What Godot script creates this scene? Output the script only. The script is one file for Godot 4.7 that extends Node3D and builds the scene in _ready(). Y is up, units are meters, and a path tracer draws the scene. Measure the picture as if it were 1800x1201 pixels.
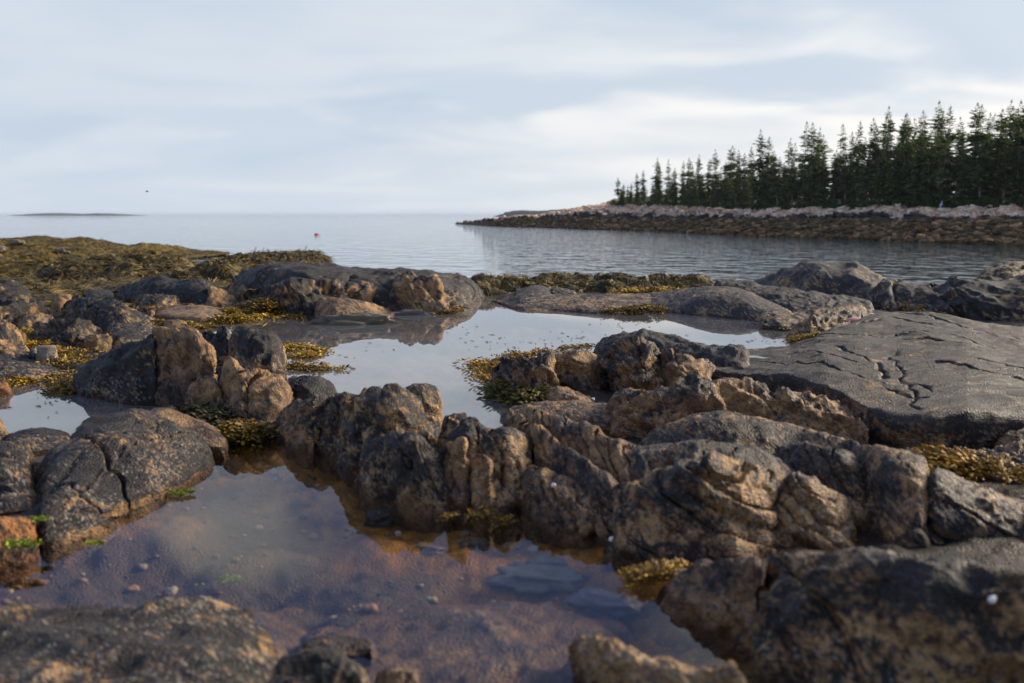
extends Node3D
# A rocky tidal shore: pools between blocks of dark and tan rock, a cove, and a wooded headland. Units are metres, sea level is y = 0.

const POOL := 3.0
var rng := RandomNumberGenerator.new()
var taken := {}
var rock_points := {}
var n_low := FastNoiseLite.new()
var n_fbm := FastNoiseLite.new()
var n_fine := FastNoiseLite.new()
var n_cell := FastNoiseLite.new()
var n_step := FastNoiseLite.new()
var n_speck := FastNoiseLite.new()
var n_col := FastNoiseLite.new()
var n_mot := FastNoiseLite.new()
var M := {}
var eye := Vector3(0, 4, 0)
var pools := []


# ---------------------------------------------------------------- naming
func numbered(called: String) -> String:
	if not taken.has(called):
		taken[called] = 0
		return called
	taken[called] += 1
	return "%s_%03d" % [called, taken[called]]


func tag(o: Node, label := "", category := "", group := "", kind := "") -> Node:
	if label: o.set_meta("label", label)
	if category: o.set_meta("category", category)
	if group: o.set_meta("group", group)
	if kind: o.set_meta("kind", kind)
	return o


func base(called: String, at: Vector3, turn := 0.0) -> Node3D:
	var o := Node3D.new()
	o.name = numbered(called)
	add_child(o)
	o.position = at
	o.rotation.y = turn
	return o


func put(called: String, mesh: Mesh, m: Material, parent: Node = null) -> MeshInstance3D:
	var o := MeshInstance3D.new()
	o.mesh = mesh
	o.material_override = m
	if parent == null:
		o.name = numbered(called)
		add_child(o)
	else:
		o.name = called
		parent.add_child(o, true)
	return o


func arrays(v: PackedVector3Array, idx: PackedInt32Array, n = null, c = null) -> ArrayMesh:
	var a := []
	a.resize(Mesh.ARRAY_MAX)
	a[Mesh.ARRAY_VERTEX] = v
	if n != null: a[Mesh.ARRAY_NORMAL] = n
	if c != null: a[Mesh.ARRAY_COLOR] = c
	a[Mesh.ARRAY_INDEX] = idx
	var m := ArrayMesh.new()
	m.add_surface_from_arrays(Mesh.PRIMITIVE_TRIANGLES, a)
	return m


func grid_index(nu: int, nv: int) -> PackedInt32Array:      # v runs fastest; faces turn up and towards the low-v side
	var idx := PackedInt32Array()
	idx.resize((nu - 1) * (nv - 1) * 6)
	var k := 0
	for i in nu - 1:
		for j in nv - 1:
			var a := i * nv + j
			idx[k] = a; idx[k + 1] = a + 1; idx[k + 2] = a + nv
			idx[k + 3] = a + nv; idx[k + 4] = a + 1; idx[k + 5] = a + nv + 1
			k += 6
	return idx


func grid_normals(v: PackedVector3Array, nu: int, nv: int) -> PackedVector3Array:
	var n := PackedVector3Array()
	n.resize(v.size())
	for i in nu:
		var i0 := maxi(i - 1, 0) * nv
		var i1 := mini(i + 1, nu - 1) * nv
		for j in nv:
			n[i * nv + j] = (v[i0 + mini(j + 1, nv - 1)] + v[i1 + mini(j + 1, nv - 1)] - v[i0 + maxi(j - 1, 0)] - v[i1 + maxi(j - 1, 0)]).cross(v[i1 + j] - v[i0 + j]).normalized() * -1.0
	return n


# ---------------------------------------------------------------- noise and materials
func noise(s: int, f: float, oct := 1, kind := FastNoiseLite.TYPE_SIMPLEX_SMOOTH) -> FastNoiseLite:
	var n := FastNoiseLite.new()
	n.seed = s
	n.noise_type = kind
	n.frequency = f
	n.fractal_type = FastNoiseLite.FRACTAL_FBM if oct > 1 else FastNoiseLite.FRACTAL_NONE
	n.fractal_octaves = oct
	return n


func noise_tex(s: int, f: float, oct: int, a: Color, b: Color, side := 512, kind := FastNoiseLite.TYPE_SIMPLEX_SMOOTH, mid := -1.0) -> NoiseTexture2D:
	var t := NoiseTexture2D.new()
	t.width = side
	t.height = side
	t.seamless = true
	t.noise = noise(s, f, oct, kind)
	var g := Gradient.new()
	g.set_color(0, a)
	g.set_color(1, b)
	if mid >= 0.0:
		g.set_offset(0, mid - 0.12)
		g.set_offset(1, mid + 0.12)
	t.color_ramp = g
	return t


func normal_tex(s: int, f: float, oct: int, strength: float, side := 512) -> NoiseTexture2D:
	var t := NoiseTexture2D.new()
	t.width = side
	t.height = side
	t.seamless = true
	t.as_normal_map = true
	t.bump_strength = strength
	t.noise = noise(s, f, oct)
	return t


func grey(v: float) -> Color:
	return Color(v, v, v)


func lin(r: float, g: float, b: float) -> Color:
	return Color(r, g, b).linear_to_srgb()


func mat(called: String, c: Color, rough := 0.8, spec := 0.5) -> StandardMaterial3D:
	var m := StandardMaterial3D.new()
	m.resource_name = called
	m.albedo_color = c
	m.roughness = rough
	m.metallic_specular = spec
	M[called] = m
	return m


func vmat(called: String, rough := 0.8, spec := 0.5) -> StandardMaterial3D:
	var m := mat(called, Color.WHITE, rough, spec)
	m.vertex_color_use_as_albedo = true
	return m


func make_materials() -> void:
	var m := vmat("rock", 0.66, 0.36)
	m.albedo_texture = noise_tex(11, 0.05, 5, grey(0.5), grey(1.0), 512)
	m.uv1_triplanar = true
	m.uv1_world_triplanar = true
	m.uv1_scale = Vector3(3.1, 3.1, 3.1)
	m.heightmap_enabled = true
	m.heightmap_scale = 1.5
	m.heightmap_texture = noise_tex(12, 0.03, 6, grey(0.0), grey(1.0), 1024)
	m.roughness_texture = noise_tex(13, 0.02, 4, grey(0.75), grey(1.0), 256)
	m.roughness_texture_channel = BaseMaterial3D.TEXTURE_CHANNEL_RED
	var g := vmat("weed_mound", 0.7, 0.3)
	g.heightmap_enabled = true
	g.heightmap_scale = 4.0
	g.heightmap_texture = noise_tex(14, 0.05, 4, grey(0.0), grey(1.0), 512)
	g.uv1_triplanar = true
	g.uv1_world_triplanar = true
	g.uv1_scale = Vector3(1.3, 0.5, 1.3)
	var h := vmat("headland", 0.85, 0.25)
	h.heightmap_enabled = true
	h.heightmap_scale = 12.0
	h.heightmap_texture = noise_tex(15, 0.04, 4, grey(0.0), grey(1.0), 512)
	h.uv1_triplanar = true
	h.uv1_world_triplanar = true
	h.uv1_scale = Vector3(0.12, 0.12, 0.12)
	vmat("rockweed", 0.62, 0.35).backlight_enabled = true
	M.rockweed.backlight = Color(0.35, 0.3, 0.1)
	vmat("fronds", 0.55, 0.4)
	vmat("plain", 0.8, 0.4)
	vmat("needles", 0.85, 0.2).backlight_enabled = true
	M.needles.backlight = Color(0.8, 0.85, 0.5)
	var s := mat("sea", lin(0.02, 0.035, 0.045), 0.03, 0.45)
	s.normal_enabled = true
	s.normal_texture = normal_tex(21, 0.03, 3, 3.0, 1024)
	s.normal_scale = 0.5
	s.heightmap_enabled = true
	s.heightmap_scale = 24.0
	s.heightmap_texture = noise_tex(22, 0.011, 3, grey(0.0), grey(1.0), 1024)
	s.uv1_triplanar = true
	s.uv1_world_triplanar = true
	s.uv1_scale = Vector3(0.02, 0.02, 0.02)
	var pd := mat("puddle", Color(0.02, 0.03, 0.03, 0.05), 0.02, 0.5)
	pd.transparency = BaseMaterial3D.TRANSPARENCY_ALPHA
	var p := mat("pool_water", Color(0.9, 0.92, 0.95, 0.02), 0.0, 0.5)
	p.metallic = 0.08
	p.transparency = BaseMaterial3D.TRANSPARENCY_ALPHA
	p.normal_enabled = true
	p.normal_texture = normal_tex(23, 0.008, 1, 1.0, 512)
	p.normal_scale = 0.03
	p.uv1_triplanar = true
	p.uv1_world_triplanar = true
	p.uv1_scale = Vector3(0.4, 0.4, 0.7)

	var p2 := p.duplicate()
	p2.resource_name = "still_water"
	p2.metallic_specular = 0.41
	p2.metallic = 0.0
	p2.albedo_color = Color(0.03, 0.05, 0.05, 0.02)
	p2.normal_scale = 0.008
	M.still_water = p2


# ---------------------------------------------------------------- sky
func sky_color(d: Vector3, sun: Vector3, a: FastNoiseLite, b: FastNoiseLite) -> Color:
	var y := maxf(d.y, 0.0)
	var c := Vector3(0.59, 0.675, 0.775)
	var s := 1.0 / (y + 0.12)
	var p := Vector3(d.x * s * 0.9, d.z * s * 1.15, 3.0)
	p += Vector3(b.get_noise_3d(p.x * 0.6, p.y * 0.6, 8.0), b.get_noise_3d(p.x * 0.6, p.y * 0.6, 19.0), 0.0) * 0.5
	var w := a.get_noise_3d(p.x, p.y, 3.0)
	var v := b.get_noise_3d(p.x * 0.35 + 9.0, p.y * 0.35, 5.0)
	var near_sun := clampf((d.dot(sun) + 0.25) / 1.25, 0.0, 1.0)
	var t := smoothstep(-0.15, 0.5, w + 0.55 * v)
	var white := Vector3(0.70, 0.76, 0.825).lerp(Vector3(0.98, 0.96, 0.93), pow(near_sun, 2.2))
	c = c.lerp(white, t * (0.3 + 0.5 * near_sun))
	var dark := smoothstep(0.0, 0.45, b.get_noise_3d(p.x * 0.8 + 31.0, p.y * 0.9, 14.0))
	c = c.lerp(Vector3(0.49, 0.59, 0.72), dark * 0.5 * smoothstep(0.0, 0.06, y))
	# the cloud sheet opens overhead: broken white cloud on blue
	var q := Vector3(d.x, y * 1.4, d.z) * 2.6 / (y + 0.5)
	var fleck := a.get_noise_3d(q.x + 5.0, q.y + 40.0, q.z) + 0.5 * b.get_noise_3d(q.x * 0.5, q.y, q.z * 0.5 + 60.0)
	var open := Vector3(0.17, 0.27, 0.58).lerp(Vector3(0.80, 0.83, 0.88), smoothstep(0.0, 0.55, fleck))
	c = c.lerp(open, smoothstep(0.215, 0.32, y + 0.04 * w))
	# a bright bank of cloud low down on the side of the sun
	var bank := pow(near_sun, 3.0) * 1.9 * (1.0 - smoothstep(0.095, 0.150, y - 0.06 * v - 0.05 * w - 0.15 * (near_sun - 0.78)))
	c = c.lerp(Vector3(0.97, 0.95, 0.92), clampf(bank * (1.1 + 0.8 * w + 0.3 * v), 0.0, 1.0))
	c += Vector3(0.30, 0.27, 0.22) * pow(near_sun, 9.0)
	c = c.lerp(Vector3(0.64, 0.71, 0.79), 0.6 * exp(-y * 38.0) * (1.0 - 0.7 * near_sun))
	c *= 0.665
	return Color(c.x, c.y, c.z)


func make_sky(sun: Vector3) -> PanoramaSkyMaterial:
	var w := 2048
	var h := 1024
	var im := Image.create(w, h, false, Image.FORMAT_RGBF)
	var a := noise(31, 0.9, 5)
	var b := noise(32, 0.7, 3)
	for j in h:
		var lat := (0.5 - (j + 0.5) / h) * PI
		if lat < -0.03:
			im.fill_rect(Rect2i(0, j, w, h - j), Color(0.16, 0.18, 0.2))
			break
		for i in w:
			var az := (i + 0.5) / w * TAU
			im.set_pixel(i, j, sky_color(Vector3(sin(az) * cos(lat), sin(lat), -cos(az) * cos(lat)), sun, a, b))
	var m := PanoramaSkyMaterial.new()
	m.panorama = ImageTexture.create_from_image(im)
	m.filter = true
	return m


# ---------------------------------------------------------------- rock
func spline(a: Vector3, b: Vector3, c: Vector3, d: Vector3, t: float, k: float) -> Vector3:
	var m0 := (c - a) * k
	var m1 := (d - b) * k
	var t2 := t * t
	var t3 := t2 * t
	return b * (2.0 * t3 - 3.0 * t2 + 1.0) + m0 * (t3 - 2.0 * t2 + t) + c * (-2.0 * t3 + 3.0 * t2) + m1 * (t3 - t2)


func relief(p: Vector3, s: float, amp: float, crack: float, lean: Vector3, sd: float, thick: float, layer: float, grain: float, joint: bool) -> float:
	var q := p / s + Vector3(sd, sd * 0.7, -sd)
	var low := n_low.get_noise_3dv(q * 0.75)
	var fb := n_fbm.get_noise_3dv(q * 2.3)
	var edgy := absf(n_low.get_noise_3dv(q * 1.05 + Vector3(fb * 0.12, 31.0, 0))) * 0.20 + absf(n_low.get_noise_3dv(q * 2.5 + Vector3(9.0, fb * 0.2, 0))) * 0.085
	var d := (0.08 * low + 0.05 * fb + 0.075 - edgy) * s * amp + 0.09 * layer * thick
	# joints: slabs stacked along the dip of the rock, with open cracks between them
	var along := p.dot(lean)
	if joint:      # the ridge is one body: its joints run on from block to block and lie flatter to the right
		along = p.x * 0.75 + (p.y - 3.1) * lerpf(0.5, 1.5, smoothstep(-0.9, 0.7, p.x)) + p.z * 0.45
		sd = 3.0
	var wob := n_low.get_noise_3dv(p * (0.8 / s) + Vector3(0, sd, 0)) * 0.16 * s + fb * 0.05 * s
	var u := (along + wob) / thick + 0.8 * n_low.get_noise_2d(along / thick * 0.6, sd)
	var k := floorf(u)
	var f := u - k
	var h := fposmod(sin(k * 127.1 + sd) * 4375.85, 1.0)
	var rim := minf(f, 1.0 - f) * (1.0 + 0.8 * fb)
	var round_ := smoothstep(0.0, 0.22, rim)
	var gap := 1.0 - smoothstep(0.0, 0.055, rim)
	d += layer * thick * (0.12 * (round_ - 0.75) + (0.26 if joint else 0.40) * (h - 1.0) * smoothstep(0.0, 0.1, rim) + 0.14 * (f - 0.5) * (1.0 if h > 0.5 else -1.0) - ((0.42 if joint else 0.30) if h > 0.35 else 0.07) * gap)
	if grain > 0.0: d -= grain * (0.016 * absf(n_fbm.get_noise_3d(p.x * 0.8 - p.z * 0.2, p.y * 4.0, p.z * 4.5 + p.x * 1.2)) + 0.006 * absf(n_fbm.get_noise_3d(p.x * 3.0, p.y * 9.0, p.z * 16.0 + p.x * 4.0)))
	if crack > 0.0:
		var wv := Vector3(low, n_low.get_noise_3dv(q * 0.9 + Vector3(0, 50, 0)), fb) * 0.2
		var big := (q + wv) * 0.6 + lean * q.dot(lean) * 0.3
		var e := n_cell.get_noise_3dv(big) + 1.0
		var edge := smoothstep(0.0, 0.075, e)
		d += crack * s * amp * (0.13 * (n_step.get_noise_3dv(big) - 0.5) * edge - 0.07 * (1.0 - edge))
		var little := (q + wv * 0.5) * 2.3 + Vector3(17, 3, 5)
		var e2 := n_cell.get_noise_3dv(little) + 1.0
		var edge2 := smoothstep(0.0, 0.08, e2)
		d += crack * s * amp * (0.035 * n_step.get_noise_3dv(little) * edge2 - 0.018 * (1.0 - edge2))
	return d


func rock_color(p: Vector3, n: Vector3, tan: float, tint: String, sd: float, grey_by := 1.0, grain := 0.0) -> Color:
	var vary := 0.75 + 0.6 * fposmod(sd * 3.7, 1.0)
	var a := n_col.get_noise_3d(p.x * vary + sd, p.y * 1.3, p.z * vary)
	var b := n_mot.get_noise_3d(p.x, p.y * vary + sd, p.z * vary)
	var c := n_fine.get_noise_3d(p.x, p.y, p.z + sd)
	var g := n_speck.get_noise_3d(p.x, p.y, p.z + sd)
	var drip := n_fbm.get_noise_3d(p.x * 8.0, p.y * 1.7 + sd, p.z * 8.0)
	var f := (tan - 0.55) * 1.35 + 0.85 * a + 0.4 * b + 0.65 * c + 0.5 * g + 0.38 * drip * (1.0 - 0.6 * absf(n.y)) - 0.62 * (n.y - 0.42)
	if grain > 0.0: f += 0.75 * grain * n_fbm.get_noise_3d(p.x * 0.9 - p.z * 0.2, 3.0, p.z * 4.0 + p.x * 1.1)
	var t := smoothstep(-0.24, 0.34, f)
	var dark := Vector3(0.046, 0.041, 0.036) * grey_by * (1.0 + 0.5 * b + 0.7 * g)
	var light := Vector3(0.38, 0.212, 0.098).lerp(Vector3(0.64, 0.385, 0.16), clampf(0.4 + 1.6 * c + 1.2 * b, 0.0, 1.0)).lerp(Vector3(0.26, 0.155, 0.112), clampf(0.3 - 1.6 * a, 0.0, 1.0))
	if tint == "rust": light = light * Vector3(0.85, 0.62, 0.45)
	elif tint == "ochre": light = Vector3(0.40, 0.245, 0.09) * (1.0 + 0.5 * c)
	elif tint == "orange": light = Vector3(0.44, 0.265, 0.095) * (1.0 + 0.5 * b)
	elif tint == "white": light = Vector3(0.55, 0.45, 0.33) * (1.0 + 0.6 * c)
	elif tint == "grey": light = Vector3(0.20, 0.20, 0.17) * (1.0 + 0.5 * b)
	var v := dark.lerp(light * (1.0 + 0.45 * b), t)
	var h := p.y - POOL
	# a thin pale vein here and there, and barnacles in the band above the water
	var vein := absf(n_low.get_noise_3d(p.x * 2.2 + sd * 3.0, p.y * 2.2, p.z * 2.2))
	v = v.lerp(Vector3(0.42, 0.34, 0.26), 0.5 * (1.0 - smoothstep(0.006, 0.016, vein)) * smoothstep(0.1, 0.3, a))
	if h > 0.02 and h < 0.3 and tint == "":
		v = v.lerp(Vector3(0.52, 0.48, 0.40), 0.8 * smoothstep(0.40, 0.50, g + 0.45 * a) * (1.0 - smoothstep(0.08, 0.17, h)))
	if h < 0.05 and h > -0.6:      # the band that the pool keeps wet, and the brown film under water
		var wet := 1.0 - smoothstep(0.0, 0.04, h + 0.02 * b)
		v = v.lerp(v * 0.55 + Vector3(0.02, 0.008, 0.006), wet)
		v = v.lerp(Vector3(0.17, 0.08, 0.018) * (1.0 + 0.9 * b), 0.75 * (1.0 - smoothstep(-0.05, 0.0, h)))
	return Color(maxf(v.x, 0.008), maxf(v.y, 0.008), maxf(v.z, 0.008))


func weed_color(p: Vector3, sd: float, flat := 0.8) -> Color:
	var a := n_col.get_noise_3d(p.x * 0.25 + sd, p.y * 0.3, p.z * 0.25)
	var b := n_mot.get_noise_3d(p.x * 0.6, p.y * 0.12, p.z * 0.6)
	var c := n_fine.get_noise_3d(p.x * 0.5, p.y * 0.1, p.z * 0.5)
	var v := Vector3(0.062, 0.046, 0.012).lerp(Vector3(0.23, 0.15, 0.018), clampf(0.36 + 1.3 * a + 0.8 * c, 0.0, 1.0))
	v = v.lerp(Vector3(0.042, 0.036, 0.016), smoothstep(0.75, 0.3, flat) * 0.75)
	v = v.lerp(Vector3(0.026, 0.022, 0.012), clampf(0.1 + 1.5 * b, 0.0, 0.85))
	return Color(v.x, v.y, v.z)


func loft(rows: Array, look: Dictionary, coarse := 1.0) -> Dictionary:
	var k: float = look.get("k", 0.42)
	var nc := rows.size() / 12
	var ctrl := []          # columns of five points: under the base, base, brow, crest, back
	for i in nc:
		var col := []
		for r in 4: col.append(Vector3(rows[i * 12 + r * 3], rows[i * 12 + r * 3 + 1], rows[i * 12 + r * 3 + 2]))
		ctrl.append([col[0] + Vector3(0, -0.22, 0), col[0], col[1], col[2], col[3]])
	var high := 0.0
	for c in ctrl: high += maxf(c[2].y, c[3].y) - c[1].y
	high /= nc
	for e in 2:             # the ends round off to below the base
		var c: Array = ctrl[0] if e == 0 else ctrl[-1]
		var d: Array = ctrl[1] if e == 0 else ctrl[-2]
		var away: Vector3 = c[1] - d[1] + c[3] - d[3]
		away.y = 0
		away = away.normalized() * minf(maxf(high, 0.02) * 0.45, (c[1] - d[1]).length() * 0.8)
		var out := []
		for r in 5:
			var p: Vector3 = c[r] + away
			p.y = c[1].y - 0.12 if r > 0 else c[0].y
			p = p.lerp(Vector3((c[1].x + c[3].x) * 0.5 + away.x, p.y, (c[1].z + c[3].z) * 0.5 + away.z), 0.3)
			out.append(p)
		if e == 0: ctrl.push_front(out)
		else: ctrl.append(out)
	nc += 2
	var dist: float = eye.distance_to(ctrl[nc / 2][2])
	var step := dist * 0.0017 * coarse * (1.5 if dist < 2.9 else 1.0)
	var lu := []
	for i in nc - 1: lu.append(maxf((ctrl[i + 1][2] - ctrl[i][2]).length(), (ctrl[i + 1][1] - ctrl[i][1]).length()))
	var lv := [0.0, 0.0, 0.0, 0.0]
	for c in ctrl:
		for r in 4: lv[r] = maxf(lv[r], (c[r + 1] - c[r]).length())
	var us := []
	for i in nc - 1:
		var m := clampi(int(lu[i] / step), 3, 160)
		for j in m: us.append(i + float(j) / m)
	us.append(float(nc - 1))
	var vs := []
	for r in 4:
		var m: int = [clampi(int(lv[0] / step * 0.4), 2, 20), clampi(int(lv[1] / step), 5, 170), clampi(int(lv[2] / step * 0.62), 6, 240), clampi(int(lv[3] / step * 0.3), 4, 40)][r]
		for j in m: vs.append(r + float(j) / m)
	vs.append(4.0)
	var nu := us.size()
	var nv := vs.size()
	var v := PackedVector3Array()
	v.resize(nu * nv)
	for i in nu:
		var ci := mini(int(us[i]), nc - 2)
		var t: float = us[i] - ci
		var line := []
		for r in 5: line.append(spline(ctrl[maxi(ci - 1, 0)][r], ctrl[ci][r], ctrl[ci + 1][r], ctrl[mini(ci + 2, nc - 1)][r], t, k))
		for j in nv:
			var cj := mini(int(vs[j]), 3)
			v[i * nv + j] = spline(line[maxi(cj - 1, 0)], line[cj], line[cj + 1], line[mini(cj + 2, 4)], vs[j] - cj, k)
	return {"v": v, "nu": nu, "nv": nv, "high": high, "dist": dist}


func rock(called: String, label: String, category: String, group: String, look: Dictionary, rows: Array) -> void:
	var g := loft(rows, look)
	var v: PackedVector3Array = g.v
	var nu: int = g.nu
	var nv: int = g.nv
	var n := grid_normals(v, nu, nv)
	var sd := float(called.hash() % 97) * 0.37
	var s: float = look.get("s", clampf(g.high * 1.15, 0.07, 1.6))
	var cuts: Array = look.get("cuts", [])
	var amp: float = look.get("amp", 1.0)
	var crack: float = look.get("crack", 1.0)
	var tan: float = look.tan
	var weed := look.has("weed")
	var grey_by: float = look.get("grey", 1.0)
	var tint: String = look.get("tint", "")
	var mid := v[(nu / 2) * nv + nv / 2]
	var dip: float = look.get("dip", lerpf(0.30, 0.92, smoothstep(-1.0, 0.9, mid.x)))
	var lean := Vector3(cos(dip), sin(dip), 0.28).normalized().rotated(Vector3.UP, (sd - 18.0) * 0.012)
	var thick: float = look.get("thick", clampf(s * 0.42, 0.045, 0.28))
	var layer: float = look.get("layer", 0.8)
	var grain: float = look.get("grain", 0.0)
	var joint := look.has("joint")
	for i in v.size():
		var p := v[i]
		if weed:
			var hang := n_fine.get_noise_3d(p.x * 0.55, p.y * 0.06, p.z * 0.55) * 0.07 + 0.2 * n_low.get_noise_3dv(p * 0.55) * amp * minf(g.high, 0.9) + n_low.get_noise_3dv(p * 1.7) * 0.07 + n_mot.get_noise_3d(p.x * 0.3, p.y * 0.12, p.z * 0.3) * 0.07
			v[i] = p + n[i] * hang * amp
		else:
			v[i] = p + n[i] * relief(p, s, amp, crack, lean, sd, thick, layer, grain, joint)
			for q in cuts:      # open joints: from, to, half width, depth
				var a := Vector2(q[0], q[1])
				var b := Vector2(q[2], q[3])
				var w: Vector2 = Vector2(p.x, p.z) + Vector2(n_mot.get_noise_2d(p.x * 0.3, p.z * 0.3), n_mot.get_noise_2d(p.x * 0.3 + 40.0, p.z * 0.3)) * 0.06
				var near: float = w.distance_to(Geometry2D.get_closest_point_to_segment(w, a, b))
				v[i].y -= q[5] * (1.0 - smoothstep(0.25, 1.0, near / q[4]))
	n = grid_normals(v, nu, nv)
	var c := PackedColorArray()
	c.resize(v.size())
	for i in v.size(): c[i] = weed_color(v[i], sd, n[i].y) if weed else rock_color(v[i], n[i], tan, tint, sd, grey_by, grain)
	var mesh := arrays(v, grid_index(nu, nv), n, c)
	if not weed:
		tag(put(called, mesh, M.rock), label, category, group)
		rock_points[called] = [v, n]
		return
	var o := base(called, Vector3.ZERO)
	tag(o, label, category, group)
	put("weed_mat", mesh, M.weed_mound, o)
	if g.dist > 45.0: mound_points.append_array(v)
	# hanging fronds all over the mound
	var many := clampi(int(nu * nv / 2.5), 300, 8000)
	var far: bool = g.dist > 45.0
	var mm := MultiMesh.new()
	mm.transform_format = MultiMesh.TRANSFORM_3D
	mm.use_colors = true
	mm.mesh = frond_mesh
	mm.instance_count = many
	for k in many:
		var i := rng.randi_range(0, v.size() - 1)
		var nn := n[i]
		var down := (Vector3.DOWN - nn * Vector3.DOWN.dot(nn) + Vector3(rng.randfn(), rng.randfn() * 0.3, rng.randfn()) * (0.05 + 0.25 * nn.y)).normalized()
		var side := down.cross(nn).normalized()
		var z := rng.randf_range(0.7, 1.3) * (0.9 if far else clampf(g.dist / 26.0, 0.5, 0.9))
		mm.set_instance_transform(k, Transform3D(Basis(side * z, nn * z, -down * z), v[i] - nn * 0.004))
		mm.set_instance_color(k, weed_color(v[i] + Vector3(0, 0, k * 0.013), sd, nn.y) * rng.randf_range(0.6, 1.5))
	var f := MultiMeshInstance3D.new()
	f.name = "fronds"
	f.multimesh = mm
	f.material_override = M.fronds
	o.add_child(f, true)
	f.set_meta("kind", "stuff")


var frond_mesh: ArrayMesh
var mound_points := PackedVector3Array()


func make_frond() -> void:
	var v := PackedVector3Array()
	var c := PackedColorArray()
	var idx := PackedInt32Array()
	for k in 9:
		var x := rng.randf_range(-0.09, 0.09)
		var l := rng.randf_range(0.16, 0.36)
		var w := rng.randf_range(0.006, 0.013)
		var b := v.size()
		for j in 4:
			var t := j / 3.0
			var bow := rng.randf_range(-0.015, 0.015)
			for q in 2:
				v.append(Vector3(x * (1.0 + t) + (q - 0.5) * 2.0 * w * (1.15 - t) + bow, 0.008 + 0.016 * sin(t * 2.6) + rng.randf_range(-0.004, 0.004), -t * l + 0.05))
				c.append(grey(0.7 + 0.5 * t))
		for j in 3:
			idx.append_array([b + j * 2, b + j * 2 + 1, b + j * 2 + 2, b + j * 2 + 1, b + j * 2 + 3, b + j * 2 + 2])
	frond_mesh = arrays(v, idx, null, c)


# ---------------------------------------------------------------- rockweed and small things
func weed(label: String, many: int, size: float, hue: String, spots: Array) -> void:
	var pts := []
	for i in spots.size() / 3: pts.append(Vector3(spots[i * 3], spots[i * 3 + 1], spots[i * 3 + 2]))
	var span := 0.0
	for p in pts: span = maxf(span, p.distance_to(pts[0]))
	var reach := maxf(span / pts.size() * 0.55, size * 0.35)
	var v := PackedVector3Array()
	var c := PackedColorArray()
	var idx := PackedInt32Array()
	var set_: Array = {"yellow": [Vector3(0.46, 0.30, 0.025), Vector3(0.20, 0.12, 0.02), Vector3(0.05, 0.035, 0.015)], "gold": [Vector3(0.36, 0.20, 0.02), Vector3(0.18, 0.10, 0.015), Vector3(0.06, 0.03, 0.01)],
		"olive": [Vector3(0.16, 0.13, 0.02), Vector3(0.09, 0.075, 0.015), Vector3(0.03, 0.025, 0.01)], "dark": [Vector3(0.07, 0.06, 0.02), Vector3(0.035, 0.03, 0.012), Vector3(0.02, 0.018, 0.01)],
		"mixed": [Vector3(0.30, 0.19, 0.02), Vector3(0.09, 0.055, 0.015), Vector3(0.03, 0.02, 0.01)]}[hue]
	var mid: Vector3 = pts[0]
	many = int(many * 1.5)
	for k in many:
		var first := rng.randi() % maxi(pts.size() - 1, 1)
		var a: Vector3 = pts[first]
		var b: Vector3 = pts[mini(first + 1, pts.size() - 1)]
		var p := a.lerp(b, rng.randf()) + Vector3(rng.randfn(), 0, rng.randfn()) * reach * 0.6
		p.y += rng.randf() * size * 0.35 - 0.01
		var turn := n_low.get_noise_2d(p.x * 3.0, p.z * 3.0) * 5.0 + rng.randfn() * 0.7
		var dir := Vector3(cos(turn), rng.randf_range(-0.05, 0.35), sin(turn)).normalized()
		var l := size * rng.randf_range(0.7, 1.5)
		var pick := rng.randf()
		var col: Vector3 = set_[0].lerp(set_[1], rng.randf()) if pick < 0.72 else set_[1].lerp(set_[2], rng.randf())
		var side := dir.cross(Vector3.UP).normalized()
		var up := side.cross(dir)
		for j in 7:         # lobes along a stem
			var t := (j + 0.4) / 7.0
			var at := p + dir * l * t + Vector3(0, -0.5 * l * t * t, 0)
			var s := 1.0 if j % 2 == 0 else -1.0
			var ax := (dir + side * s * rng.randf_range(0.2, 0.7) + up * rng.randf_range(-0.3, 0.5)).normalized()
			var cr := ax.cross(up + side * rng.randfn() * 0.6).normalized()
			var ll := l * rng.randf_range(0.2, 0.34)
			var w := ll * 0.24
			var b0 := v.size()
			v.append_array([at - mid, at + ax * ll * 0.55 + cr * w - mid, at + ax * ll - mid, at + ax * ll * 0.55 - cr * w - mid, at + ax * ll * 0.5 + up * w * 0.8 - mid])
			var cc := Color(col.x, col.y, col.z) * rng.randf_range(0.75, 1.35)
			cc.a = 1.0
			for q in 5: c.append(cc)
			idx.append_array([b0, b0 + 1, b0 + 4, b0 + 1, b0 + 2, b0 + 4, b0 + 2, b0 + 3, b0 + 4, b0 + 3, b0, b0 + 4])
	var o := put("rockweed_clump", arrays(v, idx, null, c), M.rockweed)
	o.position = mid
	tag(o, label, "seaweed", "clumps of rockweed at the pools")


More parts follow.
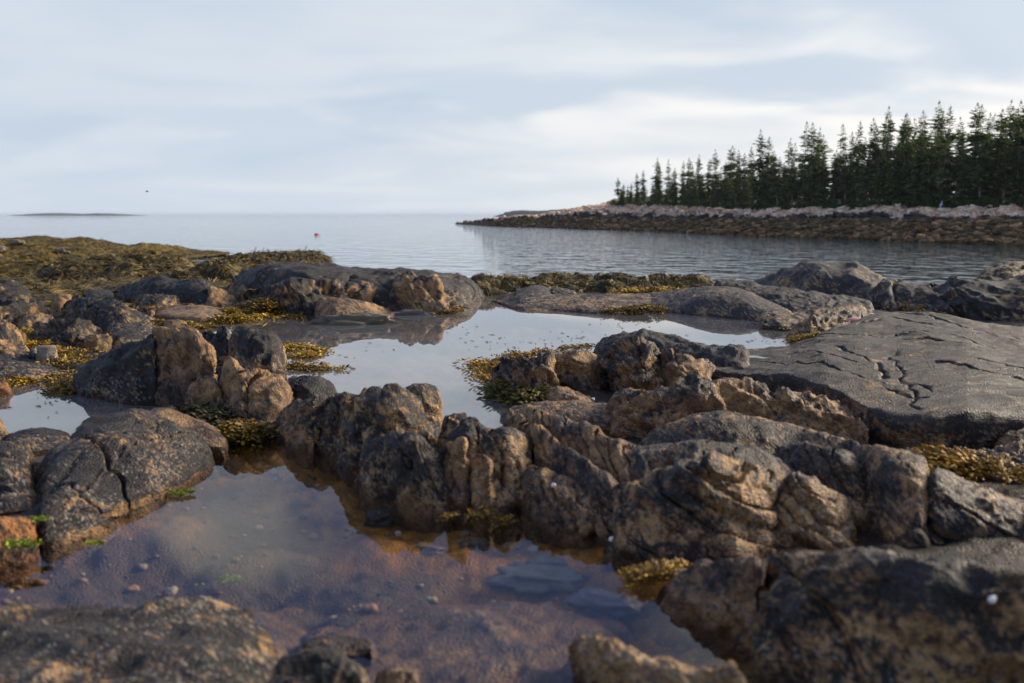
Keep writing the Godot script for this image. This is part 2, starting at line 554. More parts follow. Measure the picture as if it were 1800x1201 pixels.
func algae(label: String, at: Vector3, r: float, many: int) -> void:
	var v := PackedVector3Array()
	var c := PackedColorArray()
	var idx := PackedInt32Array()
	for k in many * 3:
		var t := rng.randf() * TAU
		var q := sqrt(rng.randf()) * r
		var p := Vector3(cos(t) * q, rng.randf() * r * 0.12 - r * 0.05, sin(t) * q * 0.7)
		var ax := Vector3(rng.randfn(), rng.randf_range(-0.2, 0.4), rng.randfn()).normalized() * r * 0.3
		var cr := ax.cross(Vector3(rng.randfn(), rng.randfn(), rng.randfn())).normalized() * r * 0.09
		var b := v.size()
		v.append_array([p - cr, p + cr, p + ax * 0.6 + cr * 0.8, p + ax, p + ax * 0.6 - cr * 0.8])
		var cc := Color(0.20, 0.24, 0.025) * rng.randf_range(0.4, 1.3)
		for j in 5: c.append(cc)
		idx.append_array([b, b + 1, b + 2, b, b + 2, b + 4, b + 4, b + 2, b + 3])
	var o := put("green_algae", arrays(v, idx, null, c), M.rockweed)
	o.position = at
	tag(o, label, "algae", "patches of green algae")


func lump(size: Vector3, sd: float, side := 10, rough := 0.16, square := 0.75) -> ArrayMesh:      # an uneven rounded stone
	var nu := side * 2 + 1
	var nv := side + 1
	var v := PackedVector3Array()
	for i in nu:
		for j in nv:
			var a := -TAU * (i % (nu - 1)) / (nu - 1)
			var b := (float(j) / (nv - 1) - 0.5) * PI
			var d := Vector3(cos(a) * cos(b), sin(b), sin(a) * cos(b))
			var e := Vector3(signf(d.x) * pow(absf(d.x), square), signf(d.y) * pow(absf(d.y), square), signf(d.z) * pow(absf(d.z), square))
			v.append(e * size * (1.0 + rough * 1.8 * n_low.get_noise_3dv(d * 1.3 + Vector3(sd, 0, sd)) + rough * 0.7 * n_low.get_noise_3dv(d * 3.1 + Vector3(0, sd, 0))))
	return arrays(v, grid_index(nu, nv), grid_normals(v, nu, nv))


func stone(label: String, at: Vector3, size: Vector3, shade: String, turn: float) -> void:
	var c: Color = {"pale": lin(0.15, 0.125, 0.075), "lav": lin(0.15, 0.125, 0.12), "dark": lin(0.035, 0.038, 0.035), "tan": lin(0.22, 0.13, 0.06), "white": lin(0.7, 0.66, 0.55)}[shade]
	if not M.has("stone_" + shade):
		var m := mat("stone_" + shade, c, 0.6)
		m.albedo_texture = M.rock.albedo_texture
		m.uv1_triplanar = true
		m.uv1_scale = Vector3(4, 4, 4)
	var o := put("pool_stone", lump(size, at.x * 7.0, 20, 0.2, 0.8), M["stone_" + shade])
	o.position = at
	o.rotation.y = turn
	tag(o, label, "stone", "stones in the pools")


func surface_near(at: Vector3) -> Array:
	var best := 1e9
	var got := [at, Vector3.UP]
	for called in rock_points:
		var v: PackedVector3Array = rock_points[called][0]
		if v[v.size() / 2].distance_to(at) > 4.5: continue
		for i in v.size():
			var d := v[i].distance_squared_to(at)
			if d < best:
				best = d
				got = [v[i], rock_points[called][1][i]]
	return got


func surface_near_mound(t: float, d: float) -> Vector3:
	var x := t * d / sqrt(1.0 + t * t)
	var z := -d / sqrt(1.0 + t * t)
	var y := ground_height(x, z)
	for v in mound_points:
		if Vector2(v.x - x, v.z - z).length() < 0.7: y = maxf(y, v.y)
	return Vector3(x, y, z)


func snail(label: String, at: Vector3) -> void:
	var where := surface_near(at)
	var v := PackedVector3Array()
	var nu := 17
	var nv := 9
	for i in nu:
		for j in nv:
			var a := -TAU * (i % (nu - 1)) / (nu - 1)
			var b := (float(j) / (nv - 1) - 0.5) * PI
			v.append(Vector3(cos(a) * cos(b) * (1.0 - 0.3 * sin(b)), sin(b) * 1.35, sin(a) * cos(b) * (1.0 - 0.3 * sin(b))) * 0.0075 * (1.0 + 0.06 * sin(b * 9.0)))
	var o := put("white_snail", arrays(v, grid_index(nu, nv), grid_normals(v, nu, nv)), M.shell)
	o.position = where[0] + where[1] * 0.005
	o.rotation = Vector3(1.1, at.x * 9.0, 0.3)
	tag(o, label, "snail", "white snails on the rocks")


# ---------------------------------------------------------------- ground and water
func polygon(flat: Array) -> PackedVector2Array:
	var p := PackedVector2Array()
	for i in flat.size() / 2: p.append(Vector2(flat[i * 2], flat[i * 2 + 1]))
	return p


func inside_depth(p: Vector2, poly: PackedVector2Array) -> float:      # how far inside a pool outline, 0 outside
	if not Geometry2D.is_point_in_polygon(p, poly): return 0.0
	var best := 9.0
	for i in poly.size():
		best = minf(best, p.distance_squared_to(Geometry2D.get_closest_point_to_segment(p, poly[i], poly[(i + 1) % poly.size()])))
	return sqrt(best)


func ground_height(x: float, z: float) -> float:
	var d := sqrt(x * x + z * z)
	var t := x / -z
	var n := n_low.get_noise_3d(x * 1.6, 0.0, z * 1.6)
	var h := 3.01 + 0.03 * n + 0.035 * n_fbm.get_noise_3d(x * 5.0, 1.0, z * 5.0)
	if d < 16.0:
		for q in pools:
			if q[1].has_point(Vector2(x, z)):
				var s := inside_depth(Vector2(x, z), q[0])
				if s > 0.0:
					var deep: float = q[2] * (1.0 - exp(-s / q[3]))
					h = h - deep - 0.02 * deep / q[2] + (0.02 * n + 0.025 * n_fbm.get_noise_3d(x * 3.0, 7.0, z * 3.0)) * minf(1.0, s * 4.0)
	var open := lerpf(h, -1.2, smoothstep(13.4, 34.0, d))
	var inlet := lerpf(lerpf(h, 2.6, smoothstep(13.0, 25.0, d)), -1.2, smoothstep(25.0, 60.0, d))
	var left := lerpf(h, 2.6, smoothstep(13.0, 25.0, d))
	left = lerpf(left, 1.1, smoothstep(25.0, 56.0, d))
	left = lerpf(left, -1.2, smoothstep(62.0, 100.0, d))
	var r := lerpf(open, inlet, smoothstep(-0.17, -0.23, t))
	r = lerpf(r, left, smoothstep(-0.335, -0.37, t))
	if d > 13.0: r += 0.1 * n_low.get_noise_3d(x * 0.5, 3.0, z * 0.5) * smoothstep(13.0, 18.0, d)
	return r


func make_ground() -> void:
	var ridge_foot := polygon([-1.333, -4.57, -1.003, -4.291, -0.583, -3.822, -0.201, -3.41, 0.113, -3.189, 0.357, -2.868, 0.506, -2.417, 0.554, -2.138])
	var nz := 330
	var nx := 420
	var v := PackedVector3Array()
	v.resize(nx * nz)
	for i in nx:
		var u := lerpf(-0.85, 0.8, float(i) / (nx - 1))
		for j in nz:
			var z := 1.35 * pow(115.0 / 1.35, float(j) / (nz - 1))
			var x := u * (z + 0.6)
			v[i * nz + j] = Vector3(x, ground_height(x, -z), -z)
	var n := grid_normals(v, nx, nz)
	var c := PackedColorArray()
	c.resize(v.size())
	for i in v.size():
		var p := v[i]
		var d := Vector2(p.x, p.z).length()
		var a := n_col.get_noise_3dv(p)
		var b := n_mot.get_noise_3dv(p)
		var f := n_fine.get_noise_3dv(p)
		if d > 15.0:
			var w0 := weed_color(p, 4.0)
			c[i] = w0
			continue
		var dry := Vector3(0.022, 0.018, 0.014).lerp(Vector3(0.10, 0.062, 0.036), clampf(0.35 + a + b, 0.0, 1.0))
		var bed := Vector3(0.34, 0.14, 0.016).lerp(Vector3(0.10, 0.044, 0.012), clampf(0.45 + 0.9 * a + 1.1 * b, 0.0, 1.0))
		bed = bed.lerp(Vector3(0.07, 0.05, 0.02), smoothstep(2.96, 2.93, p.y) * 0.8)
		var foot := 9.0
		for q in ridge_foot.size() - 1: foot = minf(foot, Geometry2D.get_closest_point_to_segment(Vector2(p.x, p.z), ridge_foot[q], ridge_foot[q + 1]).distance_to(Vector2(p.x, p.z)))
		bed = bed.lerp(Vector3(0.58, 0.235, 0.016) * (1.0 + 1.2 * b), smoothstep(0.62, 0.25, foot + 0.12 * a))  # bed painted brighter amber along the ridge foot, to offset the ridge's shade
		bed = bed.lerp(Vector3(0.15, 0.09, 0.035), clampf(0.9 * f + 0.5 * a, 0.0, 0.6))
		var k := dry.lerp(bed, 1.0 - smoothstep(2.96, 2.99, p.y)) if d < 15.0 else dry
		var w := weed_color(p, 4.0)
		k = k.lerp(Vector3(w.r, w.g, w.b), smoothstep(12.0, 14.0, d + a))
		c[i] = Color(k.x, k.y, k.z)
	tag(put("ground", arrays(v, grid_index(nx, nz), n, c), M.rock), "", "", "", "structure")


func bed_pebbles() -> void:
	var mm := MultiMesh.new()
	mm.transform_format = MultiMesh.TRANSFORM_3D
	mm.use_colors = true
	mm.mesh = lump(Vector3(1, 0.55, 0.8), 8.0, 7, 0.25, 0.85)
	mm.instance_count = 380
	for k in 380:
		var q: Array = pools[1]
		var p := Vector2.ZERO
		for tries in 40:
			p = q[1].position + Vector2(rng.randf(), rng.randf()) * q[1].size
			if inside_depth(p, q[0]) > 0.1 and n_low.get_noise_2d(p.x * 1.5, p.y * 1.5) > rng.randf_range(-0.5, 0.3): break
		var z := 0.005 + 0.016 * pow(rng.randf(), 3.0)
		mm.set_instance_transform(k, Transform3D(Basis.from_euler(Vector3(rng.randfn() * 0.2, rng.randf() * TAU, rng.randfn() * 0.2)).scaled(Vector3(z, z, z)), Vector3(p.x, ground_height(p.x, p.y) + z * 0.2, p.y)))
		var s: Vector3 = [Vector3(0.10, 0.06, 0.025), Vector3(0.22, 0.12, 0.05), Vector3(0.05, 0.045, 0.03), Vector3(0.20, 0.16, 0.09), Vector3(0.14, 0.06, 0.03)][rng.randi() % 5]
		mm.set_instance_color(k, Color(s.x, s.y, s.z))
	var o := MultiMeshInstance3D.new()
	o.name = "bed_pebbles"
	o.multimesh = mm
	o.material_override = M.plain
	add_child(o)
	tag(o, "", "", "", "stuff")


func ground_weed() -> void:
	var mm := MultiMesh.new()
	mm.transform_format = MultiMesh.TRANSFORM_3D
	mm.use_colors = true
	mm.mesh = frond_mesh
	mm.instance_count = 9000
	for k in 9000:
		var d := 10.5 * pow(5.5, rng.randf())
		var t := rng.randf_range(-0.62, -0.13 if d < 14.5 else -0.2)
		var x := t * d / sqrt(1.0 + t * t)
		var z := -d / sqrt(1.0 + t * t)
		var y := ground_height(x, z)
		var a := rng.randf() * TAU
		var s := rng.randf_range(0.8, 1.6) * clampf(d / 20.0, 0.6, 1.2)
		mm.set_instance_transform(k, Transform3D(Basis.from_euler(Vector3(rng.randfn() * 0.15, a, rng.randfn() * 0.15)).scaled(Vector3(s, s, s)), Vector3(x, y, z)))
		mm.set_instance_color(k, weed_color(Vector3(x, y, z), 4.0) * rng.randf_range(0.7, 1.7))
	var o := MultiMeshInstance3D.new()
	o.name = "ground_rockweed"
	o.multimesh = mm
	o.material_override = M.fronds
	add_child(o)
	tag(o, "", "", "", "stuff")


func make_pool(q: Array) -> void:
	var poly: PackedVector2Array = q[0]
	var grown := Geometry2D.offset_polygon(poly, 0.12)[0]
	var v := PackedVector3Array()
	for p in grown: v.append(Vector3(p.x, POOL, p.y))
	var idx := Geometry2D.triangulate_polygon(grown)
	var up := PackedVector3Array()
	up.resize(v.size())
	up.fill(Vector3.UP)
	if (v[idx[1]] - v[idx[0]]).cross(v[idx[2]] - v[idx[0]]).y > 0: idx.reverse()
	tag(put("pool_water", arrays(v, idx, up), M.still_water if q[2] < 0.09 else M.pool_water), "", "", "", "structure")


func puddle(at: Vector3, size: Vector2, turn: float) -> void:
	var v := PackedVector3Array([Vector3.ZERO])
	var up := PackedVector3Array([Vector3.UP])
	var idx := PackedInt32Array()
	for k in 28:
		var a := TAU * k / 28.0
		var r := 1.0 + 0.35 * n_low.get_noise_3d(cos(a) * 1.5, sin(a) * 1.5, at.x * 5.0)
		v.append(Vector3(cos(a) * size.x * r, 0, sin(a) * size.y * r))
		up.append(Vector3.UP)
		idx.append_array([0, 1 + k, 1 + (k + 1) % 28])
	var o := put("puddle_water", arrays(v, idx, up), M.puddle)
	var where := surface_near(at)
	o.position = Vector3(at.x, where[0].y + 0.004, at.z)
	o.rotation.y = turn
	tag(o, "", "", "", "structure")


func floating_bits(called: String, spots: Array, many: int) -> void:
	var v := PackedVector3Array()
	var c := PackedColorArray()
	var idx := PackedInt32Array()
	for k in many:
		var q := rng.randi() % (spots.size() / 2)
		var p := Vector3(spots[q * 2] + rng.randfn() * 0.16, POOL + 0.003, spots[q * 2 + 1] + rng.randfn() * 0.3)
		var a := rng.randf() * TAU
		var l := rng.randf_range(0.006, 0.028)
		var x := Vector3(cos(a), rng.randf() * 0.15, sin(a)) * l
		var z := Vector3(-sin(a), 0, cos(a)) * l * rng.randf_range(0.2, 0.5)
		var b := v.size()
		v.append_array([p - x, p + z + Vector3(0, 0.004, 0), p + x, p - z])
		for j in 4: c.append(Color(0.09, 0.07, 0.02) * rng.randf_range(0.5, 1.6))
		idx.append_array([b, b + 2, b + 1, b, b + 3, b + 2])
	tag(put(called, arrays(v, idx, null, c), M.rockweed), "", "", "", "stuff")


func make_sea() -> void:
	var v := PackedVector3Array([Vector3(-9000, 0, -20), Vector3(9000, 0, -20), Vector3(9000, 0, -14000), Vector3(-9000, 0, -14000)])
	var up := PackedVector3Array([Vector3.UP, Vector3.UP, Vector3.UP, Vector3.UP])
	tag(put("sea", arrays(v, PackedInt32Array([0, 2, 1, 0, 3, 2]), up), M.sea), "", "", "", "structure")


# ---------------------------------------------------------------- headland
var head := []          # columns of seven points: under water, waterline, weed top, black top, pink top, forest floor, inland


func head_point(u: float, w: float) -> Vector3:
	var nc := head.size()
	var ci := clampi(int(u), 0, nc - 2)
	var cj := clampi(int(w), 0, 5)
	var line := []
	for r in 4:
		var q := clampi(cj - 1 + r, 0, 6)
		line.append(spline(head[maxi(ci - 1, 0)][q], head[ci][q], head[ci + 1][q], head[mini(ci + 2, nc - 1)][q], u - ci, 0.45))
	return spline(line[0], line[1], line[2], line[3], w - cj, 0.3)


func head_relief(p: Vector3, w: float) -> float:
	var big := n_low.get_noise_3d(p.x * 0.16, 0.0, p.z * 0.16)
	if w < 2.2:
		return 0.3 * big + 0.22 * (0.5 - (n_cell.get_noise_3d(p.x * 0.5, 2.0, p.z * 0.5) + 1.0)) * smoothstep(0.9, 1.3, w)
	if w < 4.4:
		return 0.75 * big + 0.9 * n_fbm.get_noise_3d(p.x * 0.25, p.y * 0.8, p.z * 0.4) - 0.5 * (1.0 - smoothstep(0.0, 0.2, n_cell.get_noise_3d(p.x * 0.3, 9.0, p.z * 0.3) + 1.0))
	return 0.6 * big


func make_headland(flat: Array) -> void:
	for i in flat.size() / 15:
		var col := []
		for r in 5: col.append(Vector3(flat[i * 15 + r * 3], flat[i * 15 + r * 3 + 1], flat[i * 15 + r * 3 + 2]))
		var out: Vector3 = col[4] - col[0]
		out.y = 0
		out = out.normalized()
		col.push_front(col[0] - out * 3.0 + Vector3(0, -1.5, 0))
		var wide := clampf((i - 4.0) / 2.0, 0.0, 1.0)
		col.append(col[5] + out * (8.0 + 120.0 * wide) + Vector3(0, lerpf(-3.0, 4.0, wide), 0))
		head.append(col)
	var nu := 620
	var ws := []
	for part in [[0.0, 1.0, 3], [1.0, 2.0, 44], [2.0, 3.0, 14], [3.0, 4.0, 26], [4.0, 5.0, 8], [5.0, 6.0, 8]]:
		for j in part[2]: ws.append(lerpf(part[0], part[1], float(j) / part[2]))
	ws.append(6.0)
	var nv := ws.size()
	var v := PackedVector3Array()
	for i in nu:
		for w in ws:
			var p := head_point(float(i) / (nu - 1) * (head.size() - 1.0), w)
			v.append(p + Vector3(0, head_relief(p, w), 0))
	var n := grid_normals(v, nu, nv)
	var c := PackedColorArray()
	c.resize(v.size())
	for i in v.size():
		var w: float = ws[i % nv]
		var p := v[i]
		var a := n_col.get_noise_3d(p.x * 0.08, p.y * 0.3, p.z * 0.08)
		var b := n_mot.get_noise_3d(p.x * 0.1, p.y * 0.3, p.z * 0.1)
		var f := n_fine.get_noise_3d(p.x * 0.06, p.y * 0.06, p.z * 0.06)
		var e := w + 0.7 * a + 0.35 * b
		var k := Vector3(0.125, 0.078, 0.022).lerp(Vector3(0.06, 0.036, 0.015), clampf(0.5 + 1.6 * b, 0.0, 1.0)).lerp(Vector3(0.22, 0.14, 0.06), clampf(2.4 * f - 0.35, 0.0, 0.7))
		k = k.lerp(Vector3(0.028, 0.027, 0.028), smoothstep(1.8, 2.2, e))
		k = k.lerp((Vector3(0.74, 0.52, 0.34) * (1.0 + 0.5 * b)).lerp(Vector3(0.22, 0.13, 0.10), clampf(0.2 + 1.4 * f, 0.0, 0.7)), smoothstep(2.9, 3.25, e))
		k = k.lerp(Vector3(0.035, 0.04, 0.018), smoothstep(4.0, 4.5, e) * smoothstep(5.3, 5.9, float(i / nv) / (nu - 1) * (head.size() - 1.0) + 0.4 * a))
		c[i] = Color(k.x, k.y, k.z)
	tag(put("headland_terrain", arrays(v, grid_index(nu, nv), n, c), M.headland), "", "", "", "structure")


func head_at(u: float, w: float) -> Vector3:
	var p := head_point(u, w)
	return p + Vector3(0, head_relief(p, w), 0)


func scatter(called: String, many: int, w0: float, w1: float, size: Vector2, shades: Array) -> void:
	var mm := MultiMesh.new()
	mm.transform_format = MultiMesh.TRANSFORM_3D
	mm.use_colors = true
	mm.mesh = lump(Vector3(1, 0.55, 0.8), 3.0, 6, 0.3)
	mm.instance_count = many
	for k in many:
		var p := head_at(rng.randf_range(1.2, 15.5), rng.randf_range(w0, w1))
		var z := rng.randf_range(size.x, size.y)
		mm.set_instance_transform(k, Transform3D(Basis.from_euler(Vector3(rng.randfn() * 0.2, rng.randf() * TAU, rng.randfn() * 0.2)).scaled_local(Vector3(z * rng.randf_range(0.7, 1.5), z, z)), p + Vector3(0, z * 0.1, 0)))
		var s: Vector3 = shades[rng.randi() % shades.size()] * rng.randf_range(0.7, 1.3)
		mm.set_instance_color(k, Color(s.x, s.y, s.z))
	var o := MultiMeshInstance3D.new()
	o.name = numbered(called)
	o.multimesh = mm
	o.material_override = M.plain
	add_child(o)
	tag(o, "", "", "", "stuff")


# ---------------------------------------------------------------- trees
func needle_spray(v: PackedVector3Array, c: PackedColorArray, idx: PackedInt32Array, at: Vector3, dir: Vector3, l: float, col: Vector3) -> void:
	var side := dir.cross(Vector3.UP).normalized()
	for q in 2:
		var t := side.rotated(dir.normalized(), rng.randf_range(-0.7, 0.7)) * l * rng.randf_range(0.25, 0.5)
		var b := v.size()
		var mid := at + dir * l * 0.45 + Vector3(0, rng.randf_range(-0.05, 0.05), 0)
		v.append_array([at, mid + t, at + dir * l + Vector3(0, -0.12 * l, 0), mid - t])
		var cc := Color(col.x, col.y, col.z) * rng.randf_range(0.55, 1.5)
		for j in 4: c.append(cc)
		idx.append_array([b, b + 1, b + 2, b, b + 2, b + 3])


func spruce_meshes(h: float, spread: float, bare: float, gaps: float, lichen: float, sd: int) -> Array:
	rng.seed = sd
	var v := PackedVector3Array()
	var c := PackedColorArray()
	var idx := PackedInt32Array()
	var tv := PackedVector3Array()
	var tc := PackedColorArray()
	var ti := PackedInt32Array()
	var bend := Vector3(rng.randfn(), 0, rng.randfn()) * 0.012 * h
	var spine := func(t: float) -> Vector3: return Vector3(0, h * t, 0) + bend * sin(t * 2.4)
	var sides := 7
	for j in 13:
		var t := j / 12.0
		var r := (0.022 * pow(1.0 - t, 1.1) + 0.0012) * h * 0.55
		for q in sides:
			var a := TAU * q / sides
			tv.append(spine.call(t) + Vector3(cos(a), 0, -sin(a)) * r * (1.0 + 0.15 * sin(q * 2.3 + t * 9.0)) - Vector3(0, 0.6 if j == 0 else 0.0, 0))
			tc.append(Color(0.26, 0.23, 0.20) * rng.randf_range(0.7, 1.2))
	for j in 12:
		for q in sides:
			var a := j * sides + q
			var b := j * sides + (q + 1) % sides
			ti.append_array([a, a + sides, b, b, a + sides, b + sides])
	var t := bare
	var turn := 0.0
	while t < 0.985:
		var low := 1.0 - t
		var r := spread * h * (0.12 + 0.88 * pow(low / (1.0 - bare), 0.7)) * (0.45 + 0.55 * smoothstep(bare, bare + 0.12, t)) * minf(1.0, low * 8.0 + 0.16)
		r *= 1.0 + 0.22 * sin(t * 23.0 + sd) + 0.15 * sin(t * 51.0 + sd * 2.0)
		turn += 2.4 + rng.randfn() * 0.35
		if rng.randf() > gaps * (0.5 + 0.5 * sin(t * 37.0 + sd)):
			var l := r * rng.randf_range(0.6, 1.2)
			var out := Vector3(cos(turn), rng.randf_range(-0.3, 0.05) + 0.5 * t * t, sin(turn)).normalized()
			var from: Vector3 = spine.call(t)
			var dead := rng.randf() < lichen * (1.2 - t)
			var m := clampi(int(l / 0.24), 1, 8)
			for j in m:
				var q := (j + 0.75) / m
				var at := from + out * l * q * 0.9 + Vector3(0, -0.10 * l * q * q, 0)
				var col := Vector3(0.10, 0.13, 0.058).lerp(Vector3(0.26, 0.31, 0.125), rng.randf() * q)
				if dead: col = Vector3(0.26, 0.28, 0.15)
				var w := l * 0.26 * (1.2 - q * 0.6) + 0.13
				var sd2 := out.cross(Vector3.UP).normalized()
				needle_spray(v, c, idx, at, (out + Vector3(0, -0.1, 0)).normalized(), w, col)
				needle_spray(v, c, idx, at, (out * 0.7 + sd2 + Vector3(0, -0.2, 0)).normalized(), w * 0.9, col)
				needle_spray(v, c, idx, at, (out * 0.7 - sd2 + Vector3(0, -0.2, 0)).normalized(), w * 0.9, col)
				if dead: needle_spray(v, c, idx, at, Vector3(rng.randfn() * 0.2, -1, rng.randfn() * 0.2).normalized(), 0.5, col)
		t += rng.randf_range(0.0026, 0.0055)
	# bare dead branches under the crown
	for k in int(20 * bare / 0.2):
		var s := rng.randf_range(0.04, bare + 0.1)
		var a := rng.randf() * TAU
		var d := Vector3(cos(a), rng.randf_range(-0.3, 0.2), sin(a)).normalized()
		var from: Vector3 = spine.call(s)
		var l := h * rng.randf_range(0.03, 0.09)
		var b := tv.size()
		var w := 0.02
		tv.append_array([from + Vector3(0, w, 0), from - Vector3(0, w, 0), from + d * l, from + d.cross(Vector3.UP) * w])
		for q in 4: tc.append(Color(0.2, 0.19, 0.16))
		ti.append_array([b, b + 2, b + 1, b, b + 3, b + 2])
	for q in 5:
		for j in 3: needle_spray(v, c, idx, spine.call(0.965 + q * 0.007), Vector3(cos(q * 2.4 + j * 2.1), 0.5, sin(q * 2.4 + j * 2.1)).normalized(), h * (0.014 - 0.002 * q), Vector3(0.04, 0.06, 0.028))
	return [arrays(tv, ti, null, tc), arrays(v, idx, null, c)]


var kinds := []


func plant_tree(kind: int, at: Vector3, h: float, label: String, group: String) -> void:
	var k: Array = kinds[kind]
	var o: Node3D
	if k[1] == null:
		o = base("spruce_tree", at)
		put("trunk", k[0][0], M.plain, o)
		put("crown", k[0][1], M.needles, o)
		k[1] = o
	else:
		o = k[1].duplicate()
		o.name = numbered("spruce_tree")
		add_child(o)
	o.position = at
	var z: float = h / k[2]
	o.scale = Vector3(z * rng.randf_range(0.85, 1.25), z, z * rng.randf_range(0.85, 1.25))
	if h < k[2] * 0.6: o.scale = Vector3(z * 1.25, z, z * 1.25)
	o.rotation = Vector3(rng.randfn() * 0.025, rng.randf() * TAU, rng.randfn() * 0.025)
	tag(o, label, "tree", group)


func make_trees(flat: Array) -> void:
	for s in [[18.0, 0.17, 0.08, 0.25, 0.05, 71], [18.0, 0.14, 0.26, 0.6, 0.1, 72], [16.0, 0.165, 0.2, 0.5, 0.5, 73], [20.0, 0.145, 0.12, 0.4, 0.15, 74], [17.0, 0.19, 0.05, 0.3, 0.08, 75], [19.0, 0.15, 0.3, 0.5, 0.3, 76], [15.0, 0.13, 0.1, 0.35, 0.0, 77]]:
		kinds.append([spruce_meshes(s[0], s[1], s[2], s[3], s[4], s[5]), null, s[0]])
	rng.seed = 505
	var named := {0: "lone small spruce with open branches at the left tip of the forest", 19: "broad spruce with a full pointed top standing out at the left third of the forest", 24: "left of the twin pointed spruces near the forest middle", 25: "right of the twin pointed spruces near the forest middle", 33: "tall spruce with a sparse flat topped crown above the middle of the forest", 36: "spruce with a thin dying top left of the two walkers", 38: "tallest thin topped spruce above the two walkers", 42: "narrow pointed spruce spire standing free on the right", 45: "tall open topped spruce near the right edge of the forest"}
	var ones := ["", "first", "second", "third", "fourth", "fifth", "sixth", "seventh", "eighth", "ninth", "tenth", "eleventh", "twelfth", "thirteenth", "fourteenth", "fifteenth", "sixteenth", "seventeenth", "eighteenth", "nineteenth"]
	var tens := ["", "", "twenty", "thirty", "forty", "fifty"]
	for i in flat.size() / 5:
		var at := Vector3(flat[i * 5], flat[i * 5 + 1] - 0.4, flat[i * 5 + 2])
		var h: float = flat[i * 5 + 3] + 0.6
		var k: int = int(flat[i * 5 + 4])
		var kind: int = [[0, 3, 4, 6][rng.randi() % 4], 1, 2][k]
		if i == 0: kind = 1
		plant_tree(kind, at, h, named.get(i, "%s, %s skyline tree from the forest's left tip" % [["dark pointed spruce", "thin spruce with a sparse broken crown", "lichen grey spruce"][k], ones[i + 1] if i < 19 else (tens[(i + 1) / 10].trim_suffix("y") + "ieth" if (i + 1) % 10 == 0 else tens[(i + 1) / 10] + "-" + ones[(i + 1) % 10])]), "spruces of the forest skyline")
	# the rows in front and behind, lower than the skyline
	for r in 6:
		var u := 5.8 + rng.randf() * 0.15
		while u < 15.6:
			var w: float = [4.62, 4.8, 5.0, 5.08, 5.2, 4.55][r]
			var p := head_at(u, w + rng.randf_range(-0.05, 0.05) * (1.0 if r < 2 else 0.4))
			var tall := lerpf(5.5, 19.0, smoothstep(4.8, 12.5, u)) * rng.randf_range(0.6, 0.98) * (0.75 if r < 1 else 1.0)
			if r == 5: tall = rng.randf_range(1.8, 5.5)
			var kind: int = 4 if r == 5 else [0, 1, 3, 2, 2, 5, 4, 5][rng.randi() % 8] if r < 3 else [0, 3, 4, 6][rng.randi() % 4]
			plant_tree(kind, p - Vector3(0, 0.3, 0), tall, ("young low spruce among the shrubs at the front edge of the forest" if r == 5 else "spruce with grey lichen hung branches at the front edge of the forest" if kind in [2, 5] else "dark spruce at the front edge of the forest") if r < 2 or r == 5 else "dark spruce inside the forest behind the front row", "spruces at the forest edge" if r < 2 or r == 5 else "spruces inside the forest")
			u += rng.randf_range(0.19, 0.42)


func bush(label: String, at: Vector3, size: Vector3, col: Vector3, many: int, called := "shrub") -> void:
	var v := PackedVector3Array()
	var c := PackedColorArray()
	var idx := PackedInt32Array()
	for k in many:
		var d := Vector3(rng.randfn(), absf(rng.randfn()), rng.randfn()).normalized() * pow(rng.randf(), 0.4)
		needle_spray(v, c, idx, d * size, (d + Vector3(0, 0.3, 0)).normalized(), rng.randf_range(0.25, 0.5), col)
	var o := put(called, arrays(v, idx, null, c), M.needles)
	o.position = at
	tag(o, label, "shrub", "shrubs along the forest edge")


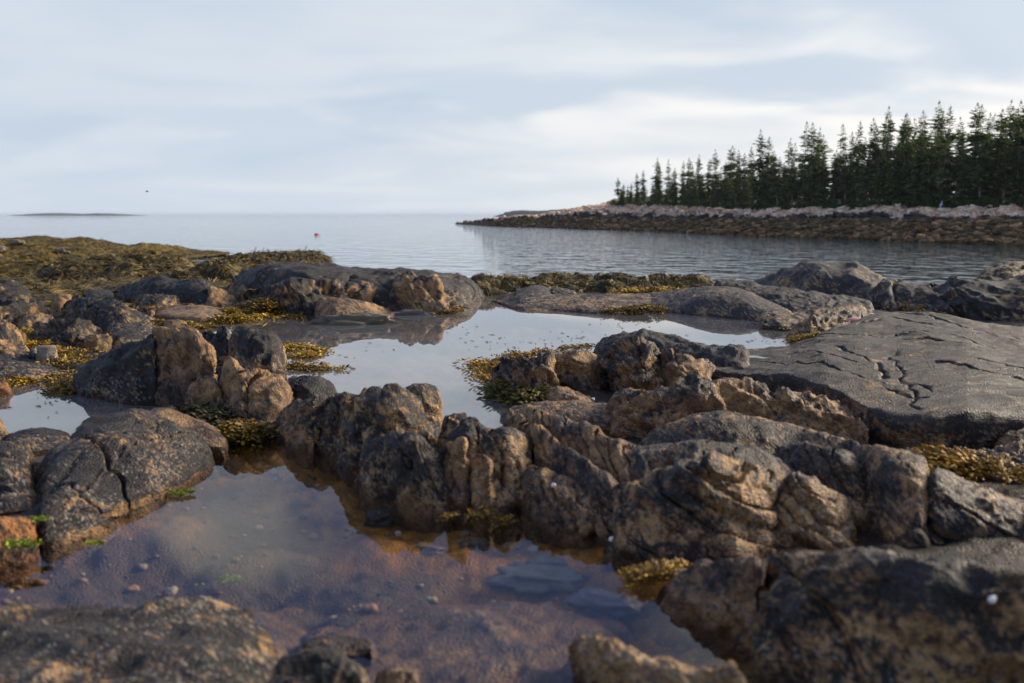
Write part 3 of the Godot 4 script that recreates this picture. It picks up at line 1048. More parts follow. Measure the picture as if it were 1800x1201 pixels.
# ---------------------------------------------------------------- smooth bodies
func body(caps: Array, cell: float, blend: float) -> ArrayMesh:      # tapered capsules joined by a smooth minimum, meshed as surface nets
	var lo := Vector3(1e9, 1e9, 1e9)
	var hi := -lo
	for q in caps:
		for e in 2:
			lo = lo.min(q[e] - Vector3.ONE * (q[2 + e] + cell * 2.0))
			hi = hi.max(q[e] + Vector3.ONE * (q[2 + e] + cell * 2.0))
	var nx := int((hi.x - lo.x) / cell) + 2
	var ny := int((hi.y - lo.y) / cell) + 2
	var nz := int((hi.z - lo.z) / cell) + 2
	var f := PackedFloat32Array()
	f.resize(nx * ny * nz)
	for i in nx:
		for j in ny:
			for k in nz:
				var p := lo + Vector3(i, j, k) * cell
				var s := 0.0
				for q in caps:
					var ab: Vector3 = q[1] - q[0]
					var t := clampf((p - q[0]).dot(ab) / maxf(ab.length_squared(), 1e-9), 0.0, 1.0)
					s += exp(-((p - q[0] - ab * t).length() - lerpf(q[2], q[3], t)) / blend)
				f[(i * ny + j) * nz + k] = -blend * log(maxf(s, 1e-30))
	var at := {}
	var v := PackedVector3Array()
	var c := PackedColorArray()
	for i in nx - 1:
		for j in ny - 1:
			for k in nz - 1:
				var sum := Vector3.ZERO
				var m := 0
				for e in 12:
					var ax := e / 4
					var b := [e & 1, (e >> 1) & 1]
					var o := [Vector3i(0, b[0], b[1]), Vector3i(b[0], 0, b[1]), Vector3i(b[0], b[1], 0)][ax] as Vector3i
					var u := o
					u[ax] = 1
					var fa := f[((i + o.x) * ny + j + o.y) * nz + k + o.z]
					var fb := f[((i + u.x) * ny + j + u.y) * nz + k + u.z]
					if (fa < 0.0) != (fb < 0.0):
						sum += Vector3(o).lerp(Vector3(u), fa / (fa - fb))
						m += 1
				if m:
					at[(i * ny + j) * nz + k] = v.size()
					var p := lo + (Vector3(i, j, k) + sum / m) * cell
					v.append(p)
					var best := 1e9
					var col := Color.WHITE
					for q in caps:
						var ab: Vector3 = q[1] - q[0]
						var t := clampf((p - q[0]).dot(ab) / maxf(ab.length_squared(), 1e-9), 0.0, 1.0)
						var d: float = (p - q[0] - ab * t).length() - lerpf(q[2], q[3], t)
						if d < best:
							best = d
							col = q[4]
					c.append(col)
	var idx := PackedInt32Array()
	for i in range(1, nx - 1):
		for j in range(1, ny - 1):
			for k in range(1, nz - 1):
				var a := f[(i * ny + j) * nz + k]
				for ax in 3:
					var s := [ny * nz, nz, 1][ax] as int
					var here := (i * ny + j) * nz + k
					var b := f[here + s]
					if (a < 0.0) == (b < 0.0): continue
					var s1 := [nz, 1, ny * nz][ax] as int
					var s2 := [1, ny * nz, nz][ax] as int
					var q := [here, here - s1, here - s1 - s2, here - s2]
					if not (at.has(q[0]) and at.has(q[1]) and at.has(q[2]) and at.has(q[3])): continue
					if a < 0.0: idx.append_array([at[q[0]], at[q[2]], at[q[1]], at[q[0]], at[q[3]], at[q[2]]])
					else: idx.append_array([at[q[0]], at[q[1]], at[q[2]], at[q[0]], at[q[2]], at[q[3]]])
	var st := SurfaceTool.new()
	st.create_from(arrays(v, idx, null, c), 0)
	st.generate_normals()
	return st.commit()


func person(label: String, at: Vector3, turn: float, top: Color, legs: Color, hat: Color, bend: float) -> void:
	var skin := Color(0.45, 0.28, 0.2)
	var hip := Vector3(0, 0.92, 0)
	var neck := hip + Vector3(0, 0.55 * cos(bend), 0.55 * sin(bend))
	var skull := neck + Vector3(0, 0.2, 0.06 + 0.1 * bend)
	var caps := [[hip + Vector3(0, 0.02, 0), hip + (neck - hip) * 0.55, 0.15, 0.155, top], [hip + (neck - hip) * 0.55, neck - Vector3(0, 0.06, 0), 0.155, 0.11, top], [neck - Vector3(0, 0.04, 0), skull, 0.055, 0.06, skin], [skull, skull + Vector3(0, 0.04, 0.01), 0.095, 0.09, skin], [skull + Vector3(0, 0.07, -0.01), skull + Vector3(0, 0.09, 0), 0.1, 0.08, hat], [skull + Vector3(0, -0.01, 0.1), skull + Vector3(0, -0.02, 0.115), 0.018, 0.015, skin]]
	for s in [-1.0, 1.0]:
		var sh: Vector3 = neck + Vector3(s * 0.17, -0.07, 0)
		var el: Vector3 = sh + Vector3(s * 0.07, -0.28, 0.04 + 0.08 * bend)
		var wr: Vector3 = el + Vector3(-s * 0.03, -0.2, 0.14)
		caps.append_array([[neck - Vector3(0, 0.07, 0), sh, 0.08, 0.065, top], [sh, el, 0.058, 0.045, top], [el, wr, 0.042, 0.032, skin], [wr, wr + Vector3(0, -0.07, 0.04), 0.034, 0.022, skin]])
		var kn := Vector3(s * 0.1, 0.49, 0.05 * s + 0.03)
		var an := Vector3(s * 0.11, 0.08, 0.09 * s)
		caps.append_array([[hip + Vector3(s * 0.09, -0.02, 0), kn, 0.1, 0.068, legs], [kn, an, 0.064, 0.045, legs], [an - Vector3(0, 0.03, 0.03), an + Vector3(0, -0.045, 0.14), 0.045, 0.032, Color(0.05, 0.045, 0.04)]])
	var o := put("person", body(caps, 0.034, 0.02), M.plain)
	o.position = at
	o.rotation.y = turn
	tag(o, label, "person")


func bar(st: Array, a: Vector3, b: Vector3, r0: float, r1: float, col: Color, sides := 7) -> void:      # a tapered bar added to [vertices, colours, indices]
	var d := (b - a).normalized()
	var x := d.cross(Vector3(0.3, 0.2, 1)).normalized()
	var y := d.cross(x)
	var k: int = st[0].size()
	for e in 2:
		for q in sides:
			var t := TAU * q / sides
			st[0].append((b if e else a) + (x * cos(t) + y * sin(t)) * (r1 if e else r0))
			st[1].append(col)
	for q in sides:
		var p := k + q
		var s := k + (q + 1) % sides
		st[2].append_array([p, p + sides, s, s, p + sides, s + sides])
	for e in 2:
		for q in range(1, sides - 1):
			st[2].append_array([k + e * sides, k + e * sides + q, k + e * sides + q + 1] if e else [k, k + q + 1, k + q])


func from_bars(st: Array) -> ArrayMesh:
	return arrays(PackedVector3Array(st[0]), PackedInt32Array(st[2]), null, PackedColorArray(st[1]))


func deadwood(called: String, label: String, at: Vector3, h: float, lean: Vector3, twigs: int, category: String) -> void:
	var o := base(called, at)
	tag(o, label, category)
	var col := Color(0.3, 0.28, 0.25)
	var st := [[], [], []]
	var p := Vector3(0, -0.2, 0)
	var d := lean.normalized()
	for k in 6:
		var q := p + d * h / 6.0
		bar(st, p, q, 0.05 * h * (1.0 - k / 7.0) * 0.35, 0.05 * h * (1.0 - (k + 1) / 7.0) * 0.35, col)
		p = q
		d = (d + Vector3(rng.randfn(), rng.randfn(), rng.randfn()) * 0.08).normalized()
	put("trunk", from_bars(st), M.plain, o)
	for k in twigs:
		var bt := [[], [], []]
		var s := lean.normalized() * h * rng.randf_range(0.15, 0.95)
		var a := rng.randf() * TAU
		var w := Vector3(cos(a), rng.randf_range(-0.2, 0.5), sin(a)).normalized()
		var l := h * rng.randf_range(0.15, 0.4)
		bar(bt, s, s + w * l * 0.5, 0.03, 0.02, col, 5)
		bar(bt, s + w * l * 0.5, s + w * l + Vector3(0, -0.1 * l, 0), 0.02, 0.008, col, 5)
		bar(bt, s + w * l * 0.5, s + w * l * 0.9 + w.cross(Vector3.UP) * l * 0.25, 0.014, 0.006, col, 5)
		put("branch", from_bars(bt), M.plain, o)


func crab(at: Vector3) -> void:
	var where := surface_near(at)
	var o := base("crab_shell", where[0] + Vector3(0, 0.004, 0), 0.3)
	tag(o, "pinkish empty crab shell with pale underside lying on the grey platform", "crab")
	var v := PackedVector3Array()
	var nu := 33
	var nv := 13
	for i in nu:
		for j in nv:
			var a := -TAU * (i % (nu - 1)) / (nu - 1)
			var b := (float(j) / (nv - 1) - 0.5) * PI
			var rim := 1.0 + 0.05 * sin(a * 9.0) * cos(b)
			v.append(Vector3(cos(a) * cos(b) * 0.078 * rim, 0.022 + sin(b) * (0.026 if b > 0 else 0.012), sin(a) * cos(b) * 0.05 * rim))
	put("carapace", arrays(v, grid_index(nu, nv), grid_normals(v, nu, nv)), M.crab_red, o)
	var under := put("underside", lump(Vector3(0.055, 0.009, 0.022), 1.0, 8), M.crab_pale, o)
	under.position = Vector3(0.0, 0.012, 0.04)
	for s in [-1.0, 1.0]:
		for k in 4:
			var st := [[], [], []]
			var from := Vector3(s * 0.06, 0.016, -0.025 + k * 0.016)
			var knee: Vector3 = from + Vector3(s * 0.028, 0.012, (k - 1.5) * 0.012)
			bar(st, from, knee, 0.006, 0.005, Color(0.4, 0.22, 0.18), 6)
			bar(st, knee, knee + Vector3(s * 0.014, -0.024, (k - 1.5) * 0.012), 0.005, 0.002, Color(0.45, 0.3, 0.24), 6)
			put("leg", from_bars(st), M.plain, o)
	var bit := put("shell_fragment", lump(Vector3(0.024, 0.004, 0.01), 5.0, 7), M.shell)
	var w2 := surface_near(at + Vector3(0.17, 0, 0.0))
	bit.position = w2[0] + Vector3(0, 0.004, 0)
	tag(bit, "white shell fragment lying right of the crab shell", "shell")


func _ready() -> void:
	rng.seed = 2024
	# camera
	var cam := Camera3D.new()
	cam.name = "camera"
	add_child(cam)
	cam.position = eye
	cam.rotation.x = -0.12646
	cam.fov = 37.88
	cam.near = 0.05
	cam.far = 20000.0
	var lens := CameraAttributesPhysical.new()
	lens.frustum_focal_length = 35.0
	lens.frustum_focus_distance = 8.0
	lens.frustum_near = 0.05
	lens.frustum_far = 20000.0
	lens.exposure_aperture = 2.8
	cam.attributes = lens
	cam.fov = 37.88
	cam.current = true
	# sky and sun
	var az := deg_to_rad(62.0)
	var el := deg_to_rad(24.0)
	var sun_dir := Vector3(sin(az) * cos(el), sin(el), -cos(az) * cos(el))
	var world := WorldEnvironment.new()
	world.name = "world"
	var env := Environment.new()
	env.background_mode = Environment.BG_SKY
	env.sky = Sky.new()
	env.sky.sky_material = make_sky(sun_dir)
	env.tonemap_mode = Environment.TONE_MAPPER_LINEAR
	env.tonemap_exposure = 1.55
	env.sdfgi_enabled = true
	env.ssao_enabled = true
	env.ssil_enabled = true
	env.fog_enabled = true
	env.fog_density = 0.00005
	env.fog_light_color = Color(0.86, 0.92, 1.0)
	world.environment = env
	add_child(world)
	var sun := DirectionalLight3D.new()
	sun.name = "sun"
	sun.light_energy = 1.6
	sun.light_color = Color(1.0, 0.93, 0.83)
	sun.light_angular_distance = 22.0
	sun.shadow_enabled = true
	add_child(sun)
	sun.look_at_from_position(Vector3.ZERO, -sun_dir)
	# noise fields and materials
	n_low = noise(1, 1.0)
	n_fbm = noise(2, 1.0, 4)
	n_fine = noise(3, 38.0, 2)
	n_col = noise(4, 2.6, 4)
	n_mot = noise(5, 11.0, 3)
	n_cell = noise(6, 1.0, 1, FastNoiseLite.TYPE_CELLULAR)
	n_cell.cellular_return_type = FastNoiseLite.RETURN_DISTANCE2_SUB
	n_cell.cellular_jitter = 0.9
	n_step = noise(6, 1.0, 1, FastNoiseLite.TYPE_CELLULAR)
	n_step.cellular_return_type = FastNoiseLite.RETURN_CELL_VALUE
	n_step.cellular_jitter = 0.9
	n_speck = noise(8, 95.0, 2)
	make_materials()
	mat("shell", lin(0.75, 0.73, 0.68), 0.5)
	mat("crab_red", lin(0.42, 0.2, 0.17), 0.45)
	mat("crab_pale", lin(0.6, 0.45, 0.28), 0.6)
	mat("barnacle", lin(0.20, 0.165, 0.115), 0.9, 0.3)
	mat("buoy_red", lin(0.75, 0.06, 0.03), 0.4)
	mat("pink", lin(0.5, 0.4, 0.35), 0.85, 0.3)
	mat("far_woods", lin(0.05, 0.065, 0.05), 1.0, 0.0)
	make_frond()
	# ground, pools, sea, far land
	for q in [[[-0.113, -12.308, -0.317, -12.575, -0.564, -11.572, -1.245, -10.85, -2.052, -10.521, -2.954, -11.2, -2.88, -9.644, -3.07, -8.9, -2.634, -7.883, -2.089, -7.883, -1.557, -6.411, -1.099, -5.573, -0.542, -4.653, -0.264, -4.528, 0.097, -4.785, 0.194, -5.573, 0.346, -6.66, 0.863, -7.883, 1.347, -6.66, 2.212, -7.376, 2.706, -9.232, 2.596, -10.521, 1.867, -10.85, 0.996, -10.85, 0, -11.572], 0.17, 0.25], [[-1.85, -2.687, -1.559, -2.928, -1.386, -3.415, -1.3, -3.896, -1.333, -4.528, -1.23, -4.59, -0.685, -4.189, -0.209, -3.562, 0.123, -3.487, 0.383, -3.094, 0.572, -2.928, 0.679, -2.269, 0.734, -1.721, 0, -1.579, -0.592, -1.613, -1.203, -1.802], 0.085, 0.12], [[-3.287, -5.395, -3.202, -6.293, -3.078, -6.66, -2.681, -6.179, -2.165, -5.573, -1.757, -5.311, -1.694, -4.854, -2.089, -4.785, -1.815, -4.087, -2.341, -4.087], 0.10, 0.15], [[4.225, -10.521, 4.854, -10.85, 5.568, -10.212, 4.517, -8.261, 4.292, -8.676, 4.209, -9.644], 0.12, 0.2]]:
		var poly := polygon(q[0])
		var box := Rect2(poly[0], Vector2.ZERO)
		for p in poly: box = box.expand(p)
		pools.append([poly, box, q[1], q[2]])
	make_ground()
	for q in pools: make_pool(q)
	ground_weed()
	bed_pebbles()
	make_sea()
	make_headland([-25.2, 0, -444.06, -25.29, 0.111, -445.7, -25.33, 0.231, -446.4, -25.39, 0.323, -447.42, -25.44, 0.467, -448.32, -10.611, 0, -373.87, -10.743, 1.442, -378.71, -10.79, 1.859, -380.41, -10.892, 2.055, -384.02, -10.973, 2.258, -386.92, 0, 0, -338.21, 0, 2.246, -346.25, 0, 2.626, -348.95, 0, 3.001, -355.17, 0, 3.19, -360.07, 9.164, 0, -322.82, 9.473, 2.684, -334.05, 9.574, 3.62, -337.75, 9.823, 4, -346.57, 10.018, 4.199, -353.46, 16.801, 0, -295.87, 17.597, 2.953, -310.29, 17.855, 4, -314.98, 18.491, 5.467, -326.39, 18.99, 6.072, -335.27, 23.26, 0, -273.07, 24.67, 3.021, -290.02, 25.12, 4.166, -295.5, 26.24, 6.43, -308.95, 27.12, 7.229, -319.41, 29.87, 0, -262.94, 31.74, 2.898, -279.84, 32.34, 4.16, -285.31, 33.83, 6.852, -298.72, 35, 7.645, -309.16, 37.63, 0, -236.6, 40.24, 2.859, -253.4, 41.08, 4, -258.83, 43.15, 6.293, -272.17, 44.78, 7.173, -282.54, 42.69, 0, -208.7, 46.02, 2.859, -225.37, 47.1, 3.74, -230.77, 49.76, 5.371, -244, 51.83, 6.428, -254.3, 47.75, 0, -186.68, 51.86, 2.857, -203.17, 53.2, 3.648, -208.51, 56.49, 5.121, -221.6, 59.06, 5.953, -231.78, 54.09, 0, -172.98, 59.05, 2.828, -189.24, 60.66, 3.562, -194.5, 64.62, 5.166, -207.41, 67.72, 5.832, -217.44, 58.24, 0, -157.56, 64, 2.926, -173.56, 65.87, 3.598, -178.73, 70.47, 5.291, -191.42, 74.08, 5.922, -201.28, 61.72, 0, -144.66, 68.23, 3.007, -160.36, 70.36, 3.535, -165.43, 75.56, 5.299, -177.89, 79.64, 5.896, -187.57, 65.91, 0, -136.28, 73.14, 2.976, -151.67, 75.5, 3.559, -156.64, 81.28, 5.138, -168.84, 85.81, 5.703, -178.31, 68.4, 0, -126.51, 76.3, 3.044, -141.57, 78.88, 3.588, -146.42, 85.2, 5.068, -158.35, 90.15, 5.6, -167.61, 70.26, 0, -107.27, 79.37, 3.042, -121.62, 82.34, 3.574, -126.25, 89.63, 4.928, -137.61, 95.33, 5.48, -146.43, 69.52, 0, -81.25, 80.34, 3.044, -94.37, 83.87, 3.612, -98.59, 92.54, 4.857, -108.94, 99.3, 5.445, -116.97])
	# rocks
	rock("speckled_lump", "speckled tan rock knob at the pointed left end of the big dark foreground boulder", "boulder", "foreground boulders", {"tan": 0.85, "layer": 0.15, "grey": 1.15}, [0.389, 3, -2.461, 0.401, 2.999, -2.54, 0.419, 2.969, -2.659, 0.447, 2.85, -2.837, 0.435, 3, -2.388, 0.447, 3.059, -2.467, 0.468, 3.046, -2.585, 0.5, 2.85, -2.762, 0.478, 3, -2.319, 0.491, 3.107, -2.398, 0.514, 3.102, -2.516, 0.55, 2.85, -2.692, 0.535, 3, -2.263, 0.549, 3.136, -2.342, 0.575, 3.13, -2.459, 0.616, 2.85, -2.634, 0.579, 3, -2.222, 0.594, 3.144, -2.301, 0.623, 3.137, -2.417, 0.668, 2.85, -2.592])
	rock("foreground_boulder", "big dark blurred boulder in the bottom right corner with a hollow in its crest", "boulder", "foreground boulders", {"tan": 0.52, "grey": 1.2, "layer": 0.6, "thick": 0.22, "amp": 0.8, "crack": 0.7, "s": 0.4}, [0.547, 3, -2.09, 0.565, 3.199, -2.189, 0.619, 3.153, -2.402, 0.676, 2.85, -2.625, 0.619, 3, -1.972, 0.638, 3.261, -2.071, 0.702, 3.228, -2.282, 0.769, 2.85, -2.502, 0.69, 3, -1.901, 0.711, 3.287, -1.999, 0.783, 3.262, -2.207, 0.859, 2.85, -2.424, 0.746, 3, -1.866, 0.769, 3.293, -1.965, 0.847, 3.277, -2.171, 0.93, 2.85, -2.385, 0.811, 3, -1.833, 0.837, 3.275, -1.931, 0.921, 3.276, -2.135, 1.013, 2.85, -2.346, 0.875, 3, -1.802, 0.903, 3.276, -1.899, 0.994, 3.273, -2.099, 1.092, 2.85, -2.307, 0.984, 3, -1.802, 1.014, 3.305, -1.899, 1.114, 3.304, -2.095, 1.222, 2.85, -2.298, 1.115, 3, -1.802, 1.148, 3.322, -1.899, 1.258, 3.318, -2.089, 1.377, 2.85, -2.286])
	rock("pale_boulder", "pale tan low boulder cut off by the bottom edge below the amber channel", "boulder", "foreground boulders", {"tan": 0.9, "layer": 0.35, "grey": 1.15}, [0.129, 3, -2.036, 0.131, 3.041, -2.086, 0.138, 3.016, -2.186, 0.148, 2.85, -2.356, 0.176, 3, -1.948, 0.18, 3.095, -1.998, 0.188, 3.073, -2.097, 0.204, 2.85, -2.267, 0.25, 3, -1.878, 0.255, 3.096, -1.928, 0.268, 3.069, -2.027, 0.29, 2.85, -2.195, 0.333, 3, -1.833, 0.34, 3.101, -1.883, 0.357, 3.077, -1.982, 0.387, 2.85, -2.149, 0.437, 3, -1.802, 0.446, 3.085, -1.851, 0.469, 3.058, -1.948, 0.509, 2.85, -2.114])
	rock("mottled_slab", "broad mottled grey slab filling the bottom left corner below the near pool", "rock outcrop", "foreground boulders", {"tan": 0.5, "grain": 0.3, "grey": 1.3, "layer": 0.08, "amp": 0.4, "crack": 0.6, "s": 0.45}, [-1.027, 3, -1.702, -1.082, 3.06, -1.809, -1.378, 3.017, -2.331, -1.592, 2.85, -2.693, -0.871, 3, -1.702, -0.919, 3.07, -1.812, -1.179, 3.039, -2.354, -1.367, 2.85, -2.729, -0.726, 3, -1.702, -0.767, 3.074, -1.815, -0.989, 3.058, -2.373, -1.151, 2.85, -2.76, -0.591, 3, -1.702, -0.625, 3.073, -1.818, -0.81, 3.071, -2.389, -0.945, 2.85, -2.786, -0.477, 3, -1.702, -0.505, 3.06, -1.819, -0.658, 3.03, -2.399, -0.769, 2.85, -2.804, -0.388, 3, -1.721, -0.412, 3.032, -1.839, -0.537, 2.943, -2.426, -0.628, 2.85, -2.836])
	rock("sunken_slab", "broad brown slab just under the water along the bottom edge", "rock outcrop", "foreground boulders", {"tan": 0.75, "amp": 0.4, "crack": 0.5, "layer": 0.1, "s": 0.3, "grey": 1.15}, [-0.413, 2.9, -1.915, -0.436, 2.95, -2.033, -0.535, 2.923, -2.523, -0.612, 2.75, -2.885, -0.233, 2.9, -1.915, -0.246, 2.962, -2.034, -0.302, 2.951, -2.531, -0.346, 2.75, -2.898, -0.058, 2.9, -1.915, -0.061, 2.964, -2.035, -0.076, 2.972, -2.535, -0.087, 2.75, -2.904, 0.118, 2.9, -1.937, 0.124, 2.953, -2.057, 0.152, 2.957, -2.556, 0.174, 2.75, -2.925, 0.25, 2.9, -1.959, 0.264, 2.926, -2.078, 0.323, 2.89, -2.575, 0.369, 2.75, -2.942, 0.34, 2.9, -2.005, 0.359, 2.889, -2.123, 0.44, 2.781, -2.617, 0.501, 2.75, -2.982])
	rock("grey_stone", "small rounded grey stone at the bottom edge beside the mottled slab", "boulder", "foreground boulders", {"tan": 0.45, "amp": 0.6, "layer": 0.35, "grey": 1.15}, [-0.449, 3, -1.781, -0.46, 3.096, -1.84, -0.484, 3.067, -1.937, -0.525, 2.85, -2.102, -0.373, 3, -1.781, -0.382, 3.129, -1.84, -0.401, 3.113, -1.938, -0.436, 2.85, -2.105, -0.314, 3, -1.781, -0.321, 3.119, -1.841, -0.338, 3.097, -1.939, -0.367, 2.85, -2.107, -0.265, 3, -1.781, -0.272, 3.082, -1.841, -0.286, 3.051, -1.94, -0.311, 2.85, -2.108])
	rock("rusty_stone", "rusty wet stone breaking the water above the small grey stone", "boulder", "foreground boulders", {"tan": 0.6, "amp": 0.4, "crack": 0.4, "s": 0.2, "layer": 0.35, "grey": 1.15}, [-0.483, 3, -2.176, -0.489, 3.003, -2.206, -0.51, 2.982, -2.303, -0.547, 2.85, -2.469, -0.419, 3, -2.147, -0.424, 3.025, -2.176, -0.442, 3.009, -2.275, -0.475, 2.85, -2.442, -0.355, 3, -2.153, -0.36, 3.016, -2.182, -0.375, 2.998, -2.281, -0.403, 2.85, -2.449, -0.313, 3, -2.176, -0.317, 3, -2.206, -0.331, 2.973, -2.305, -0.356, 2.85, -2.473])
	rock("bottom_stone", "small tan stone at the bottom edge right of the small grey stone", "boulder", "foreground boulders", {"tan": 0.9, "layer": 0.35, "grey": 1.15}, [-0.284, 3, -1.96, -0.288, 3.029, -1.99, -0.296, 3.02, -2.049, -0.317, 2.85, -2.198, -0.24, 3, -1.936, -0.243, 3.047, -1.966, -0.25, 3.041, -2.025, -0.268, 2.85, -2.174, -0.193, 3, -1.936, -0.195, 3.035, -1.966, -0.201, 3.021, -2.025, -0.216, 2.85, -2.175])
	rock("cracked_slab", "grey slab with a long diagonal crack sloping into the near pool", "rock outcrop", "slabs left of the near pool", {"tan": 0.45, "grain": 0.5, "k": 0.25, "grey": 1.4, "amp": 0.35, "crack": 0.8, "s": 0.5, "cuts": [[-1.752, -3.86, -1.408, -3.477, 0.012, 0.05], [-1.408, -3.477, -1.101, -3.082, 0.012, 0.05], [-1.646, -3.426, -1.368, -3.192, 0.006, 0.02], [-1.368, -3.192, -1.211, -3.074, 0.006, 0.02]], "layer": 0.25}, [-1.515, 3, -3.124, -1.526, 3.029, -3.152, -1.754, 3.117, -3.652, -1.925, 2.85, -4.008, -1.411, 3, -3.106, -1.421, 3.04, -3.134, -1.696, 3.157, -3.778, -1.889, 2.85, -4.207, -1.343, 3, -3.142, -1.353, 3.041, -3.17, -1.65, 3.194, -3.913, -1.852, 2.85, -4.392, -1.282, 3, -3.247, -1.291, 3.041, -3.276, -1.585, 3.216, -4.073, -1.783, 2.85, -4.581, -1.24, 3, -3.401, -1.249, 3.033, -3.43, -1.492, 3.179, -4.14, -1.659, 2.85, -4.605, -1.212, 3, -3.625, -1.221, 3.023, -3.653, -1.371, 3.125, -4.13, -1.487, 2.85, -4.482, -1.192, 3, -3.825, -1.2, 3.02, -3.854, -1.271, 3.059, -4.093, -1.343, 2.85, -4.327])
	rock("edge_slab", "dark slab block at the left edge beside a mossy crack", "rock outcrop", "slabs left of the near pool", {"tan": 0.4, "amp": 0.6, "layer": 0.25}, [-1.84, 3, -3.184, -1.862, 3.035, -3.229, -2.101, 3.113, -3.669, -2.285, 2.85, -3.99, -1.699, 3, -3.203, -1.72, 3.039, -3.249, -1.941, 3.151, -3.697, -2.113, 2.85, -4.025, -1.636, 3, -3.228, -1.656, 3.031, -3.274, -1.87, 3.142, -3.726, -2.036, 2.85, -4.057, -1.607, 3, -3.247, -1.628, 3.012, -3.293, -1.839, 3.083, -3.746, -2.002, 2.85, -4.078])
	rock("low_ledge", "low rusty ledge at the left edge dipping into the near pool", "rock outcrop", "slabs left of the near pool", {"tan": 0.6, "tint": "rust", "amp": 0.6, "layer": 0.25}, [-1.588, 3, -2.732, -1.61, 3.043, -2.777, -1.666, 3.089, -2.883, -1.756, 2.85, -3.039, -1.47, 3, -2.755, -1.491, 3.047, -2.801, -1.543, 3.092, -2.909, -1.627, 2.85, -3.068, -1.412, 3, -2.802, -1.431, 3.041, -2.849, -1.481, 3.084, -2.958, -1.562, 2.85, -3.119, -1.405, 3, -2.852, -1.425, 3.019, -2.897, -1.476, 3.038, -3.006, -1.555, 2.85, -3.168])
	rock("oval_ledge", "long low oval ledge stone below the cracked slab", "rock outcrop", "slabs left of the near pool", {"tan": 0.4, "amp": 0.6, "layer": 0.25}, [-1.415, 3, -2.887, -1.43, 3.041, -2.924, -1.48, 3.053, -3.033, -1.559, 2.85, -3.195, -1.364, 3, -2.918, -1.378, 3.049, -2.955, -1.426, 3.058, -3.065, -1.502, 2.85, -3.228, -1.316, 3, -3.009, -1.329, 3.038, -3.047, -1.376, 3.033, -3.157, -1.448, 2.85, -3.322, -1.281, 3, -3.124, -1.295, 3.005, -3.161, -1.34, 2.986, -3.272, -1.408, 2.85, -3.439])
	rock("back_slab", "low tan topped slab between the left pool and the cracked slab", "rock outcrop", "slabs left of the near pool", {"tan": 0.6, "amp": 0.5, "layer": 0.25}, [-2.106, 3, -4.037, -2.123, 3.023, -4.074, -2.281, 3.011, -4.386, -2.417, 2.85, -4.648, -2.03, 3, -4.037, -2.046, 3.032, -4.074, -2.199, 3.046, -4.389, -2.331, 2.85, -4.653, -1.961, 3, -4.067, -1.977, 3.033, -4.104, -2.124, 3.045, -4.421, -2.252, 2.85, -4.687, -1.873, 3, -4.137, -1.889, 3.018, -4.174, -2.031, 2.991, -4.494, -2.152, 2.85, -4.763])
	rock("tan_shelf", "smooth tan rock shelf behind the cracked slab below the dark mound", "rock outcrop", "slabs left of the near pool", {"tan": 1.0, "layer": 0.1, "amp": 0.3, "crack": 0.3, "s": 0.4}, [-1.524, 3, -4.087, -1.531, 3.071, -4.116, -1.648, 3.118, -4.446, -1.751, 2.85, -4.723, -1.433, 3, -4.087, -1.44, 3.071, -4.116, -1.55, 3.139, -4.448, -1.647, 2.85, -4.727, -1.314, 3, -4.087, -1.321, 3.054, -4.116, -1.423, 3.096, -4.451, -1.513, 2.85, -4.732, -1.192, 3, -4.037, -1.199, 3.041, -4.067, -1.296, 3.028, -4.403, -1.379, 2.85, -4.686])
	rock("dark_mound", "dark rounded mound with a steep black face at the head of the ridge", "rock outcrop", "blocks of the central rock ridge", {"tan": 0.12, "layer": 0.2, "grey": 1.0, "amp": 0.6400000000000001, "joint": 1, "thick": 0.125, "crack": 0.35}, [-2.472, 3, -5.536, -2.517, 3.06, -5.647, -2.617, 3.066, -5.877, -2.717, 2.85, -6.1, -2.287, 3, -5.361, -2.327, 3.13, -5.475, -2.422, 3.163, -5.706, -2.517, 2.85, -5.932, -2.095, 3, -5.229, -2.13, 3.198, -5.344, -2.219, 3.254, -5.578, -2.309, 2.85, -5.806, -1.95, 3, -5.165, -1.982, 3.238, -5.282, -2.066, 3.303, -5.517, -2.151, 2.85, -5.747, -1.864, 3, -5.134, -1.894, 3.248, -5.251, -1.975, 3.323, -5.487, -2.058, 2.85, -5.718])
	rock("tan_mound", "tan faced mound with blocky joints right of the black mound face", "rock outcrop", "blocks of the central rock ridge", {"tan": 0.9, "layer": 0.35, "crack": 1.0499999999999998, "amp": 0.6400000000000001, "grey": 1.2, "joint": 1, "thick": 0.125}, [-1.885, 3, -5.134, -1.922, 3.246, -5.269, -1.993, 3.324, -5.478, -2.072, 2.85, -5.694, -1.779, 3, -5.103, -1.813, 3.29, -5.24, -1.882, 3.34, -5.449, -1.957, 2.85, -5.666, -1.651, 3, -5.073, -1.683, 3.285, -5.209, -1.747, 3.335, -5.42, -1.818, 2.85, -5.639, -1.55, 3, -5.012, -1.582, 3.227, -5.149, -1.644, 3.283, -5.36, -1.711, 2.85, -5.58, -1.486, 3, -4.954, -1.521, 3.141, -5.089, -1.58, 3.204, -5.301, -1.646, 2.85, -5.522])
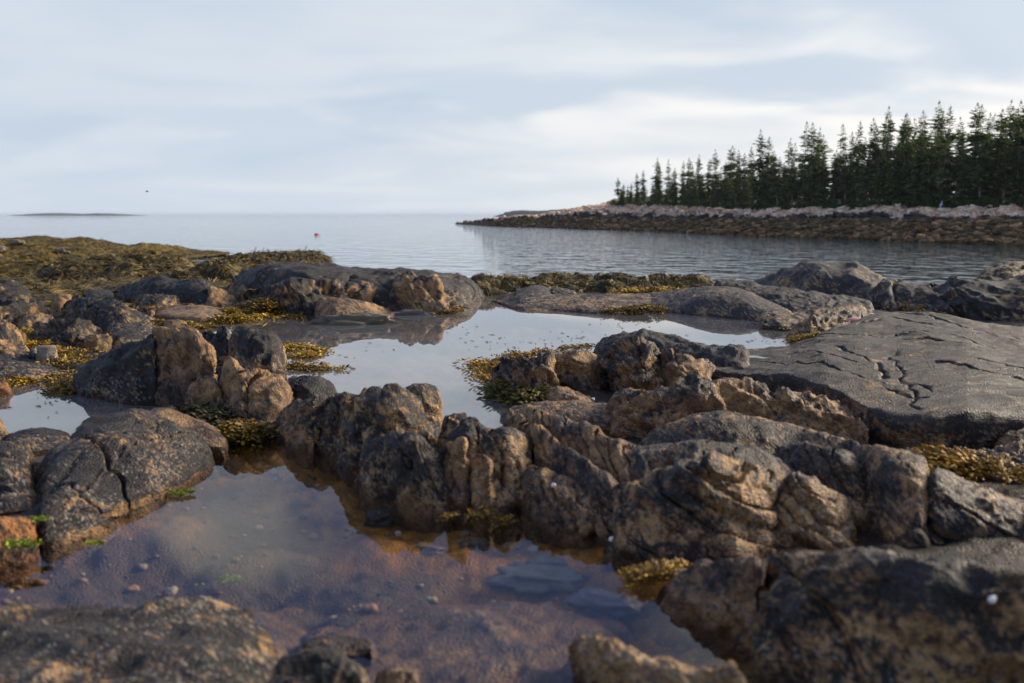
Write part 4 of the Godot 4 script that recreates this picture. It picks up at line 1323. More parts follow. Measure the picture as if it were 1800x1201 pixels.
	rock("wedge_block", "small angular wedge block at the foot of the tan faced mound", "boulder", "blocks of the central rock ridge", {"tan": 0.75, "layer": 0.4, "k": 0.2, "amp": 0.6400000000000001, "grey": 1.2, "joint": 1, "thick": 0.125, "crack": 0.35}, [-1.59, 3, -4.813, -1.602, 3.099, -4.861, -1.624, 3.178, -4.938, -1.674, 2.85, -5.09, -1.526, 3, -4.785, -1.534, 3.195, -4.835, -1.557, 3.219, -4.912, -1.605, 2.85, -5.064, -1.446, 3, -4.758, -1.454, 3.165, -4.808, -1.476, 3.187, -4.885, -1.522, 2.85, -5.038, -1.399, 3, -4.732, -1.41, 3.1, -4.781, -1.431, 3.128, -4.858, -1.476, 2.85, -5.011])
	rock("split_boulder", "black left half of the split boulder behind the mound", "boulder", "blocks of the central rock ridge", {"tan": 0.2, "grey": 1.0, "amp": 0.6400000000000001, "joint": 1, "thick": 0.125, "crack": 0.35, "layer": 0.9}, [-2.183, 3, -6.874, -2.209, 3.096, -6.971, -2.268, 3.116, -7.162, -2.334, 2.85, -7.371, -2.005, 3, -6.609, -2.027, 3.165, -6.706, -2.084, 3.189, -6.898, -2.147, 2.85, -7.109, -1.88, 3, -6.533, -1.902, 3.174, -6.631, -1.955, 3.202, -6.824, -2.016, 2.85, -7.035])
	rock("round_boulder", "round brown boulder with black crown beside yellow rockweed at the pool edge", "boulder", "blocks of the central rock ridge", {"tan": 0.45, "layer": 0.3, "amp": 0.6400000000000001, "grey": 1.2, "joint": 1, "thick": 0.125, "crack": 0.35}, [-1.783, 3, -6.293, -1.81, 3.176, -6.41, -1.867, 3.218, -6.622, -1.929, 2.85, -6.844, -1.644, 3, -6.179, -1.668, 3.201, -6.297, -1.722, 3.261, -6.51, -1.781, 2.85, -6.732, -1.53, 3, -6.179, -1.553, 3.19, -6.297, -1.603, 3.238, -6.511, -1.658, 2.85, -6.734, -1.469, 3, -6.224, -1.492, 3.14, -6.342, -1.54, 3.187, -6.556, -1.593, 2.85, -6.78, -1.448, 3, -6.293, -1.473, 3.075, -6.41, -1.52, 3.113, -6.625, -1.572, 2.85, -6.849])
	rock("brown_block", "light brown furrowed block left of the black capped block in the ridge", "rock outcrop", "blocks of the central rock ridge", {"tan": 0.85, "amp": 0.6400000000000001, "grey": 1.2, "joint": 1, "thick": 0.125, "crack": 0.35, "layer": 0.9}, [-1.406, 3, -4.718, -1.441, 3.198, -4.864, -1.495, 3.258, -5.057, -1.557, 2.85, -5.268, -1.316, 3, -4.59, -1.348, 3.233, -4.736, -1.4, 3.294, -4.93, -1.46, 2.85, -5.141, -1.214, 3, -4.528, -1.246, 3.194, -4.675, -1.295, 3.241, -4.869, -1.351, 2.85, -5.081, -1.122, 3, -4.528, -1.151, 3.183, -4.675, -1.198, 3.192, -4.87, -1.251, 2.85, -5.083, -1.064, 3, -4.59, -1.093, 3.15, -4.737, -1.137, 3.164, -4.932, -1.186, 2.85, -5.147])
	rock("black_capped_block", "black rounded cap block with a rusty notch on the ridge crest", "rock outcrop", "blocks of the central rock ridge", {"tan": 0.12, "grey": 1.0, "layer": 0.4, "amp": 0.6400000000000001, "joint": 1, "thick": 0.125, "crack": 0.35}, [-1.119, 3, -4.785, -1.143, 3.106, -4.903, -1.187, 3.13, -5.098, -1.237, 2.85, -5.312, -1.058, 3, -4.785, -1.08, 3.149, -4.903, -1.121, 3.163, -5.099, -1.169, 2.85, -5.314, -0.975, 3, -4.785, -0.994, 3.155, -4.904, -1.033, 3.166, -5.1, -1.077, 2.85, -5.316, -0.897, 3, -4.785, -0.916, 3.12, -4.904, -0.951, 3.136, -5.101, -0.991, 2.85, -5.317, -0.858, 3, -4.785, -0.877, 3.062, -4.904, -0.911, 3.067, -5.101, -0.95, 2.85, -5.317])
	rock("sheared_block", "brown sheared block leaning below the black cap block", "rock outcrop", "blocks of the central rock ridge", {"tan": 0.7, "k": 0.25, "amp": 0.6400000000000001, "grey": 1.2, "joint": 1, "thick": 0.125, "crack": 0.35, "layer": 0.9}, [-1.016, 3, -4.296, -1.031, 3.073, -4.375, -1.057, 3.109, -4.492, -1.099, 2.85, -4.667, -0.93, 3, -4.189, -0.942, 3.164, -4.268, -0.967, 3.177, -4.386, -1.006, 2.85, -4.561, -0.846, 3, -4.137, -0.857, 3.194, -4.217, -0.88, 3.212, -4.335, -0.916, 2.85, -4.511, -0.792, 3, -4.21, -0.802, 3.164, -4.29, -0.823, 3.183, -4.408, -0.857, 2.85, -4.585])
	rock("leaning_column", "row of leaning rock columns right of the black cap block", "rock outcrop", "blocks of the central rock ridge", {"tan": 0.6, "crack": 1.1199999999999999, "amp": 0.6400000000000001, "grey": 1.2, "joint": 1, "thick": 0.125, "layer": 0.9}, [-0.817, 3, -4.137, -0.84, 3.127, -4.275, -0.87, 3.165, -4.433, -0.908, 2.85, -4.629, -0.732, 3, -4.037, -0.752, 3.201, -4.176, -0.779, 3.22, -4.334, -0.814, 2.85, -4.531, -0.649, 3, -4.037, -0.667, 3.214, -4.176, -0.691, 3.232, -4.335, -0.722, 2.85, -4.532, -0.571, 3, -4.037, -0.587, 3.196, -4.177, -0.609, 3.207, -4.335, -0.636, 2.85, -4.533])
	rock("thin_slab", "thin upright black slab with an orange foot standing in the near pool", "rock outcrop", "blocks of the central rock ridge", {"tan": 0.45, "layer": 0.5, "k": 0.3, "amp": 0.6400000000000001, "grey": 1.2, "joint": 1, "thick": 0.125, "crack": 0.35}, [-0.692, 3, -3.914, -0.705, 3.173, -4.014, -0.718, 3.198, -4.093, -0.746, 2.85, -4.25, -0.618, 3, -3.764, -0.629, 3.243, -3.864, -0.641, 3.26, -3.943, -0.666, 2.85, -4.101, -0.557, 3, -3.739, -0.566, 3.252, -3.838, -0.578, 3.265, -3.918, -0.601, 2.85, -4.076, -0.537, 3, -3.739, -0.547, 3.209, -3.838, -0.558, 3.223, -3.918, -0.58, 2.85, -4.076])
	rock("ridge_block", "large black shouldered block at the middle of the ridge", "rock outcrop", "blocks of the central rock ridge", {"tan": 0.38, "crack": 0.9099999999999999, "layer": 0.8, "thick": 0.16, "amp": 0.6400000000000001, "grey": 1.2, "joint": 1}, [-0.551, 3, -3.64, -0.579, 3.198, -3.859, -0.608, 3.219, -4.057, -0.64, 2.85, -4.274, -0.475, 3, -3.547, -0.499, 3.267, -3.766, -0.524, 3.272, -3.964, -0.553, 2.85, -4.182, -0.406, 3, -3.562, -0.426, 3.272, -3.781, -0.448, 3.279, -3.98, -0.472, 2.85, -4.199, -0.352, 3, -3.64, -0.37, 3.212, -3.86, -0.389, 3.212, -4.059, -0.41, 2.85, -4.278, -0.291, 3, -3.681, -0.307, 3.125, -3.9, -0.322, 3.126, -4.1, -0.339, 2.85, -4.319, -0.233, 3, -3.681, -0.246, 3.046, -3.9, -0.258, 3.051, -4.1, -0.272, 2.85, -4.32])
	rock("loaf_block", "big loaf shaped block with black top at the waterline of the ridge", "rock outcrop", "blocks of the central rock ridge", {"tan": 0.5, "layer": 0.6, "k": 0.3, "amp": 0.6400000000000001, "grey": 1.2, "joint": 1, "thick": 0.125, "crack": 0.35}, [-0.552, 3, -3.562, -0.563, 3.106, -3.652, -0.584, 3.113, -3.79, -0.613, 2.85, -3.978, -0.492, 3, -3.487, -0.501, 3.159, -3.577, -0.52, 3.162, -3.716, -0.546, 2.85, -3.904, -0.398, 3, -3.387, -0.406, 3.191, -3.477, -0.422, 3.195, -3.616, -0.444, 2.85, -3.805, -0.324, 3, -3.333, -0.33, 3.187, -3.422, -0.343, 3.196, -3.562, -0.361, 2.85, -3.751, -0.262, 3, -3.299, -0.268, 3.14, -3.389, -0.278, 3.153, -3.529, -0.293, 2.85, -3.718, -0.223, 3, -3.286, -0.228, 3.083, -3.376, -0.237, 3.093, -3.516, -0.249, 2.85, -3.705])
	rock("crumbly_column", "crumbly tan column of broken pieces right of the loaf block", "rock outcrop", "blocks of the central rock ridge", {"tan": 0.95, "layer": 0.5, "crack": 1.4, "amp": 0.6400000000000001, "grey": 1.2, "joint": 1, "thick": 0.125}, [-0.239, 3, -3.326, -0.242, 3.135, -3.386, -0.247, 3.16, -3.466, -0.258, 2.85, -3.625, -0.195, 3, -3.306, -0.197, 3.18, -3.366, -0.201, 3.198, -3.446, -0.21, 2.85, -3.605, -0.151, 3, -3.293, -0.153, 3.176, -3.353, -0.156, 3.189, -3.433, -0.164, 2.85, -3.592])
	rock("narrow_column", "narrow tan rock column between the crumbly column and the black faced block", "rock outcrop", "blocks of the central rock ridge", {"tan": 0.85, "layer": 0.4, "amp": 0.6400000000000001, "grey": 1.2, "joint": 1, "thick": 0.125, "crack": 0.35}, [-0.132, 3, -3.293, -0.134, 3.109, -3.353, -0.137, 3.129, -3.433, -0.143, 2.85, -3.592, -0.1, 3, -3.28, -0.102, 3.133, -3.34, -0.104, 3.151, -3.419, -0.109, 2.85, -3.579, -0.065, 3, -3.26, -0.066, 3.104, -3.32, -0.068, 3.123, -3.4, -0.071, 2.85, -3.56])
	rock("perched_boulder", "round boulder perched on the ridge crest against the bright pool", "boulder", "blocks of the central rock ridge", {"tan": 0.6, "layer": 0.15, "amp": 0.48, "crack": 0.21, "grey": 1.2, "joint": 1, "thick": 0.125}, [-0.492, 3.05, -4.396, -0.497, 3.132, -4.456, -0.507, 3.161, -4.555, -0.526, 2.9, -4.724, -0.451, 3.05, -4.348, -0.455, 3.193, -4.408, -0.465, 3.218, -4.508, -0.482, 2.9, -4.677, -0.393, 3.05, -4.348, -0.396, 3.204, -4.408, -0.405, 3.231, -4.508, -0.42, 2.9, -4.677, -0.341, 3.05, -4.372, -0.345, 3.179, -4.432, -0.352, 3.203, -4.532, -0.365, 2.9, -4.701, -0.32, 3.05, -4.396, -0.324, 3.132, -4.456, -0.331, 3.145, -4.556, -0.343, 2.9, -4.725])
	rock("crest_pebble", "small rusty rock in the notch beside the perched boulder", "boulder", "blocks of the central rock ridge", {"tan": 0.8, "layer": 0.3, "amp": 0.6400000000000001, "grey": 1.2, "joint": 1, "thick": 0.125, "crack": 0.35}, [-0.302, 3.05, -4.245, -0.305, 3.09, -4.294, -0.311, 3.091, -4.374, -0.322, 2.9, -4.534, -0.247, 3.05, -4.245, -0.25, 3.108, -4.294, -0.254, 3.117, -4.374, -0.264, 2.9, -4.534, -0.193, 3.05, -4.245, -0.195, 3.097, -4.294, -0.198, 3.107, -4.374, -0.206, 2.9, -4.534])
	rock("black_faced_block", "large tan speckled block with a black left face in the ridge", "rock outcrop", "blocks of the central rock ridge", {"tan": 0.55, "crack": 0.5599999999999999, "layer": 0.8, "thick": 0.16, "amp": 0.6400000000000001, "grey": 1.2, "joint": 1}, [-0.248, 3, -3.524, -0.261, 3.16, -3.724, -0.274, 3.157, -3.924, -0.29, 2.85, -4.143, -0.175, 3, -3.38, -0.184, 3.218, -3.58, -0.194, 3.217, -3.78, -0.205, 2.85, -4, -0.097, 3, -3.312, -0.102, 3.218, -3.512, -0.108, 3.218, -3.712, -0.114, 2.85, -3.932, 0, 3, -3.293, 0, 3.191, -3.493, 0, 3.202, -3.693, 0, 2.85, -3.913, 0.074, 3, -3.312, 0.078, 3.128, -3.512, 0.082, 3.14, -3.712, 0.087, 2.85, -3.932, 0.119, 3, -3.38, 0.126, 3.06, -3.58, 0.133, 3.057, -3.78, 0.14, 2.85, -4])
	rock("shell_block", "flat topped block with a white snail on it above the amber channel", "rock outcrop", "blocks of the central rock ridge", {"tan": 0.8, "layer": 0.6, "k": 0.25, "crack": 0.35, "amp": 0.6400000000000001, "grey": 1.2, "joint": 1, "thick": 0.125}, [0.039, 3, -3.28, 0.039, 3.079, -3.34, 0.041, 3.075, -3.49, 0.043, 2.85, -3.685, 0.093, 3, -3.166, 0.095, 3.129, -3.226, 0.099, 3.134, -3.376, 0.105, 2.85, -3.571, 0.155, 3, -3.094, 0.157, 3.103, -3.154, 0.165, 3.128, -3.304, 0.174, 2.85, -3.499, 0.222, 3, -3.009, 0.226, 3.079, -3.069, 0.236, 3.096, -3.219, 0.25, 2.85, -3.413, 0.289, 3, -3.094, 0.293, 3.038, -3.154, 0.307, 3.037, -3.304, 0.325, 2.85, -3.498, 0.311, 3, -3.142, 0.317, 3, -3.202, 0.331, 2.995, -3.351, 0.35, 2.85, -3.545])
	rock("first_rib", "long rock rib slanting down to the right behind the snail block", "rock outcrop", "blocks of the central rock ridge", {"tan": 0.75, "k": 0.35, "layer": 0.6, "amp": 0.48, "crack": 0.13999999999999999, "grey": 1.2, "joint": 1, "thick": 0.125}, [-0.023, 3, -3.942, -0.024, 3.149, -4.062, -0.024, 3.155, -4.172, -0.025, 2.85, -4.347, 0.083, 3, -3.524, 0.085, 3.176, -3.644, 0.087, 3.191, -3.754, 0.092, 2.85, -3.929, 0.174, 3, -3.28, 0.179, 3.158, -3.399, 0.184, 3.179, -3.509, 0.194, 2.85, -3.684, 0.253, 3, -3.065, 0.261, 3.138, -3.185, 0.27, 3.16, -3.295, 0.284, 2.85, -3.469, 0.326, 3, -2.982, 0.337, 3.09, -3.101, 0.349, 3.108, -3.211, 0.367, 2.85, -3.385, 0.37, 3, -2.955, 0.384, 3.025, -3.074, 0.397, 3.039, -3.183, 0.419, 2.85, -3.357])
	rock("second_rib", "smooth orange rock rib running from the pool edge to the central bulge", "rock outcrop", "blocks of the central rock ridge", {"tan": 0.85, "k": 0.4, "crack": 0.13999999999999999, "layer": 0.5, "amp": 0.48, "grey": 1.2, "joint": 1, "thick": 0.125}, [0.035, 3, -3.942, 0.036, 3.153, -4.122, 0.038, 3.144, -4.302, 0.039, 2.85, -4.512, 0.16, 3, -3.64, 0.167, 3.184, -3.82, 0.174, 3.181, -4, 0.184, 2.85, -4.21, 0.268, 3, -3.38, 0.28, 3.191, -3.56, 0.294, 3.199, -3.739, 0.31, 2.85, -3.949, 0.347, 3, -3.184, 0.364, 3.169, -3.364, 0.382, 3.178, -3.543, 0.405, 2.85, -3.751, 0.43, 3, -3.037, 0.452, 3.148, -3.216, 0.476, 3.161, -3.394, 0.505, 2.85, -3.602])
	rock("bulge_lobe", "smooth tan lobe forming the rounded top of the central bulge", "rock outcrop", "blocks of the central rock ridge", {"tan": 0.8, "layer": 0.35, "amp": 0.4, "crack": 0.13999999999999999, "grey": 1.2, "joint": 1, "thick": 0.125}, [0.348, 3, -3.28, 0.358, 3.132, -3.399, 0.379, 3.115, -3.598, 0.402, 2.85, -3.817, 0.451, 3, -3.184, 0.464, 3.18, -3.304, 0.491, 3.172, -3.502, 0.521, 2.85, -3.72, 0.581, 3, -3.124, 0.597, 3.191, -3.243, 0.632, 3.195, -3.44, 0.672, 2.85, -3.656, 0.719, 3, -3.124, 0.74, 3.183, -3.242, 0.783, 3.192, -3.437, 0.832, 2.85, -3.652, 0.837, 3, -3.154, 0.862, 3.149, -3.271, 0.911, 3.156, -3.465, 0.967, 2.85, -3.678, 0.925, 3, -3.216, 0.953, 3.101, -3.332, 1.007, 3.095, -3.525, 1.067, 2.85, -3.736, 0.964, 3, -3.247, 0.995, 3.056, -3.363, 1.051, 3.04, -3.555, 1.113, 2.85, -3.766])
	rock("central_bulge", "massive brown rock face bulging over the amber channel", "rock outcrop", "blocks of the central rock ridge", {"tan": 0.62, "layer": 0.7, "amp": 0.48, "crack": 0.21, "grey": 1.2, "joint": 1, "thick": 0.125}, [0.316, 3, -2.887, 0.327, 3.111, -3.006, 0.342, 3.121, -3.146, 0.362, 2.85, -3.335, 0.394, 3, -2.827, 0.407, 3.162, -2.946, 0.425, 3.171, -3.085, 0.451, 2.85, -3.273, 0.479, 3, -2.788, 0.494, 3.233, -2.907, 0.517, 3.222, -3.045, 0.549, 2.85, -3.233, 0.576, 3, -2.779, 0.594, 3.246, -2.897, 0.621, 3.239, -3.035, 0.659, 2.85, -3.221, 0.699, 3, -2.807, 0.721, 3.2, -2.925, 0.753, 3.203, -3.062, 0.798, 2.85, -3.246, 0.804, 3, -2.877, 0.83, 3.138, -2.994, 0.867, 3.137, -3.129, 0.917, 2.85, -3.312])
	rock("triangular_slab", "triangular brown slab leaning against the foot of the central bulge", "rock outcrop", "blocks of the central rock ridge", {"tan": 0.65, "layer": 0.2, "k": 0.2, "crack": 0.27999999999999997, "amp": 0.6400000000000001, "grey": 1.2, "joint": 1, "thick": 0.125}, [0.339, 3, -2.955, 0.344, 3.103, -3.015, 0.351, 3.119, -3.084, 0.369, 2.85, -3.238, 0.373, 3, -2.867, 0.378, 3.171, -2.926, 0.387, 3.177, -2.996, 0.407, 2.85, -3.15, 0.44, 3, -2.802, 0.446, 3.141, -2.862, 0.457, 3.149, -2.931, 0.48, 2.85, -3.085, 0.514, 3, -2.779, 0.522, 3.097, -2.838, 0.534, 3.103, -2.907, 0.562, 2.85, -3.059, 0.573, 3, -2.779, 0.584, 3.052, -2.838, 0.597, 3.05, -2.906, 0.628, 2.85, -3.058])
	rock("pale_edged_block", "block with a pale lit edge between the bulge and the foreground boulder", "rock outcrop", "blocks of the central rock ridge", {"tan": 0.8, "k": 0.25, "layer": 0.4, "crack": 0.21, "amp": 0.6400000000000001, "grey": 1.2, "joint": 1, "thick": 0.125}, [0.793, 3, -2.902, 0.816, 3.1, -3, 0.846, 3.103, -3.116, 0.893, 2.85, -3.29, 0.847, 3, -2.887, 0.869, 3.176, -2.985, 0.901, 3.182, -3.1, 0.951, 2.85, -3.273, 0.909, 3, -2.887, 0.932, 3.166, -2.984, 0.967, 3.164, -3.099, 1.02, 2.85, -3.271, 0.977, 3, -2.887, 1.004, 3.116, -2.983, 1.041, 3.119, -3.098, 1.098, 2.85, -3.268, 1.027, 3, -2.902, 1.057, 3.05, -2.998, 1.096, 3.051, -3.111, 1.155, 2.85, -3.281])
	rock("folded_block", "folded brown block with two knuckles under the long arched rib", "rock outcrop", "blocks of the central rock ridge", {"tan": 0.6, "layer": 0.3, "crack": 0.21, "amp": 0.6400000000000001, "grey": 1.2, "joint": 1, "thick": 0.125}, [0.985, 3, -3.601, 1.013, 3.077, -3.718, 1.051, 3.073, -3.863, 1.103, 2.85, -4.051, 1.02, 3, -3.415, 1.049, 3.136, -3.532, 1.09, 3.133, -3.676, 1.146, 2.85, -3.863, 1.062, 3, -3.247, 1.092, 3.161, -3.364, 1.137, 3.157, -3.507, 1.197, 2.85, -3.692, 1.116, 3, -3.154, 1.149, 3.149, -3.269, 1.197, 3.153, -3.412, 1.262, 2.85, -3.596, 1.175, 3, -3.154, 1.212, 3.087, -3.268, 1.263, 3.088, -3.409, 1.331, 2.85, -3.592])
	rock("arched_rib", "long arched smooth rib with a squared right end crossing behind the bulge", "rock outcrop", "blocks of the central rock ridge", {"tan": 0.6, "grain": 0.3, "layer": 0.2, "amp": 0.4, "crack": 0.105, "k": 0.4, "grey": 1.2, "joint": 1, "thick": 0.125}, [0.524, 3, -4.037, 0.546, 3.014, -4.216, 0.574, 3, -4.434, 0.604, 2.85, -4.662, 0.613, 3, -3.851, 0.639, 3.096, -4.029, 0.673, 3.092, -4.247, 0.709, 2.85, -4.474, 0.71, 3, -3.764, 0.739, 3.148, -3.942, 0.779, 3.156, -4.158, 0.821, 2.85, -4.384, 0.812, 3, -3.722, 0.845, 3.162, -3.899, 0.889, 3.184, -4.114, 0.938, 2.85, -4.339, 0.939, 3, -3.681, 0.978, 3.139, -3.857, 1.03, 3.166, -4.07, 1.086, 2.85, -4.293, 1.079, 3, -3.64, 1.124, 3.108, -3.815, 1.184, 3.13, -4.026, 1.249, 2.85, -4.247, 1.152, 3, -3.346, 1.203, 3.139, -3.519, 1.272, 3.148, -3.728, 1.346, 2.85, -3.945, 1.154, 3, -2.982, 1.209, 3.2, -3.154, 1.285, 3.2, -3.36, 1.367, 2.85, -3.575, 1.199, 3, -2.887, 1.257, 3.201, -3.058, 1.339, 3.198, -3.262, 1.426, 2.85, -3.475, 1.251, 3, -2.887, 1.312, 3.16, -3.056, 1.397, 3.156, -3.259, 1.488, 2.85, -3.471])
	rock("hollow_block", "grey topped block with a dark hollow at the right edge", "rock outcrop", "blocks of the central rock ridge", {"tan": 0.5, "amp": 0.6400000000000001, "grey": 1.2, "joint": 1, "thick": 0.125, "crack": 0.35, "layer": 0.9}, [1.275, 3, -2.928, 1.297, 3.183, -3.006, 1.394, 3.166, -3.236, 1.491, 2.85, -3.461, 1.368, 3, -2.928, 1.394, 3.142, -3.004, 1.496, 3.143, -3.233, 1.599, 2.85, -3.455, 1.467, 3, -2.918, 1.497, 3.109, -2.993, 1.605, 3.116, -3.218, 1.714, 2.85, -3.437, 1.546, 3, -2.902, 1.578, 3.084, -2.976, 1.691, 3.087, -3.199, 1.806, 2.85, -3.415, 1.669, 3, -2.877, 1.704, 3.074, -2.949, 1.825, 3.082, -3.168, 1.947, 2.85, -3.38])
	rock("pointed_rock", "small pointed pale rock behind the ribs below the shadowed ledge", "boulder", "blocks of the central rock ridge", {"tan": 0.9, "layer": 0.3, "k": 0.2, "amp": 0.6400000000000001, "grey": 1.2, "joint": 1, "thick": 0.125, "crack": 0.35}, [0.17, 3, -5.042, 0.171, 3.056, -5.092, 0.175, 3.065, -5.212, 0.181, 2.85, -5.392, 0.232, 3, -4.998, 0.234, 3.094, -5.048, 0.239, 3.112, -5.167, 0.248, 2.85, -5.347, 0.312, 3, -4.968, 0.314, 3.085, -5.018, 0.322, 3.096, -5.138, 0.333, 2.85, -5.318, 0.409, 3, -4.954, 0.413, 3.037, -5.004, 0.422, 3.05, -5.123, 0.437, 2.85, -5.303])
	rock("pale_plate", "flat pale plate of rock behind the ribs", "rock outcrop", "blocks of the central rock ridge", {"tan": 0.85, "amp": 0.48, "layer": 0.3, "crack": 0.27999999999999997, "grey": 1.2, "joint": 1, "thick": 0.125}, [-0.014, 3, -4.679, -0.014, 3.042, -4.719, -0.015, 3.011, -5.019, -0.015, 2.85, -5.289, 0.147, 3, -4.59, 0.148, 3.076, -4.63, 0.157, 3.069, -4.93, 0.166, 2.85, -5.2, 0.313, 3, -4.468, 0.315, 3.09, -4.508, 0.335, 3.092, -4.807, 0.354, 2.85, -5.077, 0.463, 3, -4.409, 0.466, 3.086, -4.449, 0.496, 3.084, -4.748, 0.524, 2.85, -5.016, 0.597, 3, -4.352, 0.601, 3.067, -4.392, 0.641, 3.064, -4.689, 0.677, 2.85, -4.957, 0.727, 3, -4.296, 0.733, 3.048, -4.336, 0.782, 3.032, -4.632, 0.827, 2.85, -4.898])
	rock("dark_hump", "dark smooth hump at the left end of the platform against the bright pool", "rock outcrop", "slabs of the right hand platform", {"tan": 0.3, "grey": 1.4, "layer": 0.25, "amp": 0.7, "crack": 0.36, "dip": 1.2}, [0.559, 3, -6.533, 0.568, 3.079, -6.653, 0.597, 3.087, -7.002, 0.622, 2.85, -7.295, 0.648, 3, -6.293, 0.658, 3.164, -6.412, 0.693, 3.182, -6.761, 0.723, 2.85, -7.054, 0.763, 3, -6.134, 0.775, 3.185, -6.254, 0.817, 3.22, -6.601, 0.853, 2.85, -6.894, 0.886, 3, -6.005, 0.9, 3.188, -6.124, 0.95, 3.228, -6.471, 0.992, 2.85, -6.763, 1.018, 3, -5.86, 1.035, 3.179, -5.979, 1.093, 3.209, -6.324, 1.143, 2.85, -6.615, 1.138, 3, -5.609, 1.157, 3.173, -5.728, 1.225, 3.202, -6.071, 1.283, 2.85, -6.36, 1.284, 3, -5.395, 1.306, 3.156, -5.513, 1.384, 3.203, -5.855, 1.452, 2.85, -6.142])
	rock("hollow_boulder", "rounded block with a shadowed hollow face under the dark hump", "boulder", "slabs of the right hand platform", {"tan": 0.75, "amp": 0.8, "dip": 1.2, "layer": 0.8, "crack": 0.6}, [0.167, 3, -5.536, 0.168, 3.153, -5.596, 0.172, 3.171, -5.746, 0.178, 2.85, -5.941, 0.246, 3, -5.43, 0.247, 3.201, -5.49, 0.254, 3.212, -5.64, 0.263, 2.85, -5.835, 0.36, 3, -5.395, 0.362, 3.213, -5.455, 0.372, 3.224, -5.605, 0.385, 2.85, -5.8, 0.457, 3, -5.43, 0.46, 3.176, -5.49, 0.472, 3.203, -5.639, 0.488, 2.85, -5.834, 0.51, 3, -5.5, 0.515, 3.094, -5.56, 0.528, 3.123, -5.71, 0.546, 2.85, -5.904])
	rock("middle_lobe", "grey rounded lobe between the hollow faced block and the dark hump", "rock outcrop", "slabs of the right hand platform", {"tan": 0.45, "dip": 1.2, "layer": 0.8, "crack": 0.6}, [0.534, 3, -5.483, 0.542, 3.162, -5.582, 0.56, 3.199, -5.781, 0.582, 2.85, -6, 0.61, 3, -5.311, 0.618, 3.238, -5.411, 0.64, 3.262, -5.61, 0.665, 2.85, -5.828, 0.709, 3, -5.197, 0.718, 3.242, -5.297, 0.744, 3.274, -5.495, 0.774, 2.85, -5.713, 0.818, 3, -5.294, 0.829, 3.165, -5.394, 0.858, 3.206, -5.592, 0.892, 2.85, -5.809])
	rock("rusty_lump", "rusty rounded knob under the platform edge", "rock outcrop", "slabs of the right hand platform", {"tan": 0.85, "amp": 0.7, "dip": 1.2, "layer": 0.8, "crack": 0.6}, [0.789, 3, -5.311, 0.798, 3.175, -5.391, 0.826, 3.2, -5.589, 0.858, 2.85, -5.806, 0.88, 3, -5.134, 0.889, 3.199, -5.214, 0.921, 3.241, -5.411, 0.958, 2.85, -5.628, 1.008, 3, -5.165, 1.019, 3.182, -5.245, 1.055, 3.215, -5.441, 1.097, 2.85, -5.657, 1.094, 3, -5.294, 1.107, 3.105, -5.373, 1.146, 3.138, -5.57, 1.19, 2.85, -5.785])
	rock("weedy_point", "low point of broken rock draped with rockweed jutting into the pool", "rock outcrop", "slabs of the right hand platform", {"tan": 0.6, "crack": 1.08, "dip": 1.2, "layer": 0.8}, [-0.109, 3, -5.536, -0.111, 3.088, -5.636, -0.115, 3.103, -5.836, -0.119, 2.85, -6.056, -0.015, 3, -5.311, -0.016, 3.162, -5.411, -0.016, 3.18, -5.611, -0.017, 2.85, -5.831, 0.106, 3, -5.197, 0.107, 3.198, -5.297, 0.111, 3.216, -5.497, 0.115, 2.85, -5.717, 0.205, 3, -5.197, 0.208, 3.174, -5.297, 0.216, 3.194, -5.497, 0.224, 2.85, -5.717])
	rock("lower_step", "long rusty lower step of rock under the platform", "rock outcrop", "slabs of the right hand platform", {"tan": 0.85, "grain": 0.6, "crack": 0.8999999999999999, "dip": 1.2, "layer": 0.8}, [0.457, 3, -4.352, 0.465, 3.136, -4.452, 0.486, 3.152, -4.651, 0.508, 2.85, -4.87, 0.627, 3, -4.296, 0.638, 3.18, -4.396, 0.666, 3.197, -4.594, 0.697, 2.85, -4.812, 0.844, 3, -4.319, 0.858, 3.207, -4.418, 0.895, 3.232, -4.614, 0.937, 2.85, -4.83, 1.062, 3, -4.386, 1.079, 3.185, -4.485, 1.125, 3.199, -4.68, 1.176, 2.85, -4.894, 1.254, 3, -4.341, 1.275, 3.177, -4.439, 1.329, 3.185, -4.632, 1.389, 2.85, -4.843, 1.41, 3, -4.275, 1.434, 3.159, -4.372, 1.495, 3.171, -4.562, 1.564, 2.85, -4.771, 1.537, 3, -4.189, 1.566, 3.092, -4.285, 1.633, 3.113, -4.473, 1.708, 2.85, -4.68])
